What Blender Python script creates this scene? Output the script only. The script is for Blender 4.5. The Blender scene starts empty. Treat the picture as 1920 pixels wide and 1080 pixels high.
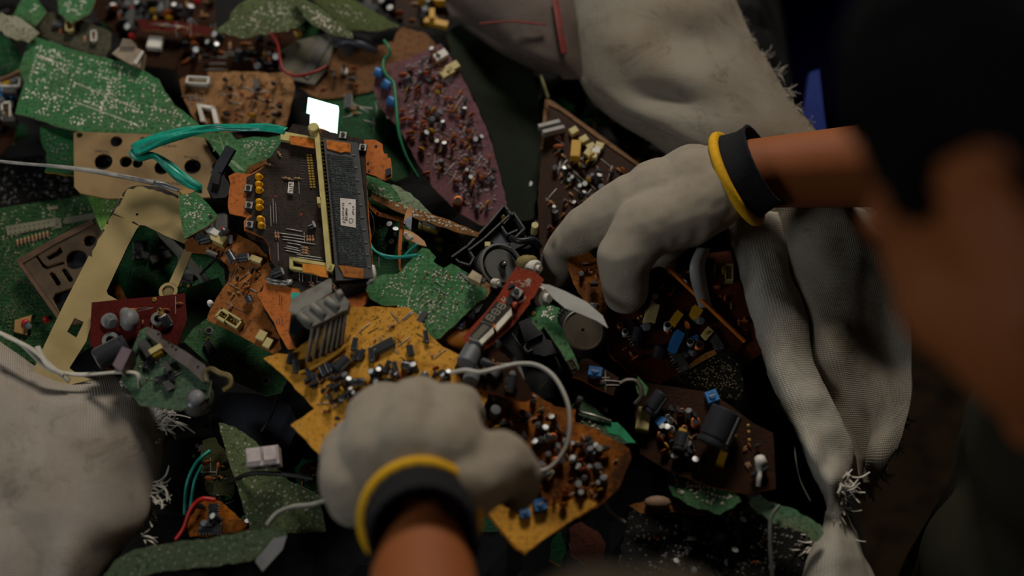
import bpy, math, random
from mathutils import Vector, Matrix, noise
from mathutils.geometry import tessellate_polygon

SC = bpy.context.scene
COL = SC.collection
R = random.Random(7)

# ---------------------------------------------------------------- camera
CAM = Vector((0.0, -0.78, 0.90))
_f = (Vector((0, 0, 0)) - CAM).normalized()
_r = Vector((1, 0, 0))
_u = _r.cross(_f).normalized()
cd = bpy.data.cameras.new('camera')
cam = bpy.data.objects.new('camera', cd)
COL.objects.link(cam)
cam.matrix_world = Matrix.Translation(CAM) @ Matrix((_r, _u, -_f)).transposed().to_4x4()
cd.lens = 50.0
cd.sensor_width = 36.0
cd.clip_start = 0.02
cd.dof.use_dof = True
cd.dof.focus_distance = 1.135
cd.dof.aperture_fstop = 1.75
SC.camera = cam
FPX = 50.0 / 36.0 * 1920

# ---------------------------------------------------------------- world, lamps, exposure
w = bpy.data.worlds.new('world')
SC.world = w
w.use_nodes = True
w.node_tree.nodes['Background'].inputs[0].default_value = (0.55, 0.62, 0.8, 1)
w.node_tree.nodes['Background'].inputs[1].default_value = 0.008
SC.view_settings.view_transform = 'Standard'
SC.view_settings.look = 'None'
SC.view_settings.exposure = 0.0
SC.view_settings.gamma = 1.0
SC.view_settings.use_curve_mapping = False

def area(name, loc, target, size, energy, color):
    l = bpy.data.lights.new(name, 'AREA')
    l.shape = 'RECTANGLE'
    l.size, l.size_y = size
    l.energy = energy
    l.color = color
    o = bpy.data.objects.new(name, l)
    COL.objects.link(o)
    o.location = loc
    o.rotation_euler = (Vector(target) - Vector(loc)).to_track_quat('-Z', 'Y').to_euler()
    return o
KEY = Vector((0.10, 1.08, 1.58))
area('window_daylight', KEY, (-0.08, 0.05, 0), (0.55, 0.4), 25.0, (1.0, 0.95, 0.87))
area('doorway_skylight', (-1.3, -0.95, 1.0), (0.15, 0.0, 0), (0.45, 0.45), 7.5, (0.86, 0.93, 1.0))
area('side_lamp', (1.15, -0.75, 0.95), (0.3, -0.3, 0.3), (0.25, 0.25), 1.3, (1.0, 0.78, 0.55))

# ---------------------------------------------------------------- geometry of the heap
N0 = Vector((0, -0.301, 0.9536)).normalized()     # mean slope of the heap
YP = Vector((0, 0.9536, 0.301)).normalized()

def rayd(px, py):
    return _f + _r * ((px - 960) / FPX) + _u * ((540 - py) / FPX)
def hit(px, py, o, n):
    d = rayd(px, py)
    return CAM + d * ((o - CAM).dot(n) / d.dot(n))
def W(px, py, lift=0.0):
    """point above the sloping heap surface by lift metres"""
    return hit(px, py, N0 * lift, N0)
def D(px, py, dist):
    """point at a distance from the camera"""
    return CAM + rayd(px, py) * dist

class Pl:
    def __init__(s, px, py, lift=0.0, tx=0.0, ty=0.0):
        s.o = W(px, py, lift)
        s.n = (N0 + Vector((1, 0, 0)) * tx + YP * ty).normalized()
        s.ex = (Vector((1, 0, 0)) - s.n * s.n.x).normalized()
        s.ey = s.n.cross(s.ex)
    def p(s, px, py, h=0.0):
        return hit(px, py, s.o + s.n * h, s.n)
    def shift(s, h):
        q = Pl.__new__(Pl)
        q.o, q.n, q.ex, q.ey = s.o + s.n * h, s.n, s.ex, s.ey
        return q
    def uv(s, P):
        d = P - s.o
        return (d.dot(s.ex), d.dot(s.ey))

# ---------------------------------------------------------------- colours and materials
def hexc(h):
    h = h.lstrip('#')
    v = [int(h[i:i + 2], 16) / 255 for i in (0, 2, 4)]
    return tuple(x / 12.92 if x <= 0.04045 else ((x + 0.055) / 1.055) ** 2.4 for x in v) + (1,)

MATS = {}
def newmat(name):
    m = bpy.data.materials.new(name)
    m.use_nodes = True
    nt = m.node_tree
    return m, nt, nt.nodes['Principled BSDF']
def nd(nt, t, **k):
    n = nt.nodes.new(t)
    for a, b in k.items():
        setattr(n, a, b)
    return n
def mixc(nt, a, b, fac, mode='MIX'):
    n = nd(nt, 'ShaderNodeMix', data_type='RGBA', blend_type=mode)
    for i, v in ((0, fac), (6, a), (7, b)):
        if isinstance(v, bpy.types.NodeSocket):
            nt.links.new(v, n.inputs[i])
        else:
            n.inputs[i].default_value = v
    return n.outputs[2]
def ramp(nt, src, lo, hi):
    n = nd(nt, 'ShaderNodeMapRange')
    n.inputs[1].default_value = lo
    n.inputs[2].default_value = hi
    nt.links.new(src, n.inputs[0])
    return n.outputs[0]
def mat(name, col, rough=0.5, metal=0.0, dirt='#1c1610', amt=0.45, scale=90.0, bump=0.15, trans=0.0, coat=0.0, spec=0.3):
    if name in MATS:
        return MATS[name]
    m, nt, b = newmat(name)
    tc = nd(nt, 'ShaderNodeTexCoord')
    n1 = nd(nt, 'ShaderNodeTexNoise')
    n1.inputs['Scale'].default_value = scale
    n1.inputs['Detail'].default_value = 6
    nt.links.new(tc.outputs['Object'], n1.inputs['Vector'])
    f = ramp(nt, n1.outputs[0], 0.45, 0.75)
    g = nd(nt, 'ShaderNodeMath', operation='MULTIPLY')
    nt.links.new(f, g.inputs[0])
    g.inputs[1].default_value = amt
    c = mixc(nt, hexc(col), hexc(dirt), g.outputs[0])
    nt.links.new(c, b.inputs['Base Color'])
    b.inputs['Roughness'].default_value = rough
    b.inputs['Metallic'].default_value = metal
    b.inputs['Specular IOR Level'].default_value = spec
    b.inputs['Coat Weight'].default_value = coat
    if trans:
        b.inputs['Subsurface Weight'].default_value = trans
        b.inputs['Subsurface Radius'].default_value = (0.004, 0.002, 0.001)
        b.inputs['Subsurface Scale'].default_value = 1.0
    if bump:
        bp = nd(nt, 'ShaderNodeBump')
        bp.inputs['Strength'].default_value = bump
        bp.inputs['Distance'].default_value = 0.001
        nt.links.new(n1.outputs[0], bp.inputs['Height'])
        nt.links.new(bp.outputs[0], b.inputs['Normal'])
    MATS[name] = m
    return m

def pcb(name, col, trace, dust='#5a4c34', dustamt=0.5, rough=0.5, tscale=150.0, tamt=0.6, speck=0.0, coat=0.0, spec=0.07, dl=0.0):
    """lacquered circuit board: copper tracks under lacquer, pads, grime"""
    if name in MATS:
        return MATS[name]
    m, nt, b = newmat(name)
    uv = nd(nt, 'ShaderNodeUVMap')
    v = nd(nt, 'ShaderNodeTexVoronoi', feature='DISTANCE_TO_EDGE')
    br = nd(nt, 'ShaderNodeTexBrick')
    br.inputs['Scale'].default_value = tscale
    br.inputs['Mortar Size'].default_value = 0.035
    br.inputs['Mortar Smooth'].default_value = 0.2
    br.inputs['Brick Width'].default_value = 1.9
    br.inputs['Row Height'].default_value = 0.42
    br.inputs['Color1'].default_value = (0, 0, 0, 1)
    br.inputs['Color2'].default_value = (0.35, 0.35, 0.35, 1)
    br.inputs['Mortar'].default_value = (1, 1, 1, 1)
    br.offset = 0.37
    ns = nd(nt, 'ShaderNodeTexNoise')
    ns.inputs['Scale'].default_value = 34
    ns.inputs['Detail'].default_value = 1
    nt.links.new(uv.outputs[0], ns.inputs['Vector'])
    nt.links.new(uv.outputs[0], br.inputs['Vector'])
    v.inputs['Scale'].default_value = tscale * 2.4
    v.inputs['Randomness'].default_value = 0.6
    nt.links.new(uv.outputs[0], v.inputs['Vector'])
    sel = ramp(nt, ns.outputs[0], 0.44, 0.5)
    t2 = ramp(nt, v.outputs['Distance'], 0.13, 0.08)
    tr = mixc(nt, br.outputs['Color'], t2, sel)
    k = nd(nt, 'ShaderNodeMath', operation='MULTIPLY')
    nt.links.new(tr, k.inputs[0])
    k.inputs[1].default_value = tamt
    c = mixc(nt, hexc(col), hexc(trace), k.outputs[0])
    # grime
    d1 = nd(nt, 'ShaderNodeTexNoise')
    d1.inputs['Scale'].default_value = 22
    d1.inputs['Detail'].default_value = 8
    d1.inputs['Roughness'].default_value = 0.7
    nt.links.new(uv.outputs[0], d1.inputs['Vector'])
    dm = nd(nt, 'ShaderNodeMath', operation='MULTIPLY')
    nt.links.new(ramp(nt, d1.outputs[0], 0.4 - dl, 0.72 - dl * 1.6), dm.inputs[0])
    dm.inputs[1].default_value = dustamt
    c = mixc(nt, c, hexc(dust), dm.outputs[0])
    g1 = nd(nt, 'ShaderNodeTexNoise')
    g1.inputs['Scale'].default_value = 260
    g1.inputs['Detail'].default_value = 4
    nt.links.new(uv.outputs[0], g1.inputs['Vector'])
    gm = nd(nt, 'ShaderNodeMath', operation='MULTIPLY')
    nt.links.new(ramp(nt, g1.outputs[0], 0.52, 0.66), gm.inputs[0])
    gm.inputs[1].default_value = 0.6 * min(1, dustamt + .15)
    c = mixc(nt, c, hexc('#15110b'), gm.outputs[0])
    if speck:
        s1 = nd(nt, 'ShaderNodeTexVoronoi')
        s1.inputs['Scale'].default_value = 260
        nt.links.new(uv.outputs[0], s1.inputs['Vector'])
        sm = nd(nt, 'ShaderNodeMath', operation='MULTIPLY')
        nt.links.new(ramp(nt, s1.outputs['Distance'], 0.3, 0.2), sm.inputs[0])
        sm.inputs[1].default_value = speck
        c = mixc(nt, c, hexc('#9a9480'), sm.outputs[0])
    nt.links.new(c, b.inputs['Base Color'])
    b.inputs['Roughness'].default_value = rough
    b.inputs['Specular IOR Level'].default_value = spec
    b.inputs['Coat Weight'].default_value = coat
    b.inputs['Coat Roughness'].default_value = 0.25
    bp = nd(nt, 'ShaderNodeBump')
    bp.inputs['Strength'].default_value = 0.25
    bp.inputs['Distance'].default_value = 0.0006
    nt.links.new(k.outputs[0], bp.inputs['Height'])
    nt.links.new(bp.outputs[0], b.inputs['Normal'])
    MATS[name] = m
    return m

def weave(name, col, dark, stain, scale=420.0, stainamt=0.6, rough=0.75, bump=0.6, sheen=0.0):
    """woven plastic-tape sacking / knitted cotton"""
    m, nt, b = newmat(name)
    uv = nd(nt, 'ShaderNodeUVMap')
    outs = []
    for d in ('X', 'Y'):
        wv = nd(nt, 'ShaderNodeTexWave', wave_type='BANDS', bands_direction=d, wave_profile='SIN')
        wv.inputs['Scale'].default_value = scale
        wv.inputs['Distortion'].default_value = 1.3
        wv.inputs['Detail'].default_value = 2
        wv.inputs['Detail Scale'].default_value = 0.4
        nt.links.new(uv.outputs[0], wv.inputs['Vector'])
        outs.append(wv.outputs['Fac'])
    mx = nd(nt, 'ShaderNodeMath', operation='MULTIPLY')
    nt.links.new(outs[0], mx.inputs[0])
    nt.links.new(outs[1], mx.inputs[1])
    n1 = nd(nt, 'ShaderNodeTexNoise')
    n1.inputs['Scale'].default_value = 9
    n1.inputs['Detail'].default_value = 9
    n1.inputs['Roughness'].default_value = 0.72
    nt.links.new(uv.outputs[0], n1.inputs['Vector'])
    c = mixc(nt, hexc(dark), hexc(col), ramp(nt, mx.outputs[0], 0.0, 0.35))
    sm = nd(nt, 'ShaderNodeMath', operation='MULTIPLY')
    nt.links.new(ramp(nt, n1.outputs[0], 0.44, 0.66), sm.inputs[0])
    sm.inputs[1].default_value = stainamt
    c = mixc(nt, c, hexc(stain), sm.outputs[0])
    n2 = nd(nt, 'ShaderNodeTexNoise')
    n2.inputs['Scale'].default_value = 26
    n2.inputs['Detail'].default_value = 10
    n2.inputs['Roughness'].default_value = 0.8
    n2.inputs['Distortion'].default_value = 0.6
    nt.links.new(uv.outputs[0], n2.inputs['Vector'])
    s2 = nd(nt, 'ShaderNodeMath', operation='MULTIPLY')
    nt.links.new(ramp(nt, n2.outputs[0], 0.52, 0.68), s2.inputs[0])
    s2.inputs[1].default_value = stainamt
    c = mixc(nt, c, hexc('#3c3020'), s2.outputs[0])
    nt.links.new(c, b.inputs['Base Color'])
    b.inputs['Roughness'].default_value = rough
    b.inputs['Sheen Weight'].default_value = sheen
    b.inputs['Specular IOR Level'].default_value = 0.2
    bp = nd(nt, 'ShaderNodeBump')
    bp.inputs['Strength'].default_value = bump
    bp.inputs['Distance'].default_value = 0.0008
    nt.links.new(mx.outputs[0], bp.inputs['Height'])
    nt.links.new(bp.outputs[0], b.inputs['Normal'])
    MATS[name] = m
    return m

solder_m = mat('solder', '#ddd4bf', 0.22, 0.35, '#6b6250', 0.5, 300, 0.0)
steel = mat('steel', '#a9a59c', 0.35, 0.4, '#5c4a36', 0.5)
brass = mat('brass', '#b08b3c', 0.35, 0.45, '#4c3a1c', 0.4)
black = mat('black_plastic', '#17171a', 0.42, 0, '#3a3226', 0.35)
dblack = mat('black_resin', '#0e0e10', 0.5, 0, '#2e271c', 0.4)
greyp = mat('grey_plastic', '#6e6c69', 0.5, 0, '#3c362c', 0.4)
dgrey = mat('dark_grey_plastic', '#3a3937', 0.5, 0, '#5a5142', 0.4)
white = mat('white_plastic', '#cfc8ba', 0.5, 0, '#7a6a50', 0.4)
cream = mat('cream_plastic', '#b7a56c', 0.5, 0, '#6c5a34', 0.4)
paley = mat('pale_yellow_plastic', '#b9a968', 0.45, 0, '#6c5a34', 0.35)
tan = mat('phenolic_edge', '#a07a45', 0.6, 0, '#5a3b1c', 0.4)
fibre = mat('fibreglass_edge', '#9a8f68', 0.6, 0, '#4a4028', 0.5)
orangep = mat('phenolic_orange_edge', '#c06a20', 0.5, 0, '#6a3410', 0.4, trans=0.2)
yellowp = mat('phenolic_yellow_edge', '#c9912c', 0.5, 0, '#7a4a18', 0.4, trans=0.2)
bluep = mat('blue_plastic', '#2f6ea8', 0.4, 0, '#1e3348', 0.4)
redp = mat('red_plastic', '#b01e1c', 0.4, 0, '#400c0a', 0.3)
yelp = mat('yellow_plastic', '#b98a1c', 0.45, 0, '#5c4010', 0.4)
amber = mat('amber_led', '#e09a00', 0.15, 0, '#b86a00', 0.3, coat=0.6)
navy = mat('navy_sleeve', '#23243f', 0.35, 0, '#15151c', 0.4)
sleeve = mat('capacitor_sleeve', '#2c2d31', 0.3, 0, '#4a4338', 0.3, coat=0.3)
gsleeve = mat('dusty_grey_sleeve', '#5e5f60', 0.45, 0, '#3a342a', 0.5)
captop = mat('capacitor_aluminium', '#cfcdc8', 0.35, 0.3, '#6c675c', 0.3)
tealm = mat('teal_raffia', '#149076', 0.4, 0, '#0c5c4a', 0.4, 160, 0.5, coat=0.2)
tealw = mat('teal_wire', '#1c8f7c', 0.4, 0, '#0c4a40', 0.3)
greenw = mat('green_wire', '#1f6a44', 0.45, 0, '#12392a', 0.3)
redw = mat('red_wire', '#7c1712', 0.45, 0, '#3a0c08', 0.3)
whitew = mat('white_wire', '#b8b2a6', 0.5, 0, '#7c7464', 0.3)
dwire = mat('black_wire', '#141310', 0.5, 0, '#2e281c', 0.3)
copper = mat('copper', '#a85a2c', 0.4, 0.8, '#4a2410', 0.5)
ceram = mat('ceramic_brown', '#9a4f1e', 0.45, 0, '#4a220c', 0.4)
beige = mat('resistor_beige', '#b08a66', 0.5, 0, '#5c4026', 0.4)
band = mat('resistor_band', '#7c1a12', 0.5, 0, '#2c0a08', 0.3)
band2 = mat('resistor_gold', '#b5851c', 0.4, 0.3, '#4c380c', 0.3)
rust = mat('rusty_tape', '#b8661c', 0.85, 0, '#5c2c08', 0.85, 240, 0.7)
labelm = mat('paper_label', '#c9bdb0', 0.7, 0, '#8c7864', 0.3)
ink = mat('printed_ink', '#3c3434', 0.7, 0, '#1c1816', 0.2)
inkw = mat('white_silkscreen', '#a99a86', 0.7, 0, '#5c4c3c', 0.3)
MB_ALL = {}

# ---------------------------------------------------------------- mesh builder
def wloc(o):
    v = Vector((0, 0, 0))
    while o is not None:
        v = v + Vector(o.location)
        o = o.parent
    return v
class MB:
    def __init__(s):
        s.v, s.f, s.m, s.mats = [], [], [], []
    def mi(s, m):
        if m not in s.mats:
            s.mats.append(m)
        return s.mats.index(m)
    def add(s, vs, fs, m):
        b = len(s.v)
        s.v += [Vector(x) for x in vs]
        k = s.mi(m)
        for f in fs:
            s.f.append([b + i for i in f])
            s.m.append(k)
    def box(s, c, ax, ay, az, m):
        """c centre; ax ay az half-extent vectors"""
        c = Vector(c)
        vs = [c + ax * i + ay * j + az * k for k in (-1, 1) for j in (-1, 1) for i in (-1, 1)]
        s.add(vs, [(0, 2, 3, 1), (4, 5, 7, 6), (0, 1, 5, 4), (2, 6, 7, 3), (0, 4, 6, 2), (1, 3, 7, 5)], m)
    def quadbox(s, q, h, m):
        """four base points, extruded by vector h"""
        vs = [Vector(a) for a in q] + [Vector(a) + h for a in q]
        s.add(vs, [(3, 2, 1, 0), (4, 5, 6, 7), (0, 1, 5, 4), (1, 2, 6, 5), (2, 3, 7, 6), (3, 0, 4, 7)], m)
    def prism(s, loops, h, mt, ms=None, mbm=None):
        """outer loop + hole loops of points, thickness vector h below the face"""
        tris = tessellate_polygon(loops)
        pts = [p for l in loops for p in l]
        n = len(pts)
        nrm = -h
        fs = []
        for t in tris:
            a, b, c = (pts[i] for i in t)
            if (b - a).cross(c - a).dot(nrm) < 0:
                t = (t[0], t[2], t[1])
            fs.append(tuple(t))
        s.add(pts, fs, mt)
        s.add([p + h for p in pts], [tuple(reversed(t)) for t in fs], mbm or mt)
        off = 0
        for l in loops:
            k = len(l)
            vs = list(l) + [p + h for p in l]
            s.add(vs, [(i, (i + 1) % k, k + (i + 1) % k, k + i) for i in range(k)], ms or mt)
            off += k
    def tube(s, pts, rad, m, seg=8, cap=True, flat=None):
        pts = [Vector(p) for p in pts]
        n = len(pts)
        if not hasattr(rad, '__len__'):
            rad = [rad] * n
        rings = []
        up = Vector((0.13, 0.37, 0.92)).normalized()
        prev = None
        for i, p in enumerate(pts):
            t = (pts[min(i + 1, n - 1)] - pts[max(i - 1, 0)])
            t = t.normalized() if t.length > 1e-9 else Vector((0, 0, 1))
            a = prev if prev is not None else up
            a = a - t * a.dot(t)
            if a.length < 1e-4:
                a = t.orthogonal()
            a.normalize()
            prev = a
            b = t.cross(a)
            fl = flat if flat else 1.0
            rings.append([p + (a * math.cos(2 * math.pi * k / seg) * fl + b * math.sin(2 * math.pi * k / seg)) * rad[i] for k in range(seg)])
        vs = [q for r_ in rings for q in r_]
        fs = []
        for i in range(n - 1):
            for k in range(seg):
                fs.append((i * seg + k, i * seg + (k + 1) % seg, (i + 1) * seg + (k + 1) % seg, (i + 1) * seg + k))
        if cap:
            fs.append(tuple(reversed(range(seg))))
            fs.append(tuple((n - 1) * seg + k for k in range(seg)))
        s.add(vs, fs, m)
    def lathe(s, prof, m, seg=16, o=Vector((0, 0, 0)), ax=Vector((0, 0, 1)), sc=1.0):
        """profile [(r,z)] about ax through o"""
        ax = Vector(ax).normalized()
        a = ax.orthogonal().normalized()
        b = ax.cross(a)
        vs, fs, rings = [], [], []
        n = len(prof)
        for r_, z in prof:
            if abs(r_) < 1e-6:
                rings.append([len(vs)] * seg)
                vs.append(Vector(o) + ax * z * sc)
                continue
            rings.append(list(range(len(vs), len(vs) + seg)))
            for k in range(seg):
                t = 2 * math.pi * k / seg
                vs.append(Vector(o) + (a * math.cos(t) + b * math.sin(t)) * r_ * sc + ax * z * sc)
        for i in range(n - 1):
            A_, B_ = rings[i], rings[i + 1]
            for k in range(seg):
                k2 = (k + 1) % seg
                q = [A_[k], A_[k2], B_[k2], B_[k]]
                q = [x for j, x in enumerate(q) if x not in q[:j]]
                if len(q) > 2:
                    fs.append(tuple(q))
        if abs(prof[0][0]) > 1e-6:
            fs.append(tuple(reversed(rings[0])))
        if abs(prof[-1][0]) > 1e-6:
            fs.append(tuple(rings[-1]))
        s.add(vs, fs, m)
    def ball(s, c, r_, m, ax=None, seg=12, rings=8, sc=(1, 1, 1), M=None):
        vs, fs = [], []
        for i in range(rings + 1):
            ph = math.pi * i / rings
            for k in range(seg):
                t = 2 * math.pi * k / seg
                q = Vector((math.sin(ph) * math.cos(t) * sc[0], math.sin(ph) * math.sin(t) * sc[1], math.cos(ph) * sc[2])) * r_
                if M:
                    q = M @ q
                vs.append(Vector(c) + q)
        for i in range(rings):
            for k in range(seg):
                fs.append(((i + 1) * seg + k, (i + 1) * seg + (k + 1) % seg, i * seg + (k + 1) % seg, i * seg + k))
        s.add(vs, fs, m)
    def mesh(s, name, origin=Vector((0, 0, 0)), uvp=None, smooth=False):
        me = bpy.data.meshes.new(name)
        me.from_pydata([v - origin for v in s.v], [], s.f)
        for m in s.mats:
            me.materials.append(m)
        me.polygons.foreach_set('material_index', s.m)
        if smooth:
            me.polygons.foreach_set('use_smooth', [True] * len(s.f))
        if uvp is not None:
            ul = me.uv_layers.new(name='UVMap')
            vi = [0] * len(me.loops)
            me.loops.foreach_get('vertex_index', vi)
            uvs = [uvp(v) for v in s.v]
            ul.data.foreach_set('uv', [c for i in vi for c in uvs[i]])
        me.update()
        return me
    def obj(s, name, parent=None, origin=None, uvp=None, smooth=False):
        if origin is None:
            origin = wloc(parent) if parent else (sum(s.v, Vector()) / max(1, len(s.v)))
        me = s.mesh(name, origin, uvp, smooth)
        o = bpy.data.objects.new(name, me)
        COL.objects.link(o)
        if parent:
            o.parent = parent
            o.location = (0, 0, 0)
        else:
            o.location = origin
        return o

def tag(o, label, cat, group=None, kind=None):
    o['label'] = label
    o['category'] = cat
    if group:
        o['group'] = group
    if kind:
        o['kind'] = kind
    return o
def empty(name, loc, label, cat, group=None):
    o = bpy.data.objects.new(name, None)
    o.empty_display_size = 0.01
    COL.objects.link(o)
    o.location = loc
    return tag(o, label, cat, group)

# ---------------------------------------------------------------- board
def jagged(pl, poly, jag, rnd, step=9):
    """pixel outline -> world loop on plane with broken edges"""
    out = []
    n = len(poly)
    for i in range(n):
        a, b = poly[i], poly[(i + 1) % n]
        A, B = pl.p(a[0], a[1]), pl.p(b[0], b[1])
        k = max(1, int(math.hypot(a[0] - b[0], a[1] - b[1]) / step)) if jag else 1
        d = (B - A)
        if d.length < 1e-7:
            continue
        nn = d.normalized().cross(pl.n)
        out.append(A)
        for j in range(1, k):
            out.append(A + d * (j / k) + nn * (rnd.uniform(-1, 1) * jag))
    return out
def circ(pl, x, y, r_, n=14, e=1.0):
    """hole: centre px, radius in px"""
    c = pl.p(x, y)
    rr = (pl.p(x + r_, y) - c).length
    return [c + (pl.ex * math.cos(-2 * math.pi * k / n) + pl.ey * math.sin(-2 * math.pi * k / n) * e) * rr for k in range(n)]
def panel(parent, poly, pl, m, edge, th=0.0016, jag=0.0, holes=(), name='panel', back=None, seed=1, curl=0.0):
    rnd = random.Random(seed)
    mb = MB()
    loops = [jagged(pl, poly, jag, rnd)] + [h for h in holes]
    mb.prism(loops, -pl.n * th, m, edge, back or m)
    if curl:
        for v in mb.v:
            a, b = pl.uv(v)
            v += pl.n * curl * ((a / 0.05) ** 2 + 0.3 * (b / 0.05))
    return mb.obj(name, parent, uvp=pl.uv)

def inside(p, poly):
    c = False
    j = len(poly) - 1
    for i in range(len(poly)):
        a, b = poly[i], poly[j]
        if (a[1] > p[1]) != (b[1] > p[1]) and p[0] < (b[0] - a[0]) * (p[1] - a[1]) / (b[1] - a[1]) + a[0]:
            c = not c
        j = i
    return c
def pick(poly, rnd):
    x0, x1 = min(p[0] for p in poly), max(p[0] for p in poly)
    y0, y1 = min(p[1] for p in poly), max(p[1] for p in poly)
    for _ in range(300):
        q = (rnd.uniform(x0, x1), rnd.uniform(y0, y1))
        if inside(q, poly):
            return q
    return poly[0]
def solder(parent, pl, poly, n, seed=1, r_=0.0007, rows=(), m=None, cluster=0.5, pads=0.25, name='solder_joints'):
    """solder joints on the underside of a board, one part"""
    rnd = random.Random(seed)
    mb = MB()
    m = m or solder_m
    def dot(P, rr):
        k = 6
        vs = [P + (pl.ex * math.cos(2 * math.pi * i / k) + pl.ey * math.sin(2 * math.pi * i / k)) * rr for i in range(k)]
        vs += [P + (pl.ex * math.cos(2 * math.pi * i / k) + pl.ey * math.sin(2 * math.pi * i / k)) * rr * 0.6 + pl.n * rr * 0.55 for i in range(k)]
        vs.append(P + pl.n * rr * 0.9)
        fs = [(i, (i + 1) % k, k + (i + 1) % k, k + i) for i in range(k)] + [(k + i, k + (i + 1) % k, 2 * k) for i in range(k)]
        mb.add(vs, fs, m)
    done = 0
    while done < n:
        q = pick(poly, rnd)
        if rnd.random() < cluster:
            k = rnd.randint(2, 5)
            ang = rnd.choice((rnd.uniform(-0.35, -0.15), rnd.uniform(1.2, 1.5), rnd.uniform(0, 3)))
            st = rnd.uniform(6, 10)
            for j in range(k):
                z = (q[0] + math.cos(ang) * st * j, q[1] - math.sin(ang) * st * j)
                if inside(z, poly):
                    dot(pl.p(*z), r_ * rnd.uniform(0.75, 1.25))
                done += 1
        else:
            dot(pl.p(*q), r_ * rnd.uniform(0.6, 1.5))
            done += 1
    for (a, b, k) in rows:
        for j in range(k):
            t = j / (k - 1)
            dot(pl.p(a[0] + (b[0] - a[0]) * t, a[1] + (b[1] - a[1]) * t), r_)
    o = mb.obj(name, parent)
    o['kind'] = 'stuff'
    return o

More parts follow.
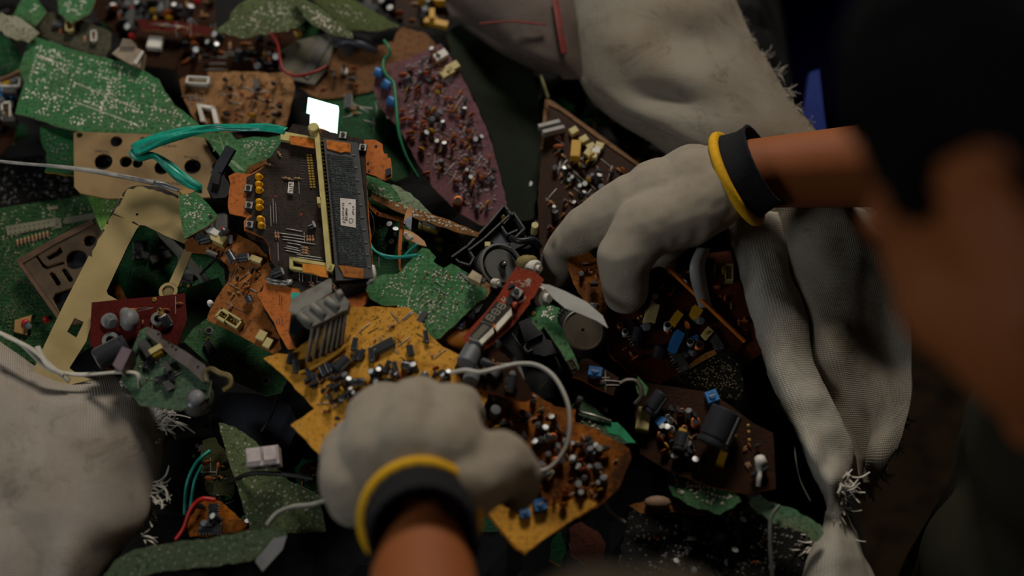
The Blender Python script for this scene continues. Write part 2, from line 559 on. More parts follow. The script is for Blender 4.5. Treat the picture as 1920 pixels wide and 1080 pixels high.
# ---------------------------------------------------------------- component prototypes (unit meshes, shared)
PROTO = {}
def proto(kind, var=0):
    key = (kind, var)
    if key in PROTO:
        return PROTO[key]
    mb = MB()
    Z = Vector((0, 0, 1)); X = Vector((1, 0, 0)); Y = Vector((0, 1, 0))
    if kind == 'capacitor':      # radius 1, height 1
        s = (sleeve, navy, gsleeve, bluep)[var]
        mb.lathe([(0.92, 0), (1, 0.03), (1, 0.12), (0.9, 0.16), (0.9, 0.19), (1, 0.23), (1, 0.96), (0.93, 1.0), (0.84, 1.0)], s, 16)
        mb.lathe([(0.84, 0.985), (0.84, 1.004), (0.5, 1.012), (0.0, 1.012)], captop if var != 2 else gsleeve, 16)
        # minus stripe
        mb.box((0.97, 0, 0.55), X * 0.06, Y * 0.22, Z * 0.38, greyp)
    elif kind == 'resistor':     # along z 0..1, radius 1
        b0 = (beige, ceram, tan)[var]
        mb.lathe([(0.15, 0), (0.15, 0.2), (0.75, 0.22), (1, 0.28), (1, 0.36), (0.8, 0.4), (0.8, 0.6), (1, 0.64), (1, 0.72), (0.75, 0.78), (0.15, 0.8), (0.15, 1)], b0, 10)
        for z, mm in ((0.33, band), (0.44, dblack), (0.53, band), (0.68, band2)):
            mb.lathe([(1.06 if z in (0.33, 0.68) else 0.86, z - 0.02), (1.06 if z in (0.33, 0.68) else 0.86, z + 0.02)], mm, 10)
        mb.lathe([(0.16, 0), (0.16, 0.2)], steel, 6)
        mb.lathe([(0.16, 0.8), (0.16, 1)], steel, 6)
    elif kind == 'chip':         # x 1, y 1, z 1 body with pins
        mb.box((0, 0, 0.6), X * 0.5, Y * 0.38, Z * 0.4, (black, dgrey)[var])
        for i in range(8):
            for sgn in (-1, 1):
                mb.box((-0.44 + i * 0.88 / 7, sgn * 0.44, 0.3), X * 0.02, Y * 0.06, Z * 0.3, steel)
        mb.lathe([(0.06, 1.001), (0.06, 1.004)], greyp, 8, o=Vector((-0.42, 0, 0)))
    elif kind == 'connector':    # open shroud with pins
        c = (cream, white, dgrey, black)[var]
        mb.box((0, 0, 0.12), X * 0.5, Y * 0.5, Z * 0.12, c)
        mb.box((0, 0.42, 0.5), X * 0.5, Y * 0.08, Z * 0.5, c)
        mb.box((0, -0.42, 0.45), X * 0.5, Y * 0.08, Z * 0.45, c)
        for sgn in (-1, 1):
            mb.box((sgn * 0.46, 0, 0.5), X * 0.04, Y * 0.5, Z * 0.5, c)
        for i in range(6):
            mb.box((-0.36 + i * 0.144, 0, 0.5), X * 0.02, Y * 0.06, Z * 0.35, brass)
    elif kind == 'trimmer':
        mb.box((0, 0, 0.4), X * 0.5, Y * 0.5, Z * 0.4, bluep)
        mb.lathe([(0.3, 0.8), (0.3, 0.95), (0.0, 0.95)], mat('blue_dial', '#28588a', 0.4), 12)
        mb.box((0, 0, 0.96), X * 0.26, Y * 0.04, Z * 0.01, steel)
    elif kind == 'disc_capacitor':
        mb.ball((0, 0, 0.55), 0.45, (ceram, bluep, yelp)[var], sc=(1, 0.35, 1))
        for sgn in (-1, 1):
            mb.tube([(sgn * 0.25, 0, 0), (sgn * 0.25, 0, 0.3)], 0.04, steel, 5)
    elif kind == 'transistor':
        k = 9
        prof = [(math.cos(t), math.sin(t)) for t in [math.pi * i / (k - 1) for i in range(k)]]
        vs = [Vector((x * 0.5, y * 0.45, 0.4)) for x, y in prof] + [Vector((x * 0.5, y * 0.45, 1)) for x, y in prof]
        fs = [(i, (i + 1) % k, k + (i + 1) % k, k + i) for i in range(k)] + [tuple(reversed(range(k))), tuple(range(k, 2 * k))]
        mb.add(vs, fs, dblack)
        for i in (-1, 0, 1):
            mb.tube([(i * 0.25, 0.15, 0), (i * 0.25, 0.15, 0.45)], 0.05, steel, 5)
    elif kind == 'jumper':       # wire staple along x, length 1
        mb.tube([(-0.5, 0, 0), (-0.5, 0, 1), (-0.3, 0, 1.2), (0.3, 0, 1.2), (0.5, 0, 1), (0.5, 0, 0)], 0.5, steel, 6)
    elif kind == 'led':
        mb.lathe([(0.5, 0), (0.5, 0.12), (0.42, 0.14), (0.42, 0.6), (0.3, 0.85), (0.0, 1.0)], (amber, redp)[var], 12)
    elif kind == 'button':
        mb.box((0, 0, 0.3), X * 0.5, Y * 0.5, Z * 0.3, dgrey)
        mb.box((0, 0, 0.61), X * 0.46, Y * 0.46, Z * 0.03, steel)
        mb.lathe([(0.26, 0.6), (0.26, 1.0), (0.0, 1.0)], dblack, 12)
    elif kind == 'block':        # film capacitor / relay
        c = (yelp, cream, bluep, dgrey, white, greyp, redp)[var]
        mb.box((0, 0, 0.5), X * 0.5, Y * 0.5, Z * 0.46, c)
        mb.box((0, 0, 0.97), X * 0.46, Y * 0.46, Z * 0.03, c)
        mb.box((-0.3, 0, 0.02), X * 0.04, Y * 0.04, Z * 0.06, steel)
        mb.box((0.3, 0, 0.02), X * 0.04, Y * 0.04, Z * 0.06, steel)
    elif kind == 'screw':
        mb.lathe([(0.5, 0), (0.5, 0.25), (0.35, 0.45), (0.0, 0.5)], brass, 12)
        mb.box((0, 0, 0.5), X * 0.3, Y * 0.05, Z * 0.02, dblack)
        mb.box((0, 0, 0.5), X * 0.05, Y * 0.3, Z * 0.02, dblack)
    elif kind == 'coil':
        for i in range(7):
            mb.lathe([(0.8, i / 7), (1, i / 7 + 0.04), (0.8, i / 7 + 0.1)], (copper, steel)[var], 12)
        mb.lathe([(0.7, 0), (0.7, 1)], dblack, 10)
    me = mb.mesh(kind, smooth=kind in ('disc_capacitor', 'led'))
    if kind in ('capacitor', 'resistor', 'jumper', 'coil'):
        me.polygons.foreach_set('use_smooth', [len(p.vertices) <= 4 for p in me.polygons])
        me.set_sharp_from_angle(angle=0.6)
    PROTO[key] = me
    return me

def put(kind, parent, M, var=0, name=None):
    o = bpy.data.objects.new(name or kind, proto(kind, var))
    COL.objects.link(o)
    o.parent = parent
    M = M.copy()
    M.translation = M.translation - wloc(parent)
    o.matrix_local = M
    return o
def up_on(kind, parent, pl, x, y, ang, sx, sy, sz, var=0, h=0.0, name=None):
    """component standing on the board; ang = direction of its x axis in the picture, degrees; sizes in metres"""
    P = pl.p(x, y, h)
    Q = pl.p(x + 20 * math.cos(math.radians(ang)), y - 20 * math.sin(math.radians(ang)), h)
    ax = (Q - P).normalized()
    ay = pl.n.cross(ax)
    M = Matrix((ax * sx, ay * sy, pl.n * sz)).transposed().to_4x4()
    M.translation = P
    return put(kind, parent, M, var, name)
def span(kind, parent, pl, a, b, r_, ha=0.002, hb=0.002, var=0, name=None):
    """part along an axis from pixel a (height ha above board) to pixel b (height hb)"""
    A, B = pl.p(a[0], a[1], ha), pl.p(b[0], b[1], hb)
    z = B - A
    L = z.length
    z.normalize()
    x = pl.n.cross(z)
    if x.length < 1e-4:
        x = pl.ex.copy()
    x.normalize()
    if kind == 'capacitor':
        x = (pl.n - z * pl.n.dot(z))
        x = x.normalized() if x.length > 1e-3 else pl.ex.copy()
        x = x * 0.4 + z.cross(x) * 0.9
        x = (x - z * x.dot(z)).normalized()
    y = z.cross(x)
    M = Matrix((x * r_, y * r_, z * L)).transposed().to_4x4()
    M.translation = A
    return put(kind, parent, M, var, name)
def cap(parent, pl, a, b, rpx, var=0):
    """electrolytic can: base pixel a on the board, top pixel b; radius in pixels"""
    mm = (pl.p(a[0], a[1]) - CAM).length / FPX
    L = max(0.006, rpx * mm * 2.6)
    # height of the top above the board chosen from the can's length and its seen lean
    A = pl.p(a[0], a[1], 0.0)
    best, bh = None, 0
    for i in range(0, 40):
        h = rpx * mm * 0.9 + i * 0.001
        d = (pl.p(b[0], b[1], h) - A).length
        if best is None or abs(d - L) < best:
            best, bh = abs(d - L), h
    return span('capacitor', parent, pl, a, b, rpx * mm, 0.0 if bh > 0.006 else rpx * mm, bh, var)
def scatter(parent, pl, poly, kinds, n, seed=3, base_ang=0.0, sc=1.0):
    """small mixed parts over a region; each its own object"""
    rnd = random.Random(seed)
    for _ in range(n):
        x, y = pick(poly, rnd)
        k = rnd.choice(kinds)
        a = base_ang + rnd.choice((0, 90, 0, 90, rnd.uniform(-30, 30)))
        s = sc * rnd.uniform(0.8, 1.25)
        if k == 'capacitor':
            r_ = 0.0024 * s
            t = Vector((rnd.uniform(-.5, .5), rnd.uniform(-.5, .5), 1)).normalized()
            z = (pl.ex * t.x + pl.ey * t.y + pl.n * t.z)
            xx = z.orthogonal().normalized()
            yy = z.cross(xx)
            M = Matrix((xx * r_, yy * r_, z * (0.008 * s))).transposed().to_4x4()
            M.translation = pl.p(x, y)
            put(k, parent, M, rnd.choice((0, 0, 2)))
        elif k == 'resistor':
            L = 14
            dx, dy = math.cos(math.radians(a)) * L * s, -math.sin(math.radians(a)) * L * s
            span(k, parent, pl, (x - dx / 2, y - dy / 2), (x + dx / 2, y + dy / 2), 0.0011 * s, 0.0012, 0.0012, rnd.choice((0, 1, 2)))
        elif k == 'jumper':
            up_on(k, parent, pl, x, y, a, 0.008 * s, 0.0006, 0.0006)
        elif k == 'chip':
            up_on(k, parent, pl, x, y, a, 0.016 * s, 0.008 * s, 0.004, rnd.choice((0, 1)))
        elif k == 'transistor':
            up_on(k, parent, pl, x, y, a, 0.005 * s, 0.005 * s, 0.008 * s)
        elif k == 'disc_capacitor':
            up_on(k, parent, pl, x, y, a, 0.007 * s, 0.007 * s, 0.008 * s, rnd.choice((0, 0, 2)))
        elif k == 'connector':
            up_on(k, parent, pl, x, y, a, 0.013 * s, 0.006 * s, 0.006 * s, rnd.choice((0, 1, 2)))
        elif k == 'trimmer':
            up_on(k, parent, pl, x, y, a, 0.006 * s, 0.006 * s, 0.006 * s)
        elif k == 'block':
            up_on(k, parent, pl, x, y, a, 0.009 * s, 0.004 * s, 0.008 * s, rnd.choice((1, 3, 5, 0)))
        elif k == 'coil':
            span(k, parent, pl, (x, y), (x + 2, y - 6), 0.003 * s, 0.0, 0.007, rnd.choice((0, 1)))

def slab(parent, name, pl, q, h0, h1, m, edge=None):
    """a raised piece with a traced outline, from height h0 to h1 above the board"""
    mb = MB()
    top = [pl.p(x, y, h1) for x, y in q]
    mb.prism([top], -pl.n * (h1 - h0), m, edge or m)
    return mb.obj(name, parent, uvp=pl.uv)
def marks(parent, pl, segs, h, wd, m, name='printed_marks'):
    """printed strokes (pixel segments) as thin raised ink"""
    mb = MB()
    for (x1, y1, x2, y2) in segs:
        A, B = pl.p(x1, y1, h), pl.p(x2, y2, h)
        d = B - A
        if d.length < 1e-6:
            continue
        s_ = d.normalized().cross(pl.n) * wd * 0.5
        mb.quadbox([A - s_, B - s_, B + s_, A + s_], pl.n * 0.0001, m)
    return mb.obj(name, parent)

# ---------------------------------------------------------------- curves and cloth
def cr(p0, p1, p2, p3, t):
    return 0.5 * ((2 * p1) + (-p0 + p2) * t + (2 * p0 - 5 * p1 + 4 * p2 - p3) * t * t + (-p0 + 3 * p1 - 3 * p2 + p3) * t * t * t)
def smoothline(pts, k=8):
    pts = [Vector(p) for p in pts]
    out = []
    n = len(pts)
    for i in range(n - 1):
        a, b, c, d = pts[max(i - 1, 0)], pts[i], pts[i + 1], pts[min(i + 2, n - 1)]
        for j in range(k):
            out.append(cr(a, b, c, d, j / k))
    out.append(pts[-1])
    return out
def wire(name, pts, r_, m, label, cat='wire', parent=None, flat=None, group=None, seg=8, k=8):
    P = smoothline([W(*p) for p in pts], k)
    mb = MB()
    mb.tube(P, r_, m, seg, flat=flat)
    o = mb.obj(name, parent, smooth=True)
    if not parent:
        tag(o, label, cat, group)
    return o
def cloth(name, rows, m, parent=None, k=10, amp=0.004, fs=9.0, seed=0, th=0.0011, rag=0.0, ragside=(), conv=None):
    conv = conv or (lambda p: W(*p))
    G = [[conv(p) for p in r_] for r_ in rows]
    G = [smoothline(r_, k) for r_ in G]
    cols = len(G[0])
    lines = [smoothline([G[i][j] for i in range(len(G))], k) for j in range(cols)]
    nr = len(lines[0])
    mb = MB()
    V = []
    us = [0.0]
    for j in range(1, cols):
        us.append(us[-1] + (lines[j][nr // 2] - lines[j - 1][nr // 2]).length)
    UV = []
    vs = [0.0]
    for i in range(1, nr):
        vs.append(vs[-1] + (lines[cols // 2][i] - lines[cols // 2][i - 1]).length)
    for j in range(cols):
        for i in range(nr):
            p = lines[j][i]
            a = lines[min(j + 1, cols - 1)][i] - lines[max(j - 1, 0)][i]
            b = lines[j][min(i + 1, nr - 1)] - lines[j][max(i - 1, 0)]
            nn = a.cross(b)
            nn = nn.normalized() if nn.length > 1e-12 else N0.copy()
            if nn.dot(N0) < 0 and abs(nn.dot(N0)) > 0.2:
                nn = -nn
            q = p * fs + Vector((seed * 7.3, 0, 0))
            d = noise.noise(q) + 0.5 * noise.noise(q * 2.3) + 0.25 * noise.noise(q * 5.1)
            rid = 1 - abs(noise.noise(q * 1.3 + Vector((3, 9, 2)))) * 2
            V.append(p + nn * (d * amp + rid * amp * 0.7))
            UV.append((us[j], vs[i]))
    fs_ = []
    for j in range(cols - 1):
        for i in range(nr - 1):
            fs_.append((j * nr + i, (j + 1) * nr + i, (j + 1) * nr + i + 1, j * nr + i + 1))
    mb.add(V, fs_, m)
    org = wloc(parent) if parent else V[len(V) // 2]
    me = mb.mesh(name, org, smooth=True)
    ul = me.uv_layers.new(name='UVMap')
    vi = [0] * len(me.loops)
    me.loops.foreach_get('vertex_index', vi)
    ul.data.foreach_set('uv', [c for i in vi for c in UV[i]])
    o = bpy.data.objects.new(name, me)
    COL.objects.link(o)
    if parent:
        o.parent = parent
    else:
        o.location = org
    s = o.modifiers.new('thickness', 'SOLIDIFY')
    s.thickness = th
    return o, lines
def threads(parent, spots, m, seed=5, name='frayed_threads', wd=0.0011, conv=None):
    """loose tape ends: spots = (px,py,lift, dirx,diry, length_px, count)"""
    conv = conv or (lambda x, y, l: W(x, y, l))
    rnd = random.Random(seed)
    mb = MB()
    for (x, y, l, dx, dy, ln, n) in spots:
        for _ in range(n):
            a = math.atan2(dy, dx) + rnd.uniform(-0.45, 0.45)
            L = ln * rnd.uniform(0.5, 1.15)
            x0, y0 = x + rnd.uniform(-9, 9), y + rnd.uniform(-9, 9)
            bend = rnd.uniform(-0.9, 0.9)
            pts = []
            for t in (0, 0.33, 0.66, 1):
                aa = a + bend * t
                pts.append(conv(x0 + math.cos(aa) * L * t, y0 + math.sin(aa) * L * t, l + rnd.uniform(-0.002, 0.004) * t * 2))
            P = smoothline(pts, 4)
            mb.tube(P, [wd * (1 - 0.6 * i / len(P)) for i in range(len(P))], m, 5, flat=0.35)
    o = mb.obj(name, parent)
    o['kind'] = 'stuff'
    return o

# ================================================================ THE SETTING
def ground():
    m = mat('dirt_floor', '#21180e', 0.95, 0, '#080604', 0.95, 30, 0.9, spec=.05)
    mb = MB()
    n = 40
    vs, fs = [], []
    for i in range(n + 1):
        for j in range(n + 1):
            x, y = -2.5 + 5 * i / n, -1.6 + 5 * j / n
            vs.append((x, y, -0.30 + 0.006 * noise.noise(Vector((x * 9, y * 9, 0)))))
    for i in range(n):
        for j in range(n):
            a = i * (n + 1) + j
            fs.append((a, a + n + 1, a + n + 2, a + 1))
    mb.add(vs, fs, m)
    o = mb.obj('floor')
    o['kind'] = 'structure'
ground()

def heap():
    m = mat('dark_scrap', '#060504', 0.85, 0, '#0e0a06', 0.7, 60, 1.0)  # near-black colour puts the shade between the boards into the scrap
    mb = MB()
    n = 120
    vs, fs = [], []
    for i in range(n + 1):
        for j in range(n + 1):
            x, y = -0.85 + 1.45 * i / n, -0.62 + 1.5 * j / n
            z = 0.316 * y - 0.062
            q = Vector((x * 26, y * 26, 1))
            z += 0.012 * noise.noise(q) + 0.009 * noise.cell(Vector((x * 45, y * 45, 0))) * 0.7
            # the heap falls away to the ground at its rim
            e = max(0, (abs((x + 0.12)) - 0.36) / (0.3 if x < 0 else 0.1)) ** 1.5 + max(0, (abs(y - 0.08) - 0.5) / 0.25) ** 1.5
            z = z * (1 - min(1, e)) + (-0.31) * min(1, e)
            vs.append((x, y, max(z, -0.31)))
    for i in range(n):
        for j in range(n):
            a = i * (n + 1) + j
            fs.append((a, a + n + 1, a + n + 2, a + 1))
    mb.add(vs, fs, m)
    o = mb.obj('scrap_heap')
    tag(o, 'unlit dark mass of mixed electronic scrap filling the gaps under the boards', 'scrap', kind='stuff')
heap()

# ================================================================ CIRCUIT BOARDS
G1 = pcb('green_lacquer', '#26502f', '#427448', '#4a4a34', 0.5)
G2 = pcb('green_lacquer_bright', '#33603a', '#4c8652', '#5c5a40', 0.45, tscale=110)
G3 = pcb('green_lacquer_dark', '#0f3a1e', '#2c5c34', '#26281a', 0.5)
G4 = pcb('green_lacquer_moss', '#4c5a38', '#6a7048', '#3c3828', 0.7, speck=0.7, rough=0.7)
G5 = pcb('green_lacquer_lime', '#4c7c34', '#7ca050', '#4a4a2c', 0.3)
G6 = pcb('green_lacquer_grey', '#3c5540', '#5c7454', '#3c3c30', 0.6, rough=0.6)
O1 = pcb('orange_phenolic', '#b0602c', '#c87c40', '#5c3a1e', 0.45, tamt=0.25)
Y1 = pcb('yellow_phenolic', '#c2872c', '#d4a04a', '#6a4218', 0.5, tamt=0.35, tscale=90)
Y2 = pcb('amber_phenolic', '#a45a14', '#bc7620', '#221006', 0.92, dl=.07, tamt=0.3, tscale=90)
B1 = pcb('brown_phenolic', '#7c4e24', '#9a6a34', '#2c1a0c', 0.6, tamt=0.35)
B2 = pcb('dark_brown_phenolic', '#2c1608', '#4a2a10', '#120a04', 0.6, tamt=0.3)
B3 = pcb('tan_phenolic', '#9c7048', '#b08a5c', '#4a2e18', 0.85, dl=.05, tamt=0.3)
P1 = pcb('purple_brown_phenolic', '#644044', '#80585a', '#3c2c28', 0.55, tamt=0.3, rough=0.5)
R1 = pcb('red_brown_phenolic', '#7c2e1a', '#8a3c22', '#5c2410', 0.3, tamt=0.25, tscale=70)
R2 = pcb('dark_red_phenolic', '#4a120c', '#5c1c14', '#1c0c08', 0.4, tamt=0.4)
K1 = pcb('black_lacquer', '#26211e', '#3c322c', '#4a3a2e', 0.55, tamt=0.5)
K2 = pcb('black_lacquer_dotted', '#0a0a0a', '#1a1814', '#1c1a14', 0.4, speck=0.2)

CB = 'circuit board'
def board(poly, lift, label, m, edge=fibre, tx=0.0, ty=0.0, at=None, name='circuit_board', cat=CB, **kw):
    cx = sum(p[0] for p in poly) / len(poly) if not at else at[0]
    cy = sum(p[1] for p in poly) / len(poly) if not at else at[1]
    pl = Pl(cx, cy, lift, tx, ty)
    root = empty(name, pl.o, label, cat)
    panel(root, poly, pl, m, edge, **kw)
    return root, pl

# --- top-left
b, pl = board([(60, 66), (150, 97), (232, 117), (262, 130), (297, 148), (303, 160), (326, 196), (350, 214), (376, 236), (392, 262), (340, 262), (270, 252), (150, 248), (112, 238), (60, 220), (28, 213), (34, 190), (46, 155), (34, 132), (46, 100)],
              0.032, 'largest green circuit board of the heap, rows of solder joints, torn to a point', G2, tx=-0.10, ty=-0.05, jag=0.0006)
solder(b, pl, [(65, 80), (150, 105), (232, 125), (290, 155), (340, 215), (370, 245), (150, 240), (35, 205), (55, 150)], 560, 11, 0.00092,
       rows=(((140, 155), (258, 205), 26), ((145, 193), (250, 232), 24), ((72, 108), (122, 122), 8)))
mks = []
for i in range(7):
    mks.append((74 + i * 7.4, 107 + i * 2, 78 + i * 7.4, 113 + i * 2))
marks(b, pl, mks, 0.0001, 0.0006, inkw)

b, pl = board([(43, -8), (66, -8), (88, 24), (66, 50), (25, 28)], 0.03, 'bright green board corner at the top edge of the heap, left of its green neighbour', G2, tan, tx=-0.15, jag=0.0005)
solder(b, pl, [(50, 5), (70, 10), (80, 22), (55, 25)], 14, 12, 0.0009)
b, pl = board([(108, -10), (182, -10), (168, 26), (134, 44), (110, 24)], 0.028, 'rounded bright green board scrap at the top edge with a few solder joints', G2, tan, tx=-0.1, jag=0.0005)
solder(b, pl, [(115, 0), (165, 0), (150, 30), (118, 25)], 26, 13, 0.0009)
b, pl = board([(-6, 24), (30, 30), (58, 48), (74, 62), (54, 80), (20, 70), (-6, 55)], 0.036, 'pale grey and yellow crusted oval scrap at the upper left corner', pcb('crusted_grey', '#a8a48c', '#8c8458', '#6a6450', 0.7, speck=0.3, rough=0.8), tan, ty=-0.3, jag=0.0012, name='board_fragment', cat='board fragment')
b, pl = board([(92, 22), (150, 36), (208, 60), (206, 92), (196, 108), (150, 96), (66, 62)], 0.018, 'dusty grey-green board lying behind the largest green board', pcb('grey_dust', '#3c3c2c', '#5a5844', '#4a4438', 0.8, rough=0.8), fibre, jag=0.0006)
solder(b, pl, [(100, 35), (190, 60), (180, 95), (90, 60)], 40, 14, 0.0008, m=greyp)
scatter(b, pl, [(100, 35), (190, 60), (180, 90), (90, 60)], ['chip', 'resistor', 'connector'], 5, 15)
b, pl = board([(-10, 150), (35, 140), (44, 160), (30, 210), (28, 260), (-10, 300)], 0.0, 'dark brown board with small parts at the left edge beside the largest green board', B2, tan, jag=0.0008)
scatter(b, pl, [(0, 160), (35, 160), (25, 240), (0, 250)], ['capacitor', 'block', 'disc_capacitor', 'connector', 'trimmer'], 14, 16, sc=1.2)
up_on('block', b, pl, 20, 158, 20, 0.012, 0.008, 0.008, 0)
up_on('trimmer', b, pl, 28, 180, 10, 0.008, 0.007, 0.006)
b, pl = board([(-10, 60), (20, 75), (40, 110), (36, 140), (-10, 158)], 0.006, 'dim green board scrap at the left edge under the crusted oval scrap', G3, tan, jag=0.0008)
solder(b, pl, [(0, 70), (30, 100), (30, 130), (0, 140)], 25, 17, 0.0008, m=greyp)

# dark board with red parts, top
b, pl = board([(176, -12), (400, -12), (402, 38), (345, 55), (330, 130), (262, 122), (214, 60), (180, 30)], 0.0, 'near-black board with two red dots behind the beige plug at the top', B2, tan, jag=0.0008, seed=3)
up_on('led', b, pl, 247, 20, 0, 0.006, 0.006, 0.006, 1)
up_on('led', b, pl, 247, 70, 0, 0.006, 0.006, 0.006, 1)
up_on('led', b, pl, 370, 3, 0, 0.006, 0.006, 0.006, 1)
cap(b, pl, (213, 22), (212, 8), 6)
cap(b, pl, (300, 24), (302, 8), 6)
up_on('block', b, pl, 293, 85, -5, 0.013, 0.012, 0.006, 4)
up_on('block', b, pl, 247, 45, 0, 0.008, 0.022, 0.009, 3)
scatter(b, pl, [(190, 0), (400, 0), (390, 30), (230, 60)], ['capacitor', 'resistor', 'disc_capacitor', 'transistor', 'chip'], 44, 18, sc=1.3)
b, pl = board([(255, 36), (335, 40), (400, 52), (398, 66), (330, 60), (268, 56)], 0.012, 'dull red-brown board strip across the dark board near the top', R2, tan, jag=0.0006)
scatter(b, pl, [(270, 42), (390, 58), (330, 56)], ['resistor', 'jumper'], 8, 19)
b, pl = board([(348, 36), (405, 50), (420, 62), (560, 58), (548, 140), (520, 150), (388, 135), (335, 150), (330, 120)], 0.006, 'brown board in shadow with orange rim behind the tan connector board', B2, orangep, tx=-0.1, jag=0.0007)
scatter(b, pl, [(355, 50), (540, 70), (530, 140), (345, 130)], ['resistor', 'capacitor', 'jumper', 'disc_capacitor', 'transistor'], 52, 20, sc=1.2)
b, pl = board([(-10, 300), (80, 290), (140, 330), (150, 368), (60, 388), (-10, 398)], -0.02, 'almost black board with pale round pads above the left green board', K2, tan, jag=0.0006)
solder(b, pl, [(0, 310), (130, 335), (130, 365), (0, 385)], 30, 21, 0.0011, m=greyp, cluster=0)

# beige plug
def plug():
    pl = Pl(238, 100, 0.034, -0.1, -0.2)
    root = empty('plug_housing', pl.o, 'beige ribbed plastic plug behind the largest green board', 'plug')
    slab(root, 'housing', pl, [(210, 100), (228, 84), (262, 92), (268, 96), (262, 126), (240, 118)], 0, 0.010, mat('beige_plastic', '#9c8a72', 0.6, 0, '#5a4c3c', 0.5))
    slab(root, 'collar', pl, [(224, 88), (230, 72), (246, 74), (252, 88)], 0.001, 0.012, mat('beige_plastic_dark', '#7a6c5a', 0.6, 0, '#4a3c2c', 0.5))
    slab(root, 'rib', pl, [(250, 116), (266, 94), (270, 97), (256, 121)], 0.010, 0.012, white)
plug()

# tan board with white connector
b, pl = board([(336, 150), (343, 145), (388, 148), (390, 135), (480, 134), (505, 138), (548, 132), (552, 170), (536, 236), (470, 236), (440, 246), (385, 262), (372, 240), (352, 200), (342, 180)],
              0.018, 'tan board with a white pin connector and a white slotted frame', B3, tan, tx=-0.1, jag=0.0005)
c_ = up_on('connector', b, pl, 375, 157, -3, 0.021, 0.007, 0.007, 1, name='pin_connector')
mb = MB()
for (q) in (((372, 200), (406, 206), (407, 211), (373, 206)), ((372, 200), (379, 201), (388, 234), (380, 234)), ((399, 206), (406, 206), (414, 238), (405, 238))):
    mb.quadbox([pl.p(x, y) for x, y in q], pl.n * 0.006, white)
mb.obj('slotted_frame', b)
scatter(b, pl, [(410, 150), (535, 145), (525, 225), (420, 225)], ['resistor', 'jumper', 'resistor', 'disc_capacitor', 'transistor', 'resistor'], 62, 22, -5, sc=.9)
span('coil', b, pl, (480, 150), (484, 168), 0.003, 0.003, 0.003, 1)
scatter(b, pl, [(346, 172), (384, 170), (384, 192), (356, 195)], ['jumper', 'resistor'], 6, 23)

# mossy torn boards at the top
b, pl = board([(480, -12), (556, -12), (575, 36), (556, 52), (520, 60), (470, 70), (430, 66), (404, 58), (430, 38), (440, 15)], 0.038, 'moss-coloured crumbling board at the top, jagged point to the left', G4, fibre, ty=-0.15, jag=0.0014)
solder(b, pl, [(490, 5), (545, 5), (560, 40), (450, 55)], 60, 24, 0.0009, cluster=0.1)
b, pl = board([(556, -12), (600, 14), (660, 60), (662, 72), (628, 66), (590, 48), (570, 30), (548, 0)], 0.044, 'thin crusted board strip full of solder beads at the top', G4, fibre, ty=-0.15, jag=0.001)
solder(b, pl, [(562, 5), (600, 25), (655, 66), (620, 60), (580, 35)], 70, 25, 0.0011, cluster=0.1)
b, pl = board([(575, -12), (640, -12), (700, 20), (750, 50), (700, 58), (656, 56), (610, 20)], 0.034, 'olive green board at the top, right of the bead-crusted strip', pcb('olive_lacquer', '#46502c', '#5c6a3a', '#3c3c24', 0.6, rough=0.6), fibre, ty=-0.1, jag=0.0007)
solder(b, pl, [(600, 0), (660, 10), (710, 40), (660, 50)], 25, 26, 0.0008)
mb = MB()
q = Pl(558, 60, 0.02)
mb.lathe([(0.003, 0), (0.0035, 0.002), (0.0035, 0.012), (0.003, 0.014), (0, 0.014)], brass, 14, o=q.p(561, 70, 0.002), ax=(q.p(552, 52, 0.006) - q.p(561, 70, 0.002)))
tag(mb.obj('metal_sleeve', smooth=True), 'shiny little brass tube in the dark gap below the mossy board', 'metal tube')

b, pl = board([(555, 76), (600, 66), (626, 84), (614, 128), (590, 158), (548, 150), (524, 128), (520, 98)], 0.016, 'round-edged grey plastic plate lying under the mossy boards', mat('dusty_grey_plate', '#55503f', 0.7, 0, '#35301f', 0.6), greyp, name='plastic_plate', cat='plastic plate', th=0.002)
slab(b, 'raised_band', pl, [(600, 68), (618, 80), (596, 120), (578, 148), (566, 140), (586, 104)], 0, 0.0015, mat('grey_band', '#504c44', 0.6, 0, '#34302a', 0.4))
b, pl = board([(626, 86), (656, 108), (676, 98), (680, 92), (738, 78), (742, 64), (756, 50), (800, 64), (818, 84), (790, 100), (736, 128), (702, 168), (650, 180), (600, 185), (560, 165), (590, 150), (614, 120)], 0.012, 'brown cracked board with a notch between the grey plate and the purple board', pcb('faded_brown', '#6e4a2e', '#84603c', '#3c2a1a', 0.6, tamt=0.2, rough=0.7), tan, jag=0.001)
up_on('block', b, pl, 647, 137, 0, 0.005, 0.005, 0.004, 4)
scatter(b, pl, [(600, 130), (690, 120), (680, 170), (600, 170)], ['disc_capacitor', 'transistor', 'resistor'], 10, 27)
mb = MB()
q = Pl(660, 85, 0.012)
mb.tube(smoothline([q.p(634, 84, .004), q.p(655, 76, .008), q.p(680, 82, .008), q.p(706, 92, .004)], 6), [0.004, 0.005, 0.006, 0.007, 0.007, 0.007] + [0.007] * 13, mat('slate_plastic', '#3c3d44', 0.35, 0, '#22201e', 0.4), 10, flat=0.6)
tag(mb.obj('plastic_clip', smooth=True), 'curved slate-grey plastic clip in the notch of the brown cracked board', 'plastic clip')
b, pl = board([(690, -12), (835, -12), (842, 30), (800, 52), (758, 48), (720, 20)], 0.004, 'dark board with a mustard yellow part at the top, right of the olive board', B2, tan, jag=0.0008)
up_on('block', b, pl, 818, 47, -12, 0.022, 0.006, 0.006, 0)
scatter(b, pl, [(710, 0), (830, 0), (820, 40), (750, 40)], ['block', 'capacitor', 'disc_capacitor', 'resistor'], 16, 28, sc=1.3)

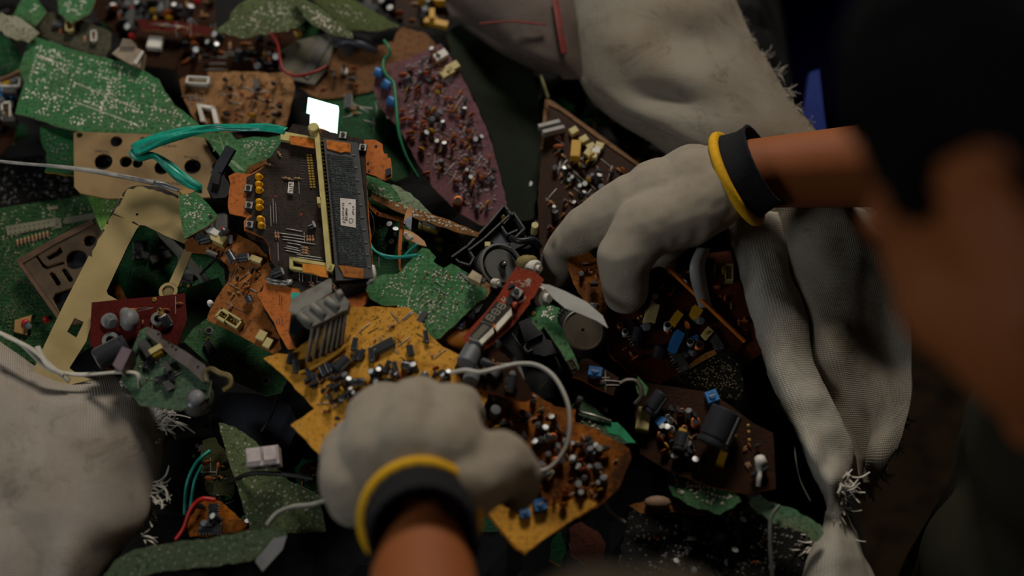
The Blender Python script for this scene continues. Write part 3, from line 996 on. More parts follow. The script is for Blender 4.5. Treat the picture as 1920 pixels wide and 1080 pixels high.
# purple component board
pp = [(728, 122), (760, 112), (826, 82), (846, 108), (880, 170), (912, 240), (930, 300), (950, 380), (945, 412), (905, 424), (860, 400), (810, 350), (780, 300), (748, 240), (712, 200), (700, 165), (706, 138), (728, 134)]
b, pl = board(pp, 0.026, 'long purple-brown board densely covered in orange and brown small parts', P1, tan, tx=0.08, ty=-0.08, jag=0.0006)
for (x, y, s) in ((757, 146, 1.8), (770, 132, 1), (798, 140, 1.3), (812, 148, 1), (822, 165, 1.2), (781, 176, 1), (754, 210, 1), (756, 227, 1.3), (770, 226, 1.1), (793, 232, 1.1), (778, 240, 1), (803, 212, 1), (768, 252, 1.4), (774, 263, 1), (790, 282, 1.3), (846, 188, 1), (836, 187, 1), (846, 212, 1.1), (878, 248, 1.2), (880, 262, 1), (866, 310, 1.2), (800, 328, 1.4), (884, 302, 1)):
    up_on('disc_capacitor', b, pl, x, y, 20 * math.sin(x), 0.0062 * s, 0.0062 * s, 0.005 * s, 0)
scatter(b, pl, [(740, 135), (820, 95), (870, 180), (930, 330), (935, 400), (870, 390), (790, 290)], ['resistor', 'transistor', 'capacitor', 'disc_capacitor', 'resistor', 'jumper', 'transistor', 'disc_capacitor'], 130, 29, 60, sc=.9)
solder(b, pl, [(740, 135), (820, 95), (870, 180), (930, 330), (935, 400), (870, 390), (790, 290)], 420, 30, 0.0013, m=mat('grey_solder', '#8c7c7c', 0.5, 0.1, '#4c3a34', 0.5), cluster=0.1)
for (x, y) in ((708, 136), (722, 158), (732, 190)):
    span('capacitor', b, pl, (x + 10, y + 3), (x - 5, y - 3), 0.0042, 0.0045, 0.0045, 3)
for (x, y, k) in ((826, 108, 1), (848, 130, 0), (838, 140, 0)):
    up_on('block', b, pl, x, y, 30, 0.012, 0.007, 0.006, (1, 4)[k])
up_on('coil', b, pl, 858, 380, 0, .004, .004, .006)

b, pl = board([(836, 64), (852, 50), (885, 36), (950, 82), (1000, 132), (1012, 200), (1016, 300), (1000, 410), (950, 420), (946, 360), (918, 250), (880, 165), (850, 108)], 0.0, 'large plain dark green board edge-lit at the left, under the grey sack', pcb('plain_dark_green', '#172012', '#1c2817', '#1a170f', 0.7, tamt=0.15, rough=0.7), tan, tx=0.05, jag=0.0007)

# glaring plate and its dark green board
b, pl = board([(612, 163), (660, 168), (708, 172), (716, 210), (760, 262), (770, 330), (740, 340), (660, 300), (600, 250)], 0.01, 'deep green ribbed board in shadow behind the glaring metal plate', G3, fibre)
scatter(b, pl, [(640, 180), (700, 185), (740, 280), (700, 290)], ['chip', 'jumper', 'resistor'], 12, 31)
def glare_plate():
    P = W(605, 218, 0.062)
    n = ((KEY - P).normalized() + (CAM - P).normalized()).normalized()
    pl = Pl(605, 218, 0.062)
    pl.n = n
    pl.ex = (Vector((1, 0, 0)) - n * n.x).normalized()
    pl.ey = n.cross(pl.ex)
    root = empty('metal_plate', pl.o, 'small white glaring metal plate standing beside the dark display board', 'metal plate')
    m = mat('polished_tin', '#a8ecd6', 0.42, 1.0, '#b8e0d0', 0.2, 200, 0.0)
    panel(root, [(578, 183), (634, 199), (635, 206), (631, 262), (580, 246), (582, 214), (575, 212)], pl, m, tealw, th=0.0009,
          holes=[circ(pl, 586, 192, 1.8, 8), circ(pl, 622, 204, 1.8, 8)], name='sheet')
    mb = MB()
    mb.box(pl.p(606, 262) - pl.n * 0.0 - pl.ey * 0.006, pl.ex * 0.004, pl.ey * 0.012, pl.n * 0.0008, steel)
    mb.obj('tab', root)
glare_plate()

# small greens left and under
b, pl = board([(75, 238), (112, 240), (152, 250), (150, 300), (140, 330), (84, 322), (88, 286), (76, 262)], 0.022, 'green board scrap with yellow broken edge between the largest board and the beige panel', G3, yellowp, jag=0.0008)
solder(b, pl, [(85, 250), (130, 250), (125, 310), (95, 300)], 26, 32, 0.0009, m=greyp)

# beige panel with knob holes
def knob_panel():
    pl = Pl(270, 300, 0.042, 0.02, -0.03)
    root = empty('control_panel', pl.o, 'long stained beige front panel with a row of round knob holes', 'panel')
    m = mat('stained_beige', '#8c7048', 0.55, 0, '#4c3820', 0.75, 30, 0.25)
    hs = [circ(pl, 149, 253, 6), circ(pl, 218, 265, 11.5), circ(pl, 268, 262, 6), circ(pl, 194, 303, 17, 18), circ(pl, 236, 303, 12, 14), circ(pl, 258, 306, 10, 12), circ(pl, 304, 314, 15, 16), circ(pl, 361, 312, 16, 16), circ(pl, 406, 312, 9, 12)]
    panel(root, [(138, 249), (150, 247), (205, 249), (300, 252), (382, 258), (398, 290), (420, 318), (424, 345), (416, 368), (330, 374), (200, 372), (150, 362), (139, 350)], pl, m, tan, th=0.0025, holes=hs, name='plate')
    for i, (x, y, r_) in enumerate(((194, 303, 17), (247, 305, 20), (304, 314, 15), (361, 312, 15))):
        mb = MB()
        c = pl.p(x, y, -0.006)
        rr = (pl.p(x + r_, y, -0.006) - c).length
        mb.lathe([(rr * 0.95, 0), (rr * 0.95, 0.004), (rr * 0.8, 0.004), (rr * 0.75, 0.001), (rr * 0.3, 0.0), (rr * 0.25, 0.003), (0, 0.003)], dblack, 18, o=c - pl.n * 0.004, ax=pl.n)
        mb.obj('knob_socket', root, smooth=False)
    sg = []
    rnd = random.Random(4)
    for (x0, y0, k) in ((178, 281, 8), (300, 270, 9), (345, 292, 8), (310, 341, 12), (250, 283, 6)):
        for j in range(k):
            x = x0 + j * 3.6
            y = y0 + j * 0.3
            for (u, v, s, t) in rnd.sample([(0, 0, 0, 4), (0, 0, 2, 0), (0, 4, 2, 4), (2, 0, 2, 4), (0, 2, 2, 2)], 3):
                sg.append((x + u, y + v, x + s, y + t))
    marks(root, pl, sg, 0.00005, 0.00035, ink, 'worn_printed_lettering')
knob_panel()

# left area
b, pl = board([(-12, 392), (40, 384), (110, 374), (160, 366), (188, 395), (192, 440), (190, 640), (120, 680), (80, 690), (-12, 640)], 0.004, 'large dark green board with white connector outlines at the left edge', pcb('green_silkscreen', '#173a1e', '#3f5a36', '#22261a', 0.55, tscale=120, tamt=0.8), G5, tx=-0.05)
for (q) in (((10, 424), (108, 408), (110, 423), (14, 442)), ((120, 408), (182, 398), (184, 408), (122, 420)), ((103, 411), (114, 409), (116, 427), (105, 428)), ((88, 388), (108, 385), (109, 391), (90, 394))):
    o_ = slab(b, 'connector', pl, list(q), 0, 0.0012, mat('dim_grey_pads', '#6a6650', 0.6, 0, '#3a3828', 0.5))
sg = []
for i in range(9):
    sg.append((18 + i * 9, 430 - i * 1.6, 20 + i * 9, 430 - i * 1.6)); sg.append((19 + i * 9, 438 - i * 1.6, 21 + i * 9, 438 - i * 1.6))
marks(b, pl, sg, 0.0013, 0.0012, dblack, 'contact_holes')
for i in range(9):
    span('resistor', b, pl, (34 + i * 7, 463 - i * 2), (32 + i * 7, 447 - i * 2), 0.0011, 0.0012, 0.0012, 0)
solder(b, pl, [(0, 395), (155, 372), (185, 400), (180, 440), (110, 460), (30, 480), (0, 480)], 120, 33, 0.001, m=mat('dull_pads', '#8c8468', 0.5, 0.2, '#4c4834', 0.4), cluster=0.4)
solder(b, pl, [(0, 480), (60, 480), (90, 560), (110, 640), (20, 640), (0, 600)], 220, 34, 0.0009, m=mat('dim_pads', '#5a563e', 0.5, 0.2, '#2c2a1c', 0.4), cluster=0.5)
span('capacitor', b, pl, (50, 606), (54, 612), 0.003, 0.001, 0.006, 0)
up_on('led', b, pl, 50, 608, 0, 0.008, 0.008, 0.006, 1)
up_on('led', b, pl, 88, 600, 0, 0.006, 0.006, 0.005, 1)
slab(b, 'rail', pl, [(28, 600), (60, 590), (50, 628), (26, 622)], 0, 0.003, tan)

b, pl = board([(144, 322), (150, 320), (190, 326), (196, 350), (218, 368), (232, 380), (215, 410), (192, 436), (186, 424), (168, 380), (155, 350)], 0.03, 'green board strip with bright edge and row of joints left of the cream frame', G5, orangep, tx=-0.1)
solder(b, pl, [(195, 365), (225, 380), (205, 405), (190, 390)], 22, 35, 0.0008, rows=(((162, 346), (171, 368), 5),))
up_on('block', b, pl, 176, 336, -8, 0.008, 0.005, 0.002, 4)
scatter(b, pl, [(180, 330), (192, 340), (196, 352), (186, 350)], ['disc_capacitor', 'transistor'], 4, 36)
b, pl = board([(218, 342), (262, 328), (278, 328), (284, 340), (250, 356), (230, 368)], 0.036, 'lime green board tip peeping out above the cream frame', G5, orangep)
solder(b, pl, [(225, 350), (270, 335), (240, 360)], 12, 37, 0.0009)

# remote-control style panel with cut-outs
def remote():
    pl = Pl(110, 520, 0.02, -0.08, 0.0)
    root = empty('keypad_panel', pl.o, 'grimy brown keypad cover with round, slotted and hook-shaped cut-outs', 'panel')
    m = mat('grimy_brown', '#52402c', 0.6, 0, '#2c2014', 0.7, 45, 0.3)
    def q(*a):
        return [pl.p(x, y) for x, y in a]
    hs = [circ(pl, 143, 486, 20, 20), circ(pl, 168, 451, 12, 16),
          q((86, 481), (106, 470), (113, 462), (118, 473), (110, 480), (92, 488)),
          q((92, 514), (97, 509), (102, 511), (114, 530), (113, 535), (106, 536)),
          q((115, 507), (120, 502), (125, 504), (137, 523), (136, 528), (129, 529)),
          q((98, 560), (104, 549), (140, 537), (150, 540), (150, 575), (112, 588)),
          q((66, 480), (70, 478), (80, 492), (88, 498), (118, 489), (122, 495), (88, 505), (78, 500))]
    panel(root, [(30, 490), (34, 484), (100, 448), (172, 412), (182, 416), (190, 432), (196, 520), (190, 600), (118, 610), (80, 556), (42, 508)], pl, m, tan, th=0.0022, holes=hs, name='plate')
    mb = MB()
    A = [(30, 489), (100, 447), (173, 411), (177, 420), (104, 457), (42, 494)]
    mb.prism([[pl.p(x, y, 0.0012) for x, y in A]], -pl.n * 0.0014, mat('rim_brown', '#5c4330', 0.6, 0, '#3c2818', 0.6))
    mb.prism([[pl.p(x, y, 0.0012) for x, y in [(30, 489), (42, 494), (122, 606), (116, 610)]]], -pl.n * 0.0014, mat('rim_brown', '#6b4c30'))
    mb.obj('raised_rim', root)
    slab(root, 'rubber_pad', pl, [(60, 470), (190, 430), (196, 590), (120, 600), (70, 520)], -0.0075, -0.006, dblack)
remote()

# cream frame
def cream_frame():
    pl = Pl(220, 500, 0.052, -0.04, 0.02)
    root = empty('metal_faceplate', pl.o, 'dirty cream metal faceplate with large rectangular opening and chipped black edge', 'faceplate')
    m = mat('dirty_cream', '#a08a5a', 0.5, 0, '#6c5832', 0.55, 22, 0.12)
    inner = [pl.p(x, y) for x, y in ((263, 422), (272, 423), (312, 443), (350, 458), (338, 500), (312, 560), (250, 572), (222, 563), (202, 552), (200, 545), (214, 515), (240, 460), (256, 430))]
    hole2 = [pl.p(x, y) for x, y in ((140, 596), (157, 604), (143, 633), (126, 622))]
    # left strip and top as one outline with the opening cut from the right
    out = [(222, 376), (232, 358), (248, 348), (278, 348), (300, 352), (330, 362), (340, 372), (348, 400), (352, 452), (346, 457), (312, 443), (272, 423), (263, 422), (256, 430), (240, 460), (214, 515), (200, 545), (202, 552), (222, 563), (240, 580), (200, 620), (170, 612), (162, 640), (130, 690), (150, 705), (172, 712), (120, 724), (70, 712), (60, 700), (84, 645), (120, 570), (160, 492)]
    panel(root, out, pl, m, dblack, th=0.0014, holes=[circ(pl, 257, 402, 2.6, 10), hole2], name='sheet')
    mb = MB()
    rnd = random.Random(9)
    # chipped dark paint along the outer edge
    edge = [(166, 478), (180, 452), (196, 424), (210, 398), (224, 374), (234, 358), (250, 349), (280, 349), (305, 353), (336, 368)]
    L = smoothline([Vector((x, y, 0)) for x, y in edge], 5)
    for i in range(len(L) - 1):
        a, c2 = L[i], L[i + 1]
        d = (c2 - a).normalized()
        nn = Vector((-d.y, d.x, 0))
        if i not in (9, 10, 21):
            wd = 4.2 + 6.5 * noise.noise(Vector((i * .42, 1.7, 0)))
            w2 = 4.2 + 6.5 * noise.noise(Vector(((i + 1) * .42, 1.7, 0)))
            q_ = [a, c2, c2 + nn * max(.8, w2), a + nn * max(.8, wd)]
            mb.quadbox([pl.p(p.x, p.y) for p in q_], pl.n * 0.00025, mat('chipped_black', '#241f1a', 0.7, 0, '#5a4a34', 0.6))
    for s_ in (((211, 402), (232, 409), (224, 405), (214, 401)), ((247, 417), (262, 424), (258, 420), (250, 415))):
        mb.quadbox([pl.p(x, y) for x, y in s_], pl.n * 0.00025, dblack)
    mb.obj('chipped_paint', root)
    # arm with ring end
    mb = MB()
    mb.quadbox([pl.p(x, y, -0.0015) for x, y in ((347, 468), (362, 472), (334, 540), (318, 530))], pl.n * 0.0014, m)
    c = pl.p(316, 547, -0.0015)
    ro, ri = (pl.p(332, 547) - c).length, (pl.p(327, 547) - c).length
    ri = ro * 0.66
    mb.lathe([(ri, 0), (ro, 0), (ro, 0.0014), (ri, 0.0014), (ri, 0)], m, 22, o=c, ax=pl.n)
    mb.obj('ring_arm', root)
cream_frame()

b, pl = board([(262, 424), (350, 440), (420, 505), (424, 560), (350, 572), (240, 590), (190, 560), (206, 520)], 0.008, 'black-green board with faint joints seen through the cream frame opening', G3, fibre, tx=0.1)
solder(b, pl, [(262, 430), (340, 460), (400, 540), (230, 560)], 150, 38, 0.0006, m=greyp)
scatter(b, pl, [(262, 430), (340, 460), (400, 540), (230, 560)], ['chip', 'resistor', 'jumper'], 14, 39)
b, pl = board([(284, 420), (300, 428), (344, 468), (412, 542), (396, 546), (340, 488), (300, 446)], 0.024, 'grey flat metal strip running diagonally under the ring arm', mat('grey_strip', '#55534a', 0.45, 0.3, '#34302a', 0.4), greyp, name='metal_strip', cat='metal strip', th=0.002)
b, pl = board([(210, 536), (224, 534), (238, 562), (224, 566), (216, 552)], 0.03, 'short yellow-brown strip in the lower corner of the cream frame opening', Y2, tan, name='board_fragment', cat='board fragment')

# dark red board
b, pl = board([(172, 567), (230, 561), (290, 556), (346, 550), (350, 600), (332, 650), (262, 700), (196, 690), (168, 640)], 0.062, 'dark red board with grey coils and round cans below the cream frame', R2, mat('red_edge', '#7c3420', 0.6), tx=-0.02, ty=0.02)
def ring(x, y, r_, m):
    mb = MB()
    c = pl.p(x, y)
    rr = (pl.p(x + r_, y) - c).length
    mb.lathe([(rr * 0.55, 0), (rr, 0), (rr, 0.003), (rr * 0.55, 0.003), (rr * 0.55, 0)], m, 18, o=c, ax=pl.n)
    mb.obj('insulating_washer', b)
ring(206, 603, 15, greyp); ring(209, 640, 16, greyp); ring(298, 600, 14, greyp)
cap(b, pl, (203, 602), (213, 607), 9, 2)
mb = MB()
mb.ball(pl.p(243, 600, 0.010), 0.0075, greyp, sc=(1, 1.3, 1)); mb.ball(pl.p(236, 588, 0.009), 0.005, greyp)
mb.tube([pl.p(228, 583, .008), pl.p(256, 582, .008)], 0.002, ceram, 8)
mb.obj('choke', b, smooth=True)
span('capacitor', b, pl, (238, 645), (180, 676), 0.0085, 0.01, 0.012, 0)
cap(b, pl, (318, 612), (305, 592), 9)
up_on('screw', b, pl, 290, 562, 0, 0.004, 0.004, 0.003)
up_on('screw', b, pl, 305, 591, 0, 0.005, 0.005, 0.024)
marks(b, pl, [(256, 578, 288, 577), (256, 584, 288, 577)], 0.004, 0.0003, steel, 'lead_wire')
scatter(b, pl, [(240, 570), (340, 560), (330, 600), (270, 620)], ['resistor', 'jumper'], 7, 40)

def relay():
    pl = Pl(236, 676, 0.085, 0, 0)
    root = empty('relay', pl.o, 'mauve-grey rectangular relay box beside the grey-green module', 'relay')
    mauve = mat('mauve_plastic', '#6e5c60', 0.5, 0, '#3c3030', 0.4)
    slab(root, 'case', pl, [(229, 649), (247, 656), (228, 696), (211, 684)], -0.006, 0.010, mauve, mat('mauve_side', '#7c6a5c', 0.5))
    slab(root, 'base', pl, [(232, 652), (257, 660), (238, 702), (214, 690)], -0.010, -0.004, dblack)
relay()
b, pl = board([(262, 620), (276, 612), (300, 632), (330, 650), (384, 692), (398, 712), (392, 745), (340, 770), (262, 760), (226, 712)], 0.078, 'grey-green module board with metal side rail near the frayed sack corner', G6, fibre, tx=-0.05)
solder(b, pl, [(262, 640), (290, 640), (340, 690), (300, 740), (245, 700)], 60, 41, 0.0009, m=mat('dull_pads', '#8c8468'))
up_on('chip', b, pl, 282, 680, 60, 0.012, 0.007, 0.003)
scatter(b, pl, [(262, 640), (300, 650), (350, 700), (300, 740)], ['resistor', 'block', 'jumper', 'chip'], 12, 42, 30)
mb = MB()
rail = [(276, 612), (300, 622), (302, 636), (330, 648), (350, 660), (384, 684), (392, 716), (380, 716), (352, 690), (320, 668), (296, 644), (272, 624)]
mb.prism([[pl.p(x, y, 0.005) for x, y in rail]], -pl.n * 0.006, mat('dull_tin', '#6e645c', 0.45, 0.5, '#3c3028', 0.5))
for (x, y) in ((297, 626), (317, 643), (323, 649), (330, 655), (371, 688)):
    mb.box(pl.p(x, y, 0.0051), pl.ex * 0.0009, pl.ey * 0.0009, pl.n * 0.0002, dblack)
mb.obj('metal_rail', b)
mb = MB()
mb.tube(smoothline([pl.p(x, y, 0.004) for x, y in ((388, 716), (384, 700), (396, 692), (412, 700), (430, 706), (432, 722), (418, 732))], 6), 0.0022, mat('dull_brass', '#6c5c34', 0.45, 0.4), 8, flat=0.5)
mb.obj('bent_hook', b, smooth=True)
mb = MB()
q = Pl(372, 745, 0.07)
mb.ball(q.p(370, 748), 0.013, mat('smoky_plastic', '#4c4a44', 0.3, 0, '#2c2822', 0.5), sc=(1, 1.2, 0.8))
mb.lathe([(0.006, 0), (0.006, 0.004), (0.0, 0.004)], greyp, 12, o=q.p(370, 748, 0.009), ax=q.n)
tag(mb.obj('bulb_cover', smooth=True), 'smoky grey rounded cover behind the frayed threads of the left sack', 'plastic cover')

b, pl = board([(344, 640), (362, 616), (392, 594), (420, 602), (470, 636), (520, 662), (548, 694), (528, 736), (500, 742), (440, 716), (400, 690)], 0.036, 'green board with round plated screw holes under the orange arm board', G1, fibre, tx=0.04, holes=())
for (x, y, r_) in ((392, 620, 8), (427, 667, 7), (499, 714, 8), (374, 619, 3), (440, 686, 4), (404, 690, 4)):
    c = pl.p(x, y); rr = (pl.p(x + r_, y) - c).length
    mb = MB(); mb.lathe([(rr * 0.6, 0.0001), (rr * 0.6, 0.0004), (rr, 0.0004), (rr, 0)], greyp, 16, o=c, ax=pl.n)
    mb.lathe([(rr * 0.58, 0), (rr * 0.58, 0.0002), (0, 0.0002)], dblack, 16, o=c, ax=pl.n)
    mb.obj('plated_hole', b)
scatter(b, pl, [(380, 640), (420, 620), (510, 690), (490, 720), (420, 690)], ['jumper', 'resistor', 'chip'], 8, 43, 30)
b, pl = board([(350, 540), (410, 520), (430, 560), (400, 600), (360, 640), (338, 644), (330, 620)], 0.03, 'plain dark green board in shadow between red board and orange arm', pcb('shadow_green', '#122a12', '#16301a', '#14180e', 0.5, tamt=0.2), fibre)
b, pl = board([(392, 760), (420, 735), (480, 738), (545, 760), (560, 800), (540, 840), (500, 842), (440, 812)], 0.012, 'dark slate plastic sheet under the broken yellow board tip', mat('slate_sheet', '#2a2a30', 0.5, 0, '#14120f', 0.5, 30), dgrey, name='plastic_sheet', cat='plastic sheet', th=0.0015)

# orange arm board
oa = [(346, 455), (352, 449), (372, 440), (400, 432), (440, 436), (478, 456), (500, 478), (508, 505), (502, 522), (486, 548), (486, 560), (505, 600), (524, 632), (528, 655), (514, 664), (470, 640), (430, 618), (388, 600), (390, 590), (405, 560), (418, 540), (428, 528), (430, 510), (426, 496), (412, 484), (396, 478), (348, 470)]
b, pl = board(oa, 0.062, 'curved orange-brown board arm with small parts and cream connector', pcb('burnt_orange', '#94582a', '#a87038', '#3c2410', 0.6, tamt=0.35), orangep, tx=-0.05, jag=0.0004)
up_on('block', b, pl, 412, 453, -25, 0.014, 0.008, 0.008, 1)
up_on('block', b, pl, 404, 442, -25, 0.011, 0.005, 0.009, 4)
up_on('block', b, pl, 482, 490, -20, 0.010, 0.005, 0.005, 1)
span('capacitor', b, pl, (372, 452), (396, 446), 0.0036, 0.005, 0.006, 0)
span('capacitor', b, pl, (366, 444), (378, 436), 0.004, 0.005, 0.008, 0)
span('capacitor', b, pl, (428, 472), (440, 492), 0.0034, 0.005, 0.005, 0)
span('capacitor', b, pl, (446, 484), (466, 482), 0.0036, 0.005, 0.006, 0)
for i in range(4):
    span('resistor', b, pl, (386 + i * 8, 478 + i * 3 - 4), (392 + i * 8, 462 + i * 3), 0.0011, .0012, .0012, 0)
span('coil', b, pl, (388, 472), (408, 480), 0.0024, 0.003, 0.003, 1)
up_on('led', b, pl, 422, 436, 0, 0.006, 0.006, 0.008, 1)
span('capacitor', b, pl, (424, 432), (416, 440), 0.003, 0.012, 0.006, 0)
cap(b, pl, (432, 458), (433, 442), 4, 2)
up_on('disc_capacitor', b, pl, 463, 541, 20, 0.008, 0.008, 0.004, 0)
up_on('connector', b, pl, 434, 603, -32, 0.021, 0.008, 0.008, 0)
up_on('connector', b, pl, 421, 598, -32, 0.009, 0.008, 0.008, 0)
span('capacitor', b, pl, (464, 556), (470, 568), 0.003, 0.004, 0.004, 0)
scatter(b, pl, [(440, 500), (490, 500), (480, 545), (445, 560), (430, 590), (420, 570)], ['resistor', 'jumper', 'resistor', 'transistor'], 22, 44, 60, sc=0.85)
marks(b, pl, [(422, 568, 462, 588), (470, 600, 456, 626), (432, 520, 442, 512), (430, 530, 440, 505)], 0.00005, 0.0007, ink)
up_on('block', b, pl, 492, 632, 60, 0.008, 0.007, 0.004, 1)
up_on('block', b, pl, 504, 646, 60, 0.008, 0.006, 0.004, 1)
mb = MB()
mb.lathe([(0.0022, 0), (0.0026, .002), (0.0022, .006), (0, .006)], white, 10, o=Pl(396, 572, .05).o, ax=N0)
tag(mb.obj('peg', smooth=True), 'tiny white plastic peg at the left rim of the curved orange arm board', 'peg')

# small green triangle pieces near ribbon
b, pl = board([(336, 358), (350, 354), (366, 358), (390, 382), (407, 402), (406, 410), (386, 426), (346, 448), (342, 430), (337, 400)], 0.074, 'small bright green kite-shaped board lying on the cream frame corner', G2, orangep)
solder(b, pl, [(342, 365), (362, 368), (395, 400), (350, 435)], 70, 45, 0.0009)
c = pl.p(395, 407); mb = MB(); mb.lathe([(0.0016, 0), (0.0016, 0.0003), (0, 0.0003)], dblack, 12, o=c, ax=pl.n); mb.obj('mounting_hole', b)
slab(b, 'broken_corner', pl, [(337, 358), (350, 353), (366, 357), (360, 362), (342, 365)], 0, 0.0004, tan)
b, pl = board([(383, 252), (400, 248), (432, 248), (444, 262), (476, 256), (502, 258), (532, 252), (530, 268), (516, 292), (498, 300), (466, 318), (456, 330), (444, 326), (415, 296), (398, 276)], 0.05, 'bright green torn board between teal ribbon and the dark display board', G2, tan, tx=-0.05, jag=0.0006)
solder(b, pl, [(455, 265), (520, 262), (505, 292), (465, 305)], 70, 46, 0.0008)
sg = [(396, 262, 414, 268), (412, 256, 420, 282), (424, 262, 426, 274), (405, 275, 400, 284)]
for i in range(5):
    sg.append((428 + i * 3, 298 + i * 1, 450 + i * 3, 318 + i * 1)) if i < 4 else None
marks(b, pl, sg, 0.0001, 0.0008, mat('tinned_track', '#8ca078', 0.4, 0.2))
slab(b, 'brown_tape', pl, [(466, 312), (500, 298), (500, 306), (478, 318), (462, 330), (458, 326)], 0, 0.001, B1)

def black_probe():
    q = Pl(405, 320, 0.07)
    root = empty('joystick', q.o, 'black plastic stalk with slanted square tip left of the orange board rim', 'stalk')
    mb = MB()
    A, B = q.p(404, 330, 0.004), q.p(434, 277, 0.014)
    d = (B - A).normalized(); x = d.cross(q.n).normalized(); y = x.cross(d)
    mb.box((A + B) / 2, x * 0.0042, y * 0.002, (B - A) / 2, black)
    mb.obj('shaft', root)
    slab(root, 'foot', q, [(388, 354), (394, 334), (400, 316), (410, 314), (418, 326), (430, 344), (434, 354), (424, 370), (400, 372)], -0.008, 0.006, dblack)
    slab(root, 'collar', q, [(396, 342), (402, 322), (414, 326), (410, 346)], 0.006, 0.011, black)
black_probe()

# ================================================================ the dark display board in the middle
def display_board():
    pl = Pl(590, 400, 0.078, -0.03, -0.03)
    root = empty('display_board', pl.o, 'large orange-rimmed black display board with yellow lamps and white paper label', 'circuit board')
    outl = [(428, 330), (440, 324), (470, 326), (484, 318), (500, 308), (512, 290), (530, 268), (560, 245), (600, 240), (640, 254), (684, 262), (704, 262), (717, 270), (720, 288), (726, 288), (727, 296), (732, 296), (735, 318), (735, 332), (722, 338), (705, 330), (686, 324), (700, 500), (699, 548), (684, 572), (650, 600), (600, 640), (565, 655), (540, 655), (523, 627), (514, 604), (502, 586), (487, 560), (482, 552), (492, 545), (496, 528), (512, 512), (520, 504), (507, 487), (504, 462), (495, 447), (480, 440), (458, 432), (457, 415), (463, 408), (442, 403), (430, 400), (427, 380), (432, 345)]
    panel(root, outl, pl, O1, orangep, th=0.0016, jag=0.0005, seed=8)
    blk = [(526, 268), (540, 246), (549, 232), (577, 237), (622, 248), (638, 252), (682, 260), (686, 300), (690, 400), (697, 500), (683, 548), (652, 560), (600, 545), (556, 540), (505, 533), (498, 520), (518, 503), (508, 487), (505, 462), (496, 447), (480, 438), (464, 430), (463, 412), (474, 404), (462, 398), (462, 332), (475, 326), (492, 316)]
    slab(root, 'black_coating', pl, blk, 0, 0.0004, K1, tan)
    t2 = pl.shift(0.0004)
    for (y, x) in ((333, 486), (347, 486), (358, 487), (380, 487), (390, 487), (385 + 0, 488), (412, 489), (424, 491)):
        if (y, x) == (385, 488):
            continue
        up_on('led', root, t2, x, y, 0, 0.0068, 0.0052, 0.006, 0)
    for (x, y) in ((467, 355), (468, 387), (469, 423), (644, 256), (681, 279)):
        up_on('button', root, t2, x, y, -5, 0.0062, 0.0062, 0.0045)
    # gold strip contacts
    mb = MB()
    for i in range(13):
        x, y = 575 + i * 0.55, 290 + i * 5
        for dx in (0, 6):
            mb.quadbox([t2.p(x + dx, y), t2.p(x + dx + 4.5, y + 0.5), t2.p(x + dx + 4.5, y + 3.4), t2.p(x + dx, y + 3)], pl.n * 0.0012, brass)
    o = mb.obj('gold_contacts', root)
    mb = MB()
    for i in range(13):
        x, y = 562 + i * 0.4, 290 + i * 5
        mb.quadbox([t2.p(x, y), t2.p(x + 9, y + 0.5), t2.p(x + 9, y + 1.6), t2.p(x, y + 1.2)], pl.n * 0.0003, dgrey)
    mb.obj('contact_tracks', root)
    for (a, b_) in (((528, 332), (550, 337)), ((549, 334), (566, 335)), ((520, 283), (528, 295)), ((496, 306), (512, 310)),
                    ((516, 432), (518, 450)), ((521, 433), (523, 451)), ((576, 438), (577, 456)), ((581, 438), (582, 456)), ((586, 438), (588, 456)),
                    ((564, 463), (580, 466)), ((564, 468), (580, 471)), ((564, 473), (580, 476)), ((578, 528), (592, 532)), ((580, 534), (592, 537)), ((622, 530), (632, 540)), ((624, 538), (634, 547))):
        span('resistor', root, t2, a, b_, 0.0011, 0.0012, 0.0012, 0)
    for (x, y, L, a) in ((508, 405, 22, 92), (513, 396, 26, 92), (518, 400, 22, 92), (552, 432, 16, -10), (548, 441, 26, -8), (551, 447, 22, -8), (550, 452, 20, -8), (572, 456, 20, -8), (552, 458, 14, -10), (548, 464, 12, -12), (549, 468, 16, -12), (550, 473, 15, -12), (522, 472, 20, 92), (580, 481, 24, -8), (582, 486, 26, -8), (584, 491, 24, -8), (571, 446, 12, 92), (562, 520, 8, 90), (568, 522, 8, 90), (584, 524, 8, 90), (561, 352, 14, 92), (497, 420, 12, 92), (595, 522, 10, 90), (604, 530, 12, -10)):
        up_on('jumper', root, t2, x, y, a, L * 0.000445, 0.0007, 0.0007)
    span('capacitor', root, t2, (580, 424), (589, 420), 0.0034, 0.003, 0.0045, 0)
    span('capacitor', root, t2, (511, 515), (530, 508), 0.0036, 0.004, 0.006, 0)
    mb = MB()
    for d in (0, 6):
        mb.tube([t2.p(500 + d * .2, 523 + d, 0.002), t2.p(541, 530 + d, 0.002)], 0.0011, steel, 8)
    mb.box(t2.p(543, 530, .002), pl.ex * 0.002, pl.ey * 0.002, pl.n * 0.002, steel)
    mb.obj('metal_rods', root, smooth=True)
    # paper sticker with figures
    st = slab(root, 'small_sticker', t2, [(541, 341), (551, 342), (549, 363), (539, 361)], 0, 0.0035, labelm, greyp)
    marks(root, t2, [(543, 344, 549, 345), (543, 344, 543, 349), (543, 349, 549, 350), (549, 350, 548, 354), (548, 354, 543, 353), (543, 346, 546, 346),
                     (543, 356, 548, 357), (548, 357, 548, 360), (542, 359, 545, 359)], 0.0036, 0.0004, ink, 'sticker_figures')
    slab(root, 'cyan_tape', pl, [(546, 549), (560, 548), (566, 552), (560, 560), (546, 562)], 0.0, 0.0022, mat('cyan_tape', '#14a090', 0.5, 0, '#0c5a50', 0.4))
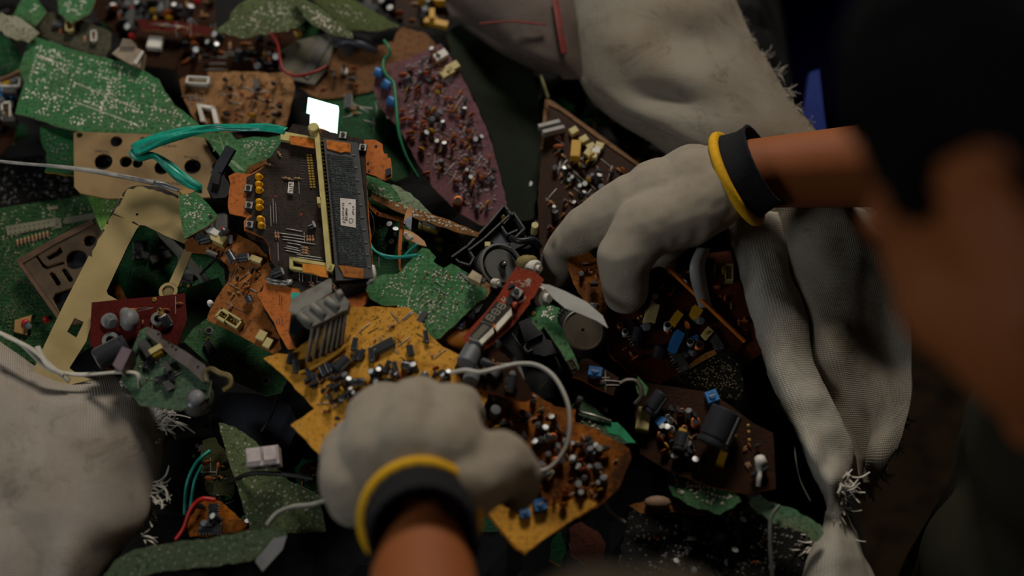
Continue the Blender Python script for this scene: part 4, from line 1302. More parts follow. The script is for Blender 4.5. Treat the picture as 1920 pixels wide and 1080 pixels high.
    marks(root, pl, [(524, 553, 524, 572), (528, 553, 528, 572), (519, 598, 519, 606), (524, 597, 524, 607), (529, 597, 529, 606)], 0.0001, 0.0006, ink)
    # lamp holes
    for (x, y, r_) in ((517, 368, 3.4), (565, 402, 3.6), (525, 494, 3.2), (567, 541, 6), (705, 274, 2.6), (690, 306, 2), (692, 320, 2)):
        c = pl.p(x, y, 0.00045); rr = (pl.p(x + r_, y, 0.00045) - c).length
        mb = MB(); mb.lathe([(rr, 0), (rr, 0.0002), (0, 0.0002)], (dblack, mat('dark_orange_hole', '#5c2410', 0.6))[r_ in (3.4, 3.6)], 14, o=c, ax=pl.n)
        mb.obj('lamp_hole', root)
    slab(root, 'side_clip', pl, [(722, 318), (732, 314), (733, 326), (724, 330)], 0, 0.004, dblack)
    # LCD module
    lcd = slab(root, 'display_module', t2, [(606, 259), (640, 263), (671, 268), (684, 380), (700, 520), (660, 525), (630, 526), (618, 380)], 0.0, 0.0085, dgrey, dblack)
    t3 = t2.shift(0.0085)
    g = slab(lcd, 'etched_glass', t3, [(613, 288), (661, 296), (673, 385), (688, 500), (637, 497), (625, 385)], 0, 0.0005, pcb('etched_glass', '#26282a', '#4e544e', '#16181a', 0.6, tscale=230, tamt=0.8, rough=0.3, coat=0.4))
    mb = MB()
    for k, (x0, y0, x1, y1, n) in enumerate(((613, 290, 634, 498, 42), (662, 290, 690, 500, 10))):
        for i in range(n):
            t = i / (n - 1)
            x, y = x0 + (x1 - x0) * t, y0 + (y1 - y0) * t
            mb.quadbox([t3.p(x, y), t3.p(x + 5, y + 0.6), t3.p(x + 5, y + 2.4), t3.p(x, y + 1.8)], pl.n * 0.0008, dblack if k == 0 else greyp)
    mb.obj('edge_teeth', lcd)
    rnd = random.Random(31)
    sg = []
    for i in range(8):
        x = 622 + i * 2.6
        sg.append((x, 293, x + 0.5, 298)); sg.append((x + 1, 352, x + 1.5, 357))
    for _ in range(60):
        t = rnd.random()
        y = 300 + t * 195
        x = 626 + t * 12 + rnd.uniform(0, 38)
        if rnd.random() < 0.5:
            sg.append((x, y, x + rnd.uniform(3, 10), y + 1))
        else:
            sg.append((x, y, x + 1, y + rnd.uniform(4, 16)))
    marks(lcd, t3, sg, 0.0006, 0.0006, dblack, 'etched_tracks')
    lb = slab(lcd, 'paper_label', t3, [(638, 371), (667, 374), (667, 427), (639, 422)], 0.0005, 0.0008, labelm)
    sg = []
    def glyph(x, y, s=1.0):
        for (u, v, p_, q_) in rnd.sample([(0, 0, 3, 0), (0, 2, 3, 2), (0, 0, 0, 2), (3, 0, 3, 2), (1.5, 0, 1.5, 2)], 3):
            sg.append((x + u * s, y + v * s, x + p_ * s, y + q_ * s))
    for i in range(9):
        glyph(642, 381 + i * 3.6); glyph(648, 391 + i * 2.9 if i < 8 else 400)
    for i in range(4):
        glyph(660.5, 387 + i * 4.6, 1.1)
    glyph(654, 381, 1.2)
    for i in range(8):
        a = i * math.pi / 4
        sg.append((658 + 4 * math.cos(a), 414 + 4.5 * math.sin(a), 658 + 4 * math.cos(a + .78), 414 + 4.5 * math.sin(a + .78)))
    sg += [(642, 414, 647, 417), (643, 417, 648, 418), (645, 412, 650, 413)]
    marks(lcd, t3, sg, 0.0009, 0.0004, ink, 'label_print')
    slab(lcd, 'rusty_tape', t3, [(612, 262), (657, 269), (657, 286), (648, 284), (640, 286), (613, 278)], 0, 0.0012, rust)
    slab(lcd, 'rusty_tape', t3, [(634, 497), (654, 499), (682, 504), (682, 522), (660, 520), (644, 518), (642, 510)], 0, 0.0012, mat('rusty_tape_dark', '#9c5a1c', 0.8, 0, '#4c2608', 0.9, 200, 0.6))
    # pale frame: bar with two arms
    mb = MB()
    h = pl.n * 0.009
    mb.quadbox([t2.p(592, 254), t2.p(601, 256), t2.p(626, 518), t2.p(616, 516)], h, paley)
    mb.quadbox([t2.p(616, 516), t2.p(626, 518), t2.p(631, 505), t2.p(625, 503)], h, paley)
    mb.lathe([(0.0045, 0), (0.0045, 0.012), (0.0035, 0.013), (0, 0.013)], paley, 14, o=t2.p(592, 252), ax=pl.n)
    mb.quadbox([t2.p(597, 378), t2.p(605, 379), t2.p(606, 390), t2.p(598, 390)], h, paley)
    mb.quadbox([t2.p(528, 250), t2.p(592, 262), t2.p(592, 278), t2.p(528, 266)], h * 0.5, paley)
    mb.quadbox([t2.p(521, 240), t2.p(525, 239), t2.p(532, 252), t2.p(528, 254)], h * 0.5, paley)
    mb.quadbox([t2.p(545, 486), t2.p(614, 498), t2.p(614, 504), t2.p(545, 492)], h * 0.6, paley)
    mb.quadbox([t2.p(545, 486), t2.p(551, 487), t2.p(552, 508), t2.p(545, 507)], h * 0.6, paley)
    mb.quadbox([t2.p(545, 503), t2.p(614, 514), t2.p(614, 520), t2.p(545, 508)], h * 0.6, paley)
    mb.obj('plastic_frame', root)
    t4 = t2.shift(0.005)
    slab(root, 'rusty_tape', t4, [(543, 254), (570, 257), (591, 263), (590, 278), (570, 275), (545, 270)], 0, 0.0012, rust)
    slab(root, 'rusty_tape', t4, [(567, 494), (590, 496), (614, 500), (615, 520), (600, 518), (586, 512), (568, 510)], 0.001, 0.0022, mat('bright_tape', '#c87a22', 0.8, 0, '#8c4a10', 0.6, 160, 0.5))
    mb = MB()
    for i in range(34):
        t = i / 33
        x, y = 603 + t * 26, 268 + t * 240
        mb.quadbox([t2.p(x, y), t2.p(x + 6, y + .5), t2.p(x + 6, y + 3), t2.p(x, y + 2.5)], pl.n * 0.005, mat('olive_pins', '#5c5020', 0.5, 0.3))
    o = mb.obj('pin_row', root)
    mb = MB()
    mb.tube(smoothline([t2.p(697, 500, .004), t2.p(700, 515, .005), t2.p(696, 530, .003), t2.p(690, 534, .002)], 5), 0.0026, white, 8)
    mb.obj('white_foot', root, smooth=True)
display_board()

# heat-sink like slotted block
def slotted_block():
    pl = Pl(600, 600, 0.10, 0, 0)
    root = empty('slotted_block', pl.o, 'dusty dark grey block with vertical pins standing on the yellow board corner', 'connector block')
    dust = mat('dusty_grey', '#7c776b', 0.6, 0, '#2c2a26', 0.6)
    mb = MB()
    base = [(545, 590), (560, 586), (580, 590), (640, 556), (634, 566), (590, 592), (570, 612), (550, 636), (541, 624)]
    mb.prism([[pl.p(x, y, 0.0) for x, y in base]], -pl.n * 0.035, dblack, dblack)
    mb.obj('block_body', root)
    slab(root, 'cover_plate', pl, [(542, 583), (546, 562), (560, 552), (618, 522), (622, 524), (622, 548), (598, 562), (566, 580), (554, 590)], 0.008, 0.010, dust)
    slab(root, 'top_housing', pl, [(553, 588), (566, 578), (600, 562), (637, 545), (655, 566), (652, 580), (640, 584), (612, 600), (585, 612), (570, 606)], 0.0, 0.010, mat('dusty_grey_lit', '#6e6a60', 0.55, 0, '#24231f', 0.6))
    mb = MB()
    for (a, c2) in (((560, 588), (583, 608)), ((585, 572), (608, 592)), ((612, 560), (634, 578)), ((634, 546), (640, 556))):
        mb.tube([pl.p(a[0], a[1], 0.0105), pl.p(c2[0], c2[1], 0.0105)], [0.0026, 0.0026], dust, 8)
    mb.obj('ribs', root, smooth=True)
    for (a, c2) in (((588, 610), (576, 678)), ((600, 606), (588, 672)), ((614, 600), (601, 668)), ((624, 596), (612, 662)), ((634, 588), (621, 658)), ((642, 584), (631, 652)), ((649, 580), (640, 646))):
        mb = MB()
        A, B_ = pl.p(a[0], a[1], 0.004), pl.p(c2[0], c2[1], -0.014)
        mb.tube([A, B_], 0.0015, mat('dusty_pin', '#857a66', 0.5, 0.1), 6, flat=1.4)
        mb.ball(A, 0.0021, mat('dull_pin_head', '#8a857c', 0.4, 0.5), seg=8, rings=5)
        mb.obj('pin', root, smooth=True)
slotted_block()

# ---- green chip board right of the display
b, pl = board([(690, 535), (700, 522), (712, 516), (746, 513), (770, 488), (792, 464), (804, 467), (818, 482), (812, 490), (832, 503), (846, 494), (868, 507), (900, 530), (914, 546), (910, 560), (895, 566), (872, 590), (850, 612), (826, 634), (814, 638), (800, 625), (775, 600), (762, 590), (748, 572), (716, 572), (694, 560), (686, 544)],
              0.085, 'bright green board crowded with tiny silver chips right of the display board', G2, tan, tx=-0.04, ty=-0.04, jag=0.0006)
solder(b, pl, [(700, 545), (790, 480), (870, 515), (905, 550), (820, 630), (770, 590)], 250, 47, 0.0008, cluster=0.6)
scatter(b, pl, [(800, 500), (880, 530), (840, 600), (800, 590), (780, 540)], ['resistor', 'resistor', 'jumper'], 30, 48, 55, sc=0.42)
up_on('chip', b, pl, 792, 595, 55, 0.010, 0.006, 0.002, 1)
slab(b, 'metal_bar', pl, [(862, 512), (866, 510), (892, 530), (888, 536)], 0, 0.0015, greyp)
b, pl = board([(896, 530), (906, 524), (926, 540), (914, 556), (890, 572), (862, 600), (838, 632), (830, 650), (818, 640), (850, 612), (880, 582)], 0.078, 'brown broken board rim showing under the green chip board', B3, tan, jag=0.0008)
def cream_block():
    q = Pl(889, 515, 0.095)
    root = empty('terminal_block', q.o, 'little cream plastic cube at the right end of the green chip board', 'plastic block')
    slab(root, 'body', q, [(877, 519), (886, 506), (904, 517), (900, 531)], -0.004, 0.005, mat('cream_cube', '#b09c78', 0.5), mat('cream_cube_side', '#9c8866', 0.5))
    slab(root, 'latch', q, [(903, 518), (912, 523), (908, 530), (900, 526)], -0.002, 0.001, dgrey)
cream_block()

# ---- dark green board with teal wire, under the display's right side
b, pl = board([(690, 340), (740, 372), (762, 400), (770, 430), (800, 470), (745, 520), (700, 520)], 0.045, 'dark green board in shadow between display board and green chip board', G3, orangep, jag=0.0008)
solder(b, pl, [(700, 400), (755, 415), (770, 470), (710, 510)], 40, 49, 0.0008, m=greyp)
scatter(b, pl, [(700, 400), (755, 415), (770, 470), (710, 510)], ['transistor', 'jumper', 'capacitor'], 8, 50)
b, pl = board([(686, 328), (700, 332), (732, 345), (744, 360), (752, 376), (726, 382), (700, 372), (690, 366)], 0.058, 'glossy green board knob right of the display module top', G2, fibre, tx=0.05, jag=0.0008)
solder(b, pl, [(690, 335), (725, 350), (735, 372), (700, 365)], 18, 51, 0.001)
b, pl = board([(724, 348), (738, 346), (770, 362), (800, 392), (818, 410), (780, 398), (744, 384), (728, 378)], 0.052, 'pale crusted green board with tan broken edge right of the glossy green knob', pcb('pale_crust', '#7c8c6c', '#9aa68a', '#4c4c38', 0.6, speck=0.5), tan, tx=-0.1, jag=0.0009)
b, pl = board([(696, 362), (760, 386), (830, 408), (880, 428), (898, 436), (896, 444), (870, 438), (800, 416), (740, 394), (696, 372)], 0.07, 'long thin board edge beaded with solder pointing at the black mechanism', B1, tan, jag=0.0004)
solder(b, pl, [(700, 365), (800, 400), (896, 438), (860, 432), (780, 408)], 90, 52, 0.0009, cluster=0.1)
span('capacitor', b, pl.shift(-0.012), (792, 408), (824, 422), 0.0052, 0.002, 0.002, 0)
def gold_can():
    q = Pl(805, 424, 0.055)
    mb = MB()
    A, B_ = q.p(788, 417), q.p(824, 430)
    L = (B_ - A).length
    mb.lathe([(0.005, 0), (0.0055, 0.001), (0.0055, L * 0.2), (0.0048, L * 0.22), (0.0048, L * 0.3), (0.0055, L * 0.32), (0.0055, L), (0.004, L), (0, L)], mat('old_brass', '#94803c', 0.4, 0.4), 16, o=A, ax=B_ - A)
    tag(mb.obj('brass_cylinder', smooth=True), 'dull gold cylinder tucked under the long beaded board edge', 'metal cylinder')
gold_can()
# L-shaped thin orange strips
b, pl = board([(683, 372), (700, 386), (712, 398), (730, 402), (756, 408), (756, 416), (730, 410), (706, 404), (690, 386)], 0.066, 'thin curved orange board rim right of the white paper label', Y2, orangep, name='board_fragment', cat='board fragment')
up_on('led', b, pl, 708, 399, 0, .002, .002, .002, 1)
b, pl = board([(750, 418), (756, 419), (754, 450), (751, 500), (756, 512), (748, 506), (746, 470)], 0.062, 'thin upright orange sliver of board above the teal wire', O1, orangep, name='board_fragment', cat='board fragment')
b, pl = board([(770, 384), (773, 392), (772, 420), (770, 432), (762, 424), (757, 415), (760, 400)], 0.085, 'upright leaf-shaped shard, orange above and blue-grey below', mat('peach_shard', '#c08850', 0.5), tan, name='board_fragment', cat='board fragment', ty=-0.2)
slab(b, 'blue_patch', pl, [(772, 402), (771, 430), (764, 424), (758, 413)], 0, 0.0003, mat('blue_grey_patch', '#8a94a4', 0.4))
b, pl = board([(758, 430), (766, 432), (784, 442), (796, 452), (800, 462), (784, 458), (762, 448), (756, 440)], 0.07, 'peach-coloured rounded board tongue below the leaf-shaped shard', mat('peach_board', '#b48258', 0.6, 0, '#5c3c24', 0.4), tan, jag=0.0004)
solder(b, pl, [(758, 436), (772, 440), (776, 448), (760, 446)], 16, 53, 0.0015, cluster=0.1)
wire('wire', [(692, 452, .075), (700, 468, .078), (716, 478, .08), (745, 482, .08), (782, 478, .086)], 0.0013, tealw, 'teal wire bundle looping across the dark green board beside the display')
wire('wire', [(690, 462, .072), (704, 476, .076), (730, 484, .078), (762, 482, .082), (790, 480, .086)], 0.0010, tealw, 'second teal strand running just below the teal wire bundle')
wire('wire', [(757, 482, .08), (770, 468, .084), (782, 458, .09)], 0.0010, tealw, 'short teal wire end branching up to the green chip board')
wire('wire', [(694, 395, .066), (701, 415, .068), (700, 440, .068), (690, 452, .066)], 0.0004, dwire, 'thin dark wire at the right side of the display module')

# ---- black mechanism with wheel
def mechanism():
    pl = Pl(930, 460, 0.06, 0.05, 0.0)
    root = empty('tape_mechanism', pl.o, 'black plastic drive mechanism with grey wheel and brass screws', 'mechanism')
    def bar(pts, h0, h1, wd, m=dgrey):
        for i in range(len(pts) - 1):
            A, B_ = pl.p(pts[i][0], pts[i][1], h0), pl.p(pts[i + 1][0], pts[i + 1][1], h0)
            s_ = (B_ - A).normalized().cross(pl.n) * wd / 2
            e_ = (B_ - A).normalized() * wd / 2
            mb.quadbox([A - s_ - e_, B_ - s_ + e_, B_ + s_ + e_, A + s_ - e_], pl.n * (h1 - h0), m)
    slab(root, 'base_plate', pl, [(845, 495), (876, 470), (930, 410), (944, 395), (960, 410), (985, 440), (1000, 470), (1010, 520), (960, 560), (900, 530), (870, 515)], -0.012, -0.004, dblack)
    mb = MB()
    bar([(848, 492), (876, 472), (916, 430), (944, 396), (952, 406), (956, 412)], -0.004, 0.008, 0.0016)
    bar([(956, 412), (938, 428), (906, 458), (880, 478)], -0.004, 0.007, 0.0014)
    bar([(944, 428), (962, 408), (982, 438), (965, 454)], -0.004, 0.006, 0.0014)
    bar([(876, 474), (888, 492), (880, 506), (860, 500), (852, 492)], -0.004, 0.006, 0.0014)
    bar([(938, 430), (950, 448), (968, 440)], -0.004, 0.005, 0.0014)
    mb.obj('rib_frame', root)
    slab(root, 'grey_plate', pl, [(920, 440), (932, 430), (945, 440), (955, 458), (936, 462), (918, 450)], -0.003, 0.001, mat('slate_grey', '#3e3e44', 0.45))
    slab(root, 'side_arm', pl, [(955, 456), (1000, 440), (1004, 448), (960, 470)], 0, 0.006, black)
    for (x, y) in ((943, 409), (865, 498)):
        up_on('screw', root, pl, x, y, 20, 0.0042, 0.0042, 0.008)
    mb = MB()
    mb.lathe([(0.0028, 0), (0.0028, 0.014), (0, 0.014)], cream, 12, o=pl.p(1001, 436, 0), ax=pl.n)
    mb.obj('peg', root)
    # wheel
    wn = (pl.n + Vector((0.42, -0.1, 0.0))).normalized()
    c = pl.p(940, 498, 0.010)
    rr = 0.0185
    mb = MB()
    gw = mat('wheel_grey', '#5c5a56', 0.5, 0, '#423e38', 0.4)
    mb.lathe([(0.0, 0.0015), (0.0035, 0.0015), (0.0035, 0.0), (rr * 0.74, 0.0), (rr * 0.78, -0.003), (rr * 0.86, -0.003), (rr * 0.9, 0.0015), (rr, 0.001), (rr, -0.005), (rr * 0.5, -0.006), (0, -0.006)], gw, 40, o=c, ax=wn)
    wo = mb.obj('wheel', root, smooth=False)
    mb = MB()
    mb.lathe([(0.0028, 0), (0.0028, 0.005), (0.0018, 0.005), (0.0014, 0.003), (0, 0.003)], dblack, 14, o=c, ax=wn)
    mb.lathe([(0.0012, 0.003), (0.0012, 0.007), (0, 0.0075)], steel, 10, o=c, ax=wn)
    mb.obj('hub', wo)
    mb = MB()
    mb.lathe([(0.019, -0.012), (0.0195, -0.006), (0.014, -0.006)], black, 30, o=c, ax=wn)
    mb.obj('under_wheel', root)
    mb = MB()
    mb.box(pl.p(914, 460, 0.012), pl.ex * 0.0022, pl.ey * 0.0018, pl.n * 0.003, cream)
    mb.obj('cream_stop', root)
mechanism()
def white_knobs():
    for (x, y, l, s, lb) in ((1002, 502, .088, .8, 'white plastic roller above the red display board tip'),
                             (1010, 556, .082, 1.12, 'round white plastic roller with black band at the right side of the red display board'),
                             (934, 532, .082, 0.5, 'small white plastic pin between the grey wheel and the red display board')):
        q = Pl(x, y, l, 0.2, -0.2)
        mb = MB()
        ax = (q.n + q.ex * 0.7 - q.ey * 0.3).normalized()
        mb.lathe([(0.0, -0.001), (0.006, 0), (0.0075, 0.002), (0.0078, 0.010), (0.006, 0.012), (0.003, 0.012), (0.003, 0.016), (0.0, 0.016)], white, 20, o=q.o - ax * 0.006, ax=ax, sc=s)
        if s > 1.1:
            mb.lathe([(0.0081, 0.004), (0.0083, 0.005), (0.0083, 0.0075), (0.0081, 0.0085)], dblack, 20, o=q.o - ax * 0.006, ax=ax, sc=s)
        tag(mb.obj('roller', smooth=False), lb, 'roller')
white_knobs()
mb = MB()
q = Pl(988, 492, .086)
mb.ball(q.o, 0.0075, mat('khaki_plastic', '#7c6c3c', 0.5), sc=(1.2, .8, .8))
mb.ball(q.p(996, 488, .002), 0.005, mat('khaki_plastic', '#7c6c3c', 0.5), sc=(1, .8, .8))
tag(mb.obj('khaki_lump', smooth=True), 'khaki plastic lump behind the white roller above the red display board', 'plastic lump')

# ---- red board with three-digit display
def red_board():
    pl = Pl(950, 575, 0.096, -0.02, -0.02)
    root = empty('red_display_board', pl.o, 'narrow red-brown board carrying a three-digit display and bar display', 'circuit board')
    panel(root, [(968, 500), (978, 503), (1004, 510), (1020, 524), (1010, 540), (1002, 556), (994, 562), (994, 568), (985, 580), (960, 612), (936, 632), (920, 648), (902, 660), (875, 646), (868, 632), (880, 618), (910, 586), (936, 552), (952, 524)], pl, R1, mat('red_board_edge', '#b07850', 0.6), th=0.0016, holes=[circ(pl, 973, 504.5, 2.2, 10)])
    m = mat('display_face', '#2a2620', 0.35, 0, '#4c463a', 0.3)
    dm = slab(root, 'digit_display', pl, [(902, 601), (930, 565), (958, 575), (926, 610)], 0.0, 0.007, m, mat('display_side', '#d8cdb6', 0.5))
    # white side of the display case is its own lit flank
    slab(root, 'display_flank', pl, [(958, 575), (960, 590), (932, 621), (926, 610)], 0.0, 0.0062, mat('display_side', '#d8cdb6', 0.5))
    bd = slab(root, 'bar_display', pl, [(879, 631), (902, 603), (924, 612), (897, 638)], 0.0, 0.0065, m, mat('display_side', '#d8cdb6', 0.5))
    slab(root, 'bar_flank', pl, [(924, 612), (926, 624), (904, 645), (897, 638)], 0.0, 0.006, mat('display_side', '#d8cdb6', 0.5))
    seg = []
    O_, U, V = Vector((911, 601, 0)), Vector((36, -33, 0)) / 3.0, Vector((13.5, 7.0, 0))
    O_ = Vector((905, 599, 0))
    U = Vector((10.6, -11.0, 0))
    V = Vector((15, 7.5, 0))
    for k in range(3):
        o_ = O_ + U * (k * 0.98 + 0.35)
        def P(u, v):
            q = o_ + U * u + V * v
            return q.x, q.y
        for (a, c2) in (((0, .12), (0.62, .12)), ((0, .5), (0.62, .5)), ((0, .88), (0.62, .88)), ((0, .12), (0, .5)), ((0, .5), (0, .88)), ((0.62, .12), (0.62, .5)), ((0.62, .5), (0.62, .88))):
            x1, y1 = P(*a); x2, y2 = P(*c2)
            seg.append((x1 * .92 + x2 * .08, y1 * .92 + y2 * .08, x2 * .92 + x1 * .08, y2 * .92 + y1 * .08))
    marks(dm, pl, seg, 0.0071, 0.0008, mat('unlit_segment', '#8a8272', 0.5), 'digit_segments')
    sg = []
    for i in range(10):
        x, y = 885 + i * 2.3, 630 - i * 2.35
        sg.append((x, y, x + 11, y + 5.2))
    marks(bd, pl, sg, 0.0067, 0.0006, mat('unlit_segment', '#8a8272', 0.5), 'bar_segments')
    mb = MB()
    mb.quadbox([pl.p(925, 610), pl.p(929, 612), pl.p(929, 621), pl.p(925, 620)], pl.n * 0.007, orangep)
    mb.obj('divider', root)
    up_on('button', root, pl, 969, 553, 55, 0.008, 0.008, 0.008)
    up_on('transistor', root, pl, 960, 546, 30, 0.006, 0.006, 0.009)
    cap(root, pl, (957, 572), (954, 558), 5.5)
    mb = MB(); mb.lathe([(0.0018, 0), (0.0020, 0.006), (0.0012, 0.008), (0, 0.0085)], mat('coral_plastic', '#c8583c', 0.5), 12, o=pl.p(966, 576), ax=pl.n)
    mb.obj('coral_cap', root)
    sg = []
    rnd = random.Random(2)
    for i in range(22):
        x, y = 966 + rnd.uniform(0, 26), 530 + rnd.uniform(-6, 6)
        y -= (x - 978) * 0.2 - 2
        sg.append((x, y, x + rnd.uniform(2, 6), y + rnd.uniform(-3, 3)))
    for i in range(8):
        a = i * math.pi / 4
        sg.append((991 + 3.4 * math.cos(a), 526 + 3.4 * math.sin(a), 991 + 3.4 * math.cos(a + .78), 526 + 3.4 * math.sin(a + .78)))
    sg += [(983, 556, 986, 557), (986, 557, 974, 570), (984, 560, 973, 567), (966, 588, 962, 594), (962, 594, 968, 592), (945, 604, 950, 600), (947, 608, 952, 604), (955, 597, 958, 594), (958, 528, 962, 530), (948, 560, 944, 566), (940, 560, 946, 568), (944, 556, 949, 563)]
    marks(root, pl, sg, 0.00008, 0.0006, inkw, 'silkscreen_marks')
red_board()
span_root, pl = board([(818, 640), (832, 622), (852, 604), (880, 580), (900, 590), (880, 620), (868, 640), (872, 662), (860, 680), (828, 662), (812, 650)], 0.07, 'orange board corner with dark and navy cans left of the bar display', pcb('burnt_orange', '#94582a', '#a87038'), orangep, jag=0.0006)
span('capacitor', span_root, pl, (892, 590), (863, 584), 0.0044, .008, .008, 0)
span('capacitor', span_root, pl, (846, 606), (872, 609), 0.0042, .006, .008, 1)
for i in range(4):
    marks(span_root, pl, [(884 + i * 4, 588 - i, 892 + i * 4, 574 - i)], 0.012, 0.0006, steel, 'lead')
mb = MB()
mb.ball(pl.p(862, 634, 0.004), 0.011, Y2, sc=(1.3, 1, .5)); mb.ball(pl.p(848, 626, 0.003), 0.009, Y2, sc=(1, 1, .5))
mb.obj('hardened_glue', span_root, smooth=True)
up_on('disc_capacitor', span_root, pl, 868, 575, 20, .006, .006, .005, 2)

# bits around the red board
b, pl = board([(1014, 532), (1030, 534), (1060, 546), (1100, 566), (1130, 592), (1140, 615), (1120, 602), (1092, 590), (1060, 578), (1038, 560)], 0.10, 'flat whitish ribbon cable curving down from the right hand glove finger', mat('ribbon_white', '#a8a49a', 0.5, 0, '#6c6458', 0.4, 40), greyp, tx=0.15, name='ribbon_cable', cat='cable', th=0.0006)
sg = [(1020 + i * 12, 536 + i * 5.4, 1036 + i * 11, 556 + i * 4.4) for i in range(9)]
b, pl = board([(988, 580), (1002, 575), (1020, 572), (1034, 572), (1050, 578), (1044, 592), (1046, 606), (1056, 618), (1064, 640), (1078, 668), (1086, 690), (1076, 700), (1068, 690), (1052, 658), (1034, 632), (1020, 612), (1012, 620), (1000, 606), (990, 592)], 0.086, 'bright green arm-shaped board curving below the white roller', G2, fibre, tx=0.06)
solder(b, pl, [(1010, 575), (1044, 576), (1040, 600), (1018, 600)], 22, 55, 0.0011, cluster=0.2)
up_on('screw', b, pl, 1000, 588, 0, .0035, .0035, .003)
c = pl.p(1005, 603); mb = MB(); mb.lathe([(0.0013, 0), (0.0013, 0.0003), (0, 0.0003)], dblack, 12, o=c, ax=pl.n); mb.obj('mounting_hole', b)
up_on('connector', b, pl, 1072, 686, -60, 0.008, 0.005, 0.005, 2)
def motor():
    q = Pl(1092, 620, 0.07, 0.25, -0.1)
    root = empty('motor', q.o, 'round motor with dull brownish metal end plate under the ribbon cable', 'motor')
    mb = MB()
    r0 = 0.0165
    mb.lathe([(0.012, -0.02), (r0 * 1.25, -0.018), (r0 * 1.25, -0.004), (r0, 0.0)], black, 32, o=q.o, ax=q.n)
    mb.obj('housing', root)
    mb = MB()
    mb.lathe([(r0, 0), (r0, 0.002), (r0 * 0.93, 0.0025), (r0 * 0.9, 0.0015), (0.0015, 0.0018), (0.001, 0.0005), (0, 0.0005)], mat('aged_metal', '#4e4538', 0.45, 0.2, '#3c2f22', 0.6, 60), 36, o=q.o, ax=q.n)
    mb.obj('end_plate', root)
    mb = MB()
    for i in range(9):
        a = 2.0 + i * 0.13
        A = q.o + (q.ex * math.cos(a) + q.ey * math.sin(a)) * r0 * 1.35
        mb.tube([A, A - q.n * 0.01 + q.ey * 0.001], 0.0006, steel, 5)
    mb.obj('winding_wires', root)
motor()
def black_chassis():
    q = Pl(1000, 680, 0.035)
    root = empty('black_chassis', q.o, 'black plastic chassis plate with hooks under the green arm-shaped board', 'chassis')
    slab(root, 'plate', q, [(936, 636), (985, 590), (1010, 610), (1060, 700), (1040, 745), (1000, 750), (975, 690), (940, 660)], -0.006, 0.0, dblack)
    slab(root, 'raised_block', q, [(972, 604), (1000, 592), (1018, 626), (985, 642)], 0, 0.012, black)
    slab(root, 'lever', q, [(985, 650), (1010, 632), (1040, 640), (1046, 662), (1020, 668), (994, 662)], 0.004, 0.008, mat('lever_black', '#242220', 0.4))
    mb = MB()
    mb.tube(smoothline([q.p(x, y, 0.009) for x, y in ((988, 642), (984, 652), (990, 660), (998, 656))], 6), 0.0012, greyp, 8)
    mb.tube([q.p(960, 625, .008), q.p(984, 660, .008)], 0.0006, dgrey, 6)
    mb.obj('hook', root, smooth=True)
black_chassis()
b, pl = board([(925, 640), (934, 636), (962, 664), (978, 690), (984, 712), (966, 694), (946, 672), (932, 654)], 0.075, 'shiny steel strip with one small hole behind the curved brown board', mat('bright_strip', '#8c8a86', 0.35, 0.7), steel, name='metal_strip', cat='metal strip', tx=-0.1, holes=())
c = pl.p(928, 644, .0002); mb = MB(); mb.lathe([(0.0013, 0), (0.0013, 0.0003), (0, 0.0003)], dblack, 12, o=c, ax=pl.n); mb.obj('bolt_hole', b)

# ================================================================ yellow boards
yb = [(494, 672), (520, 662), (545, 664), (600, 616), (650, 573), (680, 575), (730, 576), (768, 577), (782, 590), (795, 612), (806, 628), (830, 650), (862, 666), (860, 690), (900, 715), (915, 740), (900, 790), (860, 860), (800, 890), (700, 880), (612, 866), (545, 797), (590, 766), (560, 735), (540, 712)]
b, pl = board(yb, 0.086, 'big mustard yellow board with many small black cans left of the left glove', Y1, yellowp, tx=-0.02, ty=0.02, jag=0.0005, th=0.0018)
for (a_, t_, r_) in (((662, 658), (667, 634), 5.5), ((772, 668), (767, 648), 6.5), ((540, 682), (547, 662), 5.5), ((556, 700), (553, 674), 6.5), ((582, 712), (575, 692), 5.5), ((590, 728), (587, 700), 7), ((608, 706), (599, 686), 5), ((662, 677), (672, 656), 5), ((671, 677), (682, 655), 5), ((698, 680), (695, 652), 5.5), ((801, 644), (797, 619), 4.5), ((618, 700), (610, 680), 5), ((720, 700), (730, 676), 4.5), ((744, 700), (738, 678), 5), ((700, 715), (712, 692), 4.5)):
    cap(b, pl, a_, t_, r_)
for (a_, t_, r_) in (((655, 716), (682, 716), .0030), ((753, 683), (774, 687), .0032), ((700, 702), (716, 686), .0026), ((630, 694), (652, 672), .0045), ((735, 745), (752, 738), .0028)):
    span('capacitor', b, pl, a_, t_, r_, .004, .004, 0)
for (a_, t_, r_) in (((638, 752), (640, 748), 6), ((660, 738), (661, 735), 5), ((730, 727), (730, 724), 5)):
    cap(b, pl, a_, t_, r_)
up_on('chip', b, pl, 720, 651, 27, 0.017, 0.0085, 0.0045, 0)
up_on('chip', b, pl, 634, 688, 35, 0.014, 0.009, 0.004, 0)
scatter(b, pl, [(660, 590), (765, 585), (800, 640), (850, 680), (760, 660), (670, 640)], ['jumper', 'jumper', 'resistor'], 12, 60, 40, sc=0.7)
span('resistor', b, pl, (726, 616), (744, 606), 0.0013, .0014, .0014, 0)
sg = []
rnd = random.Random(12)
for _ in range(70):
    x, y = pick([(655, 585), (765, 582), (850, 675), (720, 660), (640, 620)], rnd)
    sg.append((x, y, x + rnd.choice((1.5, 2, 2.5)), y + 0.5))
for (x, y, L, a) in ((735, 590, 14, -35), (700, 600, 12, 30), (745, 635, 12, -45), (752, 670, 14, -40), (690, 625, 22, 28), (780, 625, 14, -30), (650, 640, 14, 60), (790, 640, 10, -20)):
    sg.append((x, y, x + L * math.cos(math.radians(a)), y - L * math.sin(math.radians(a))))
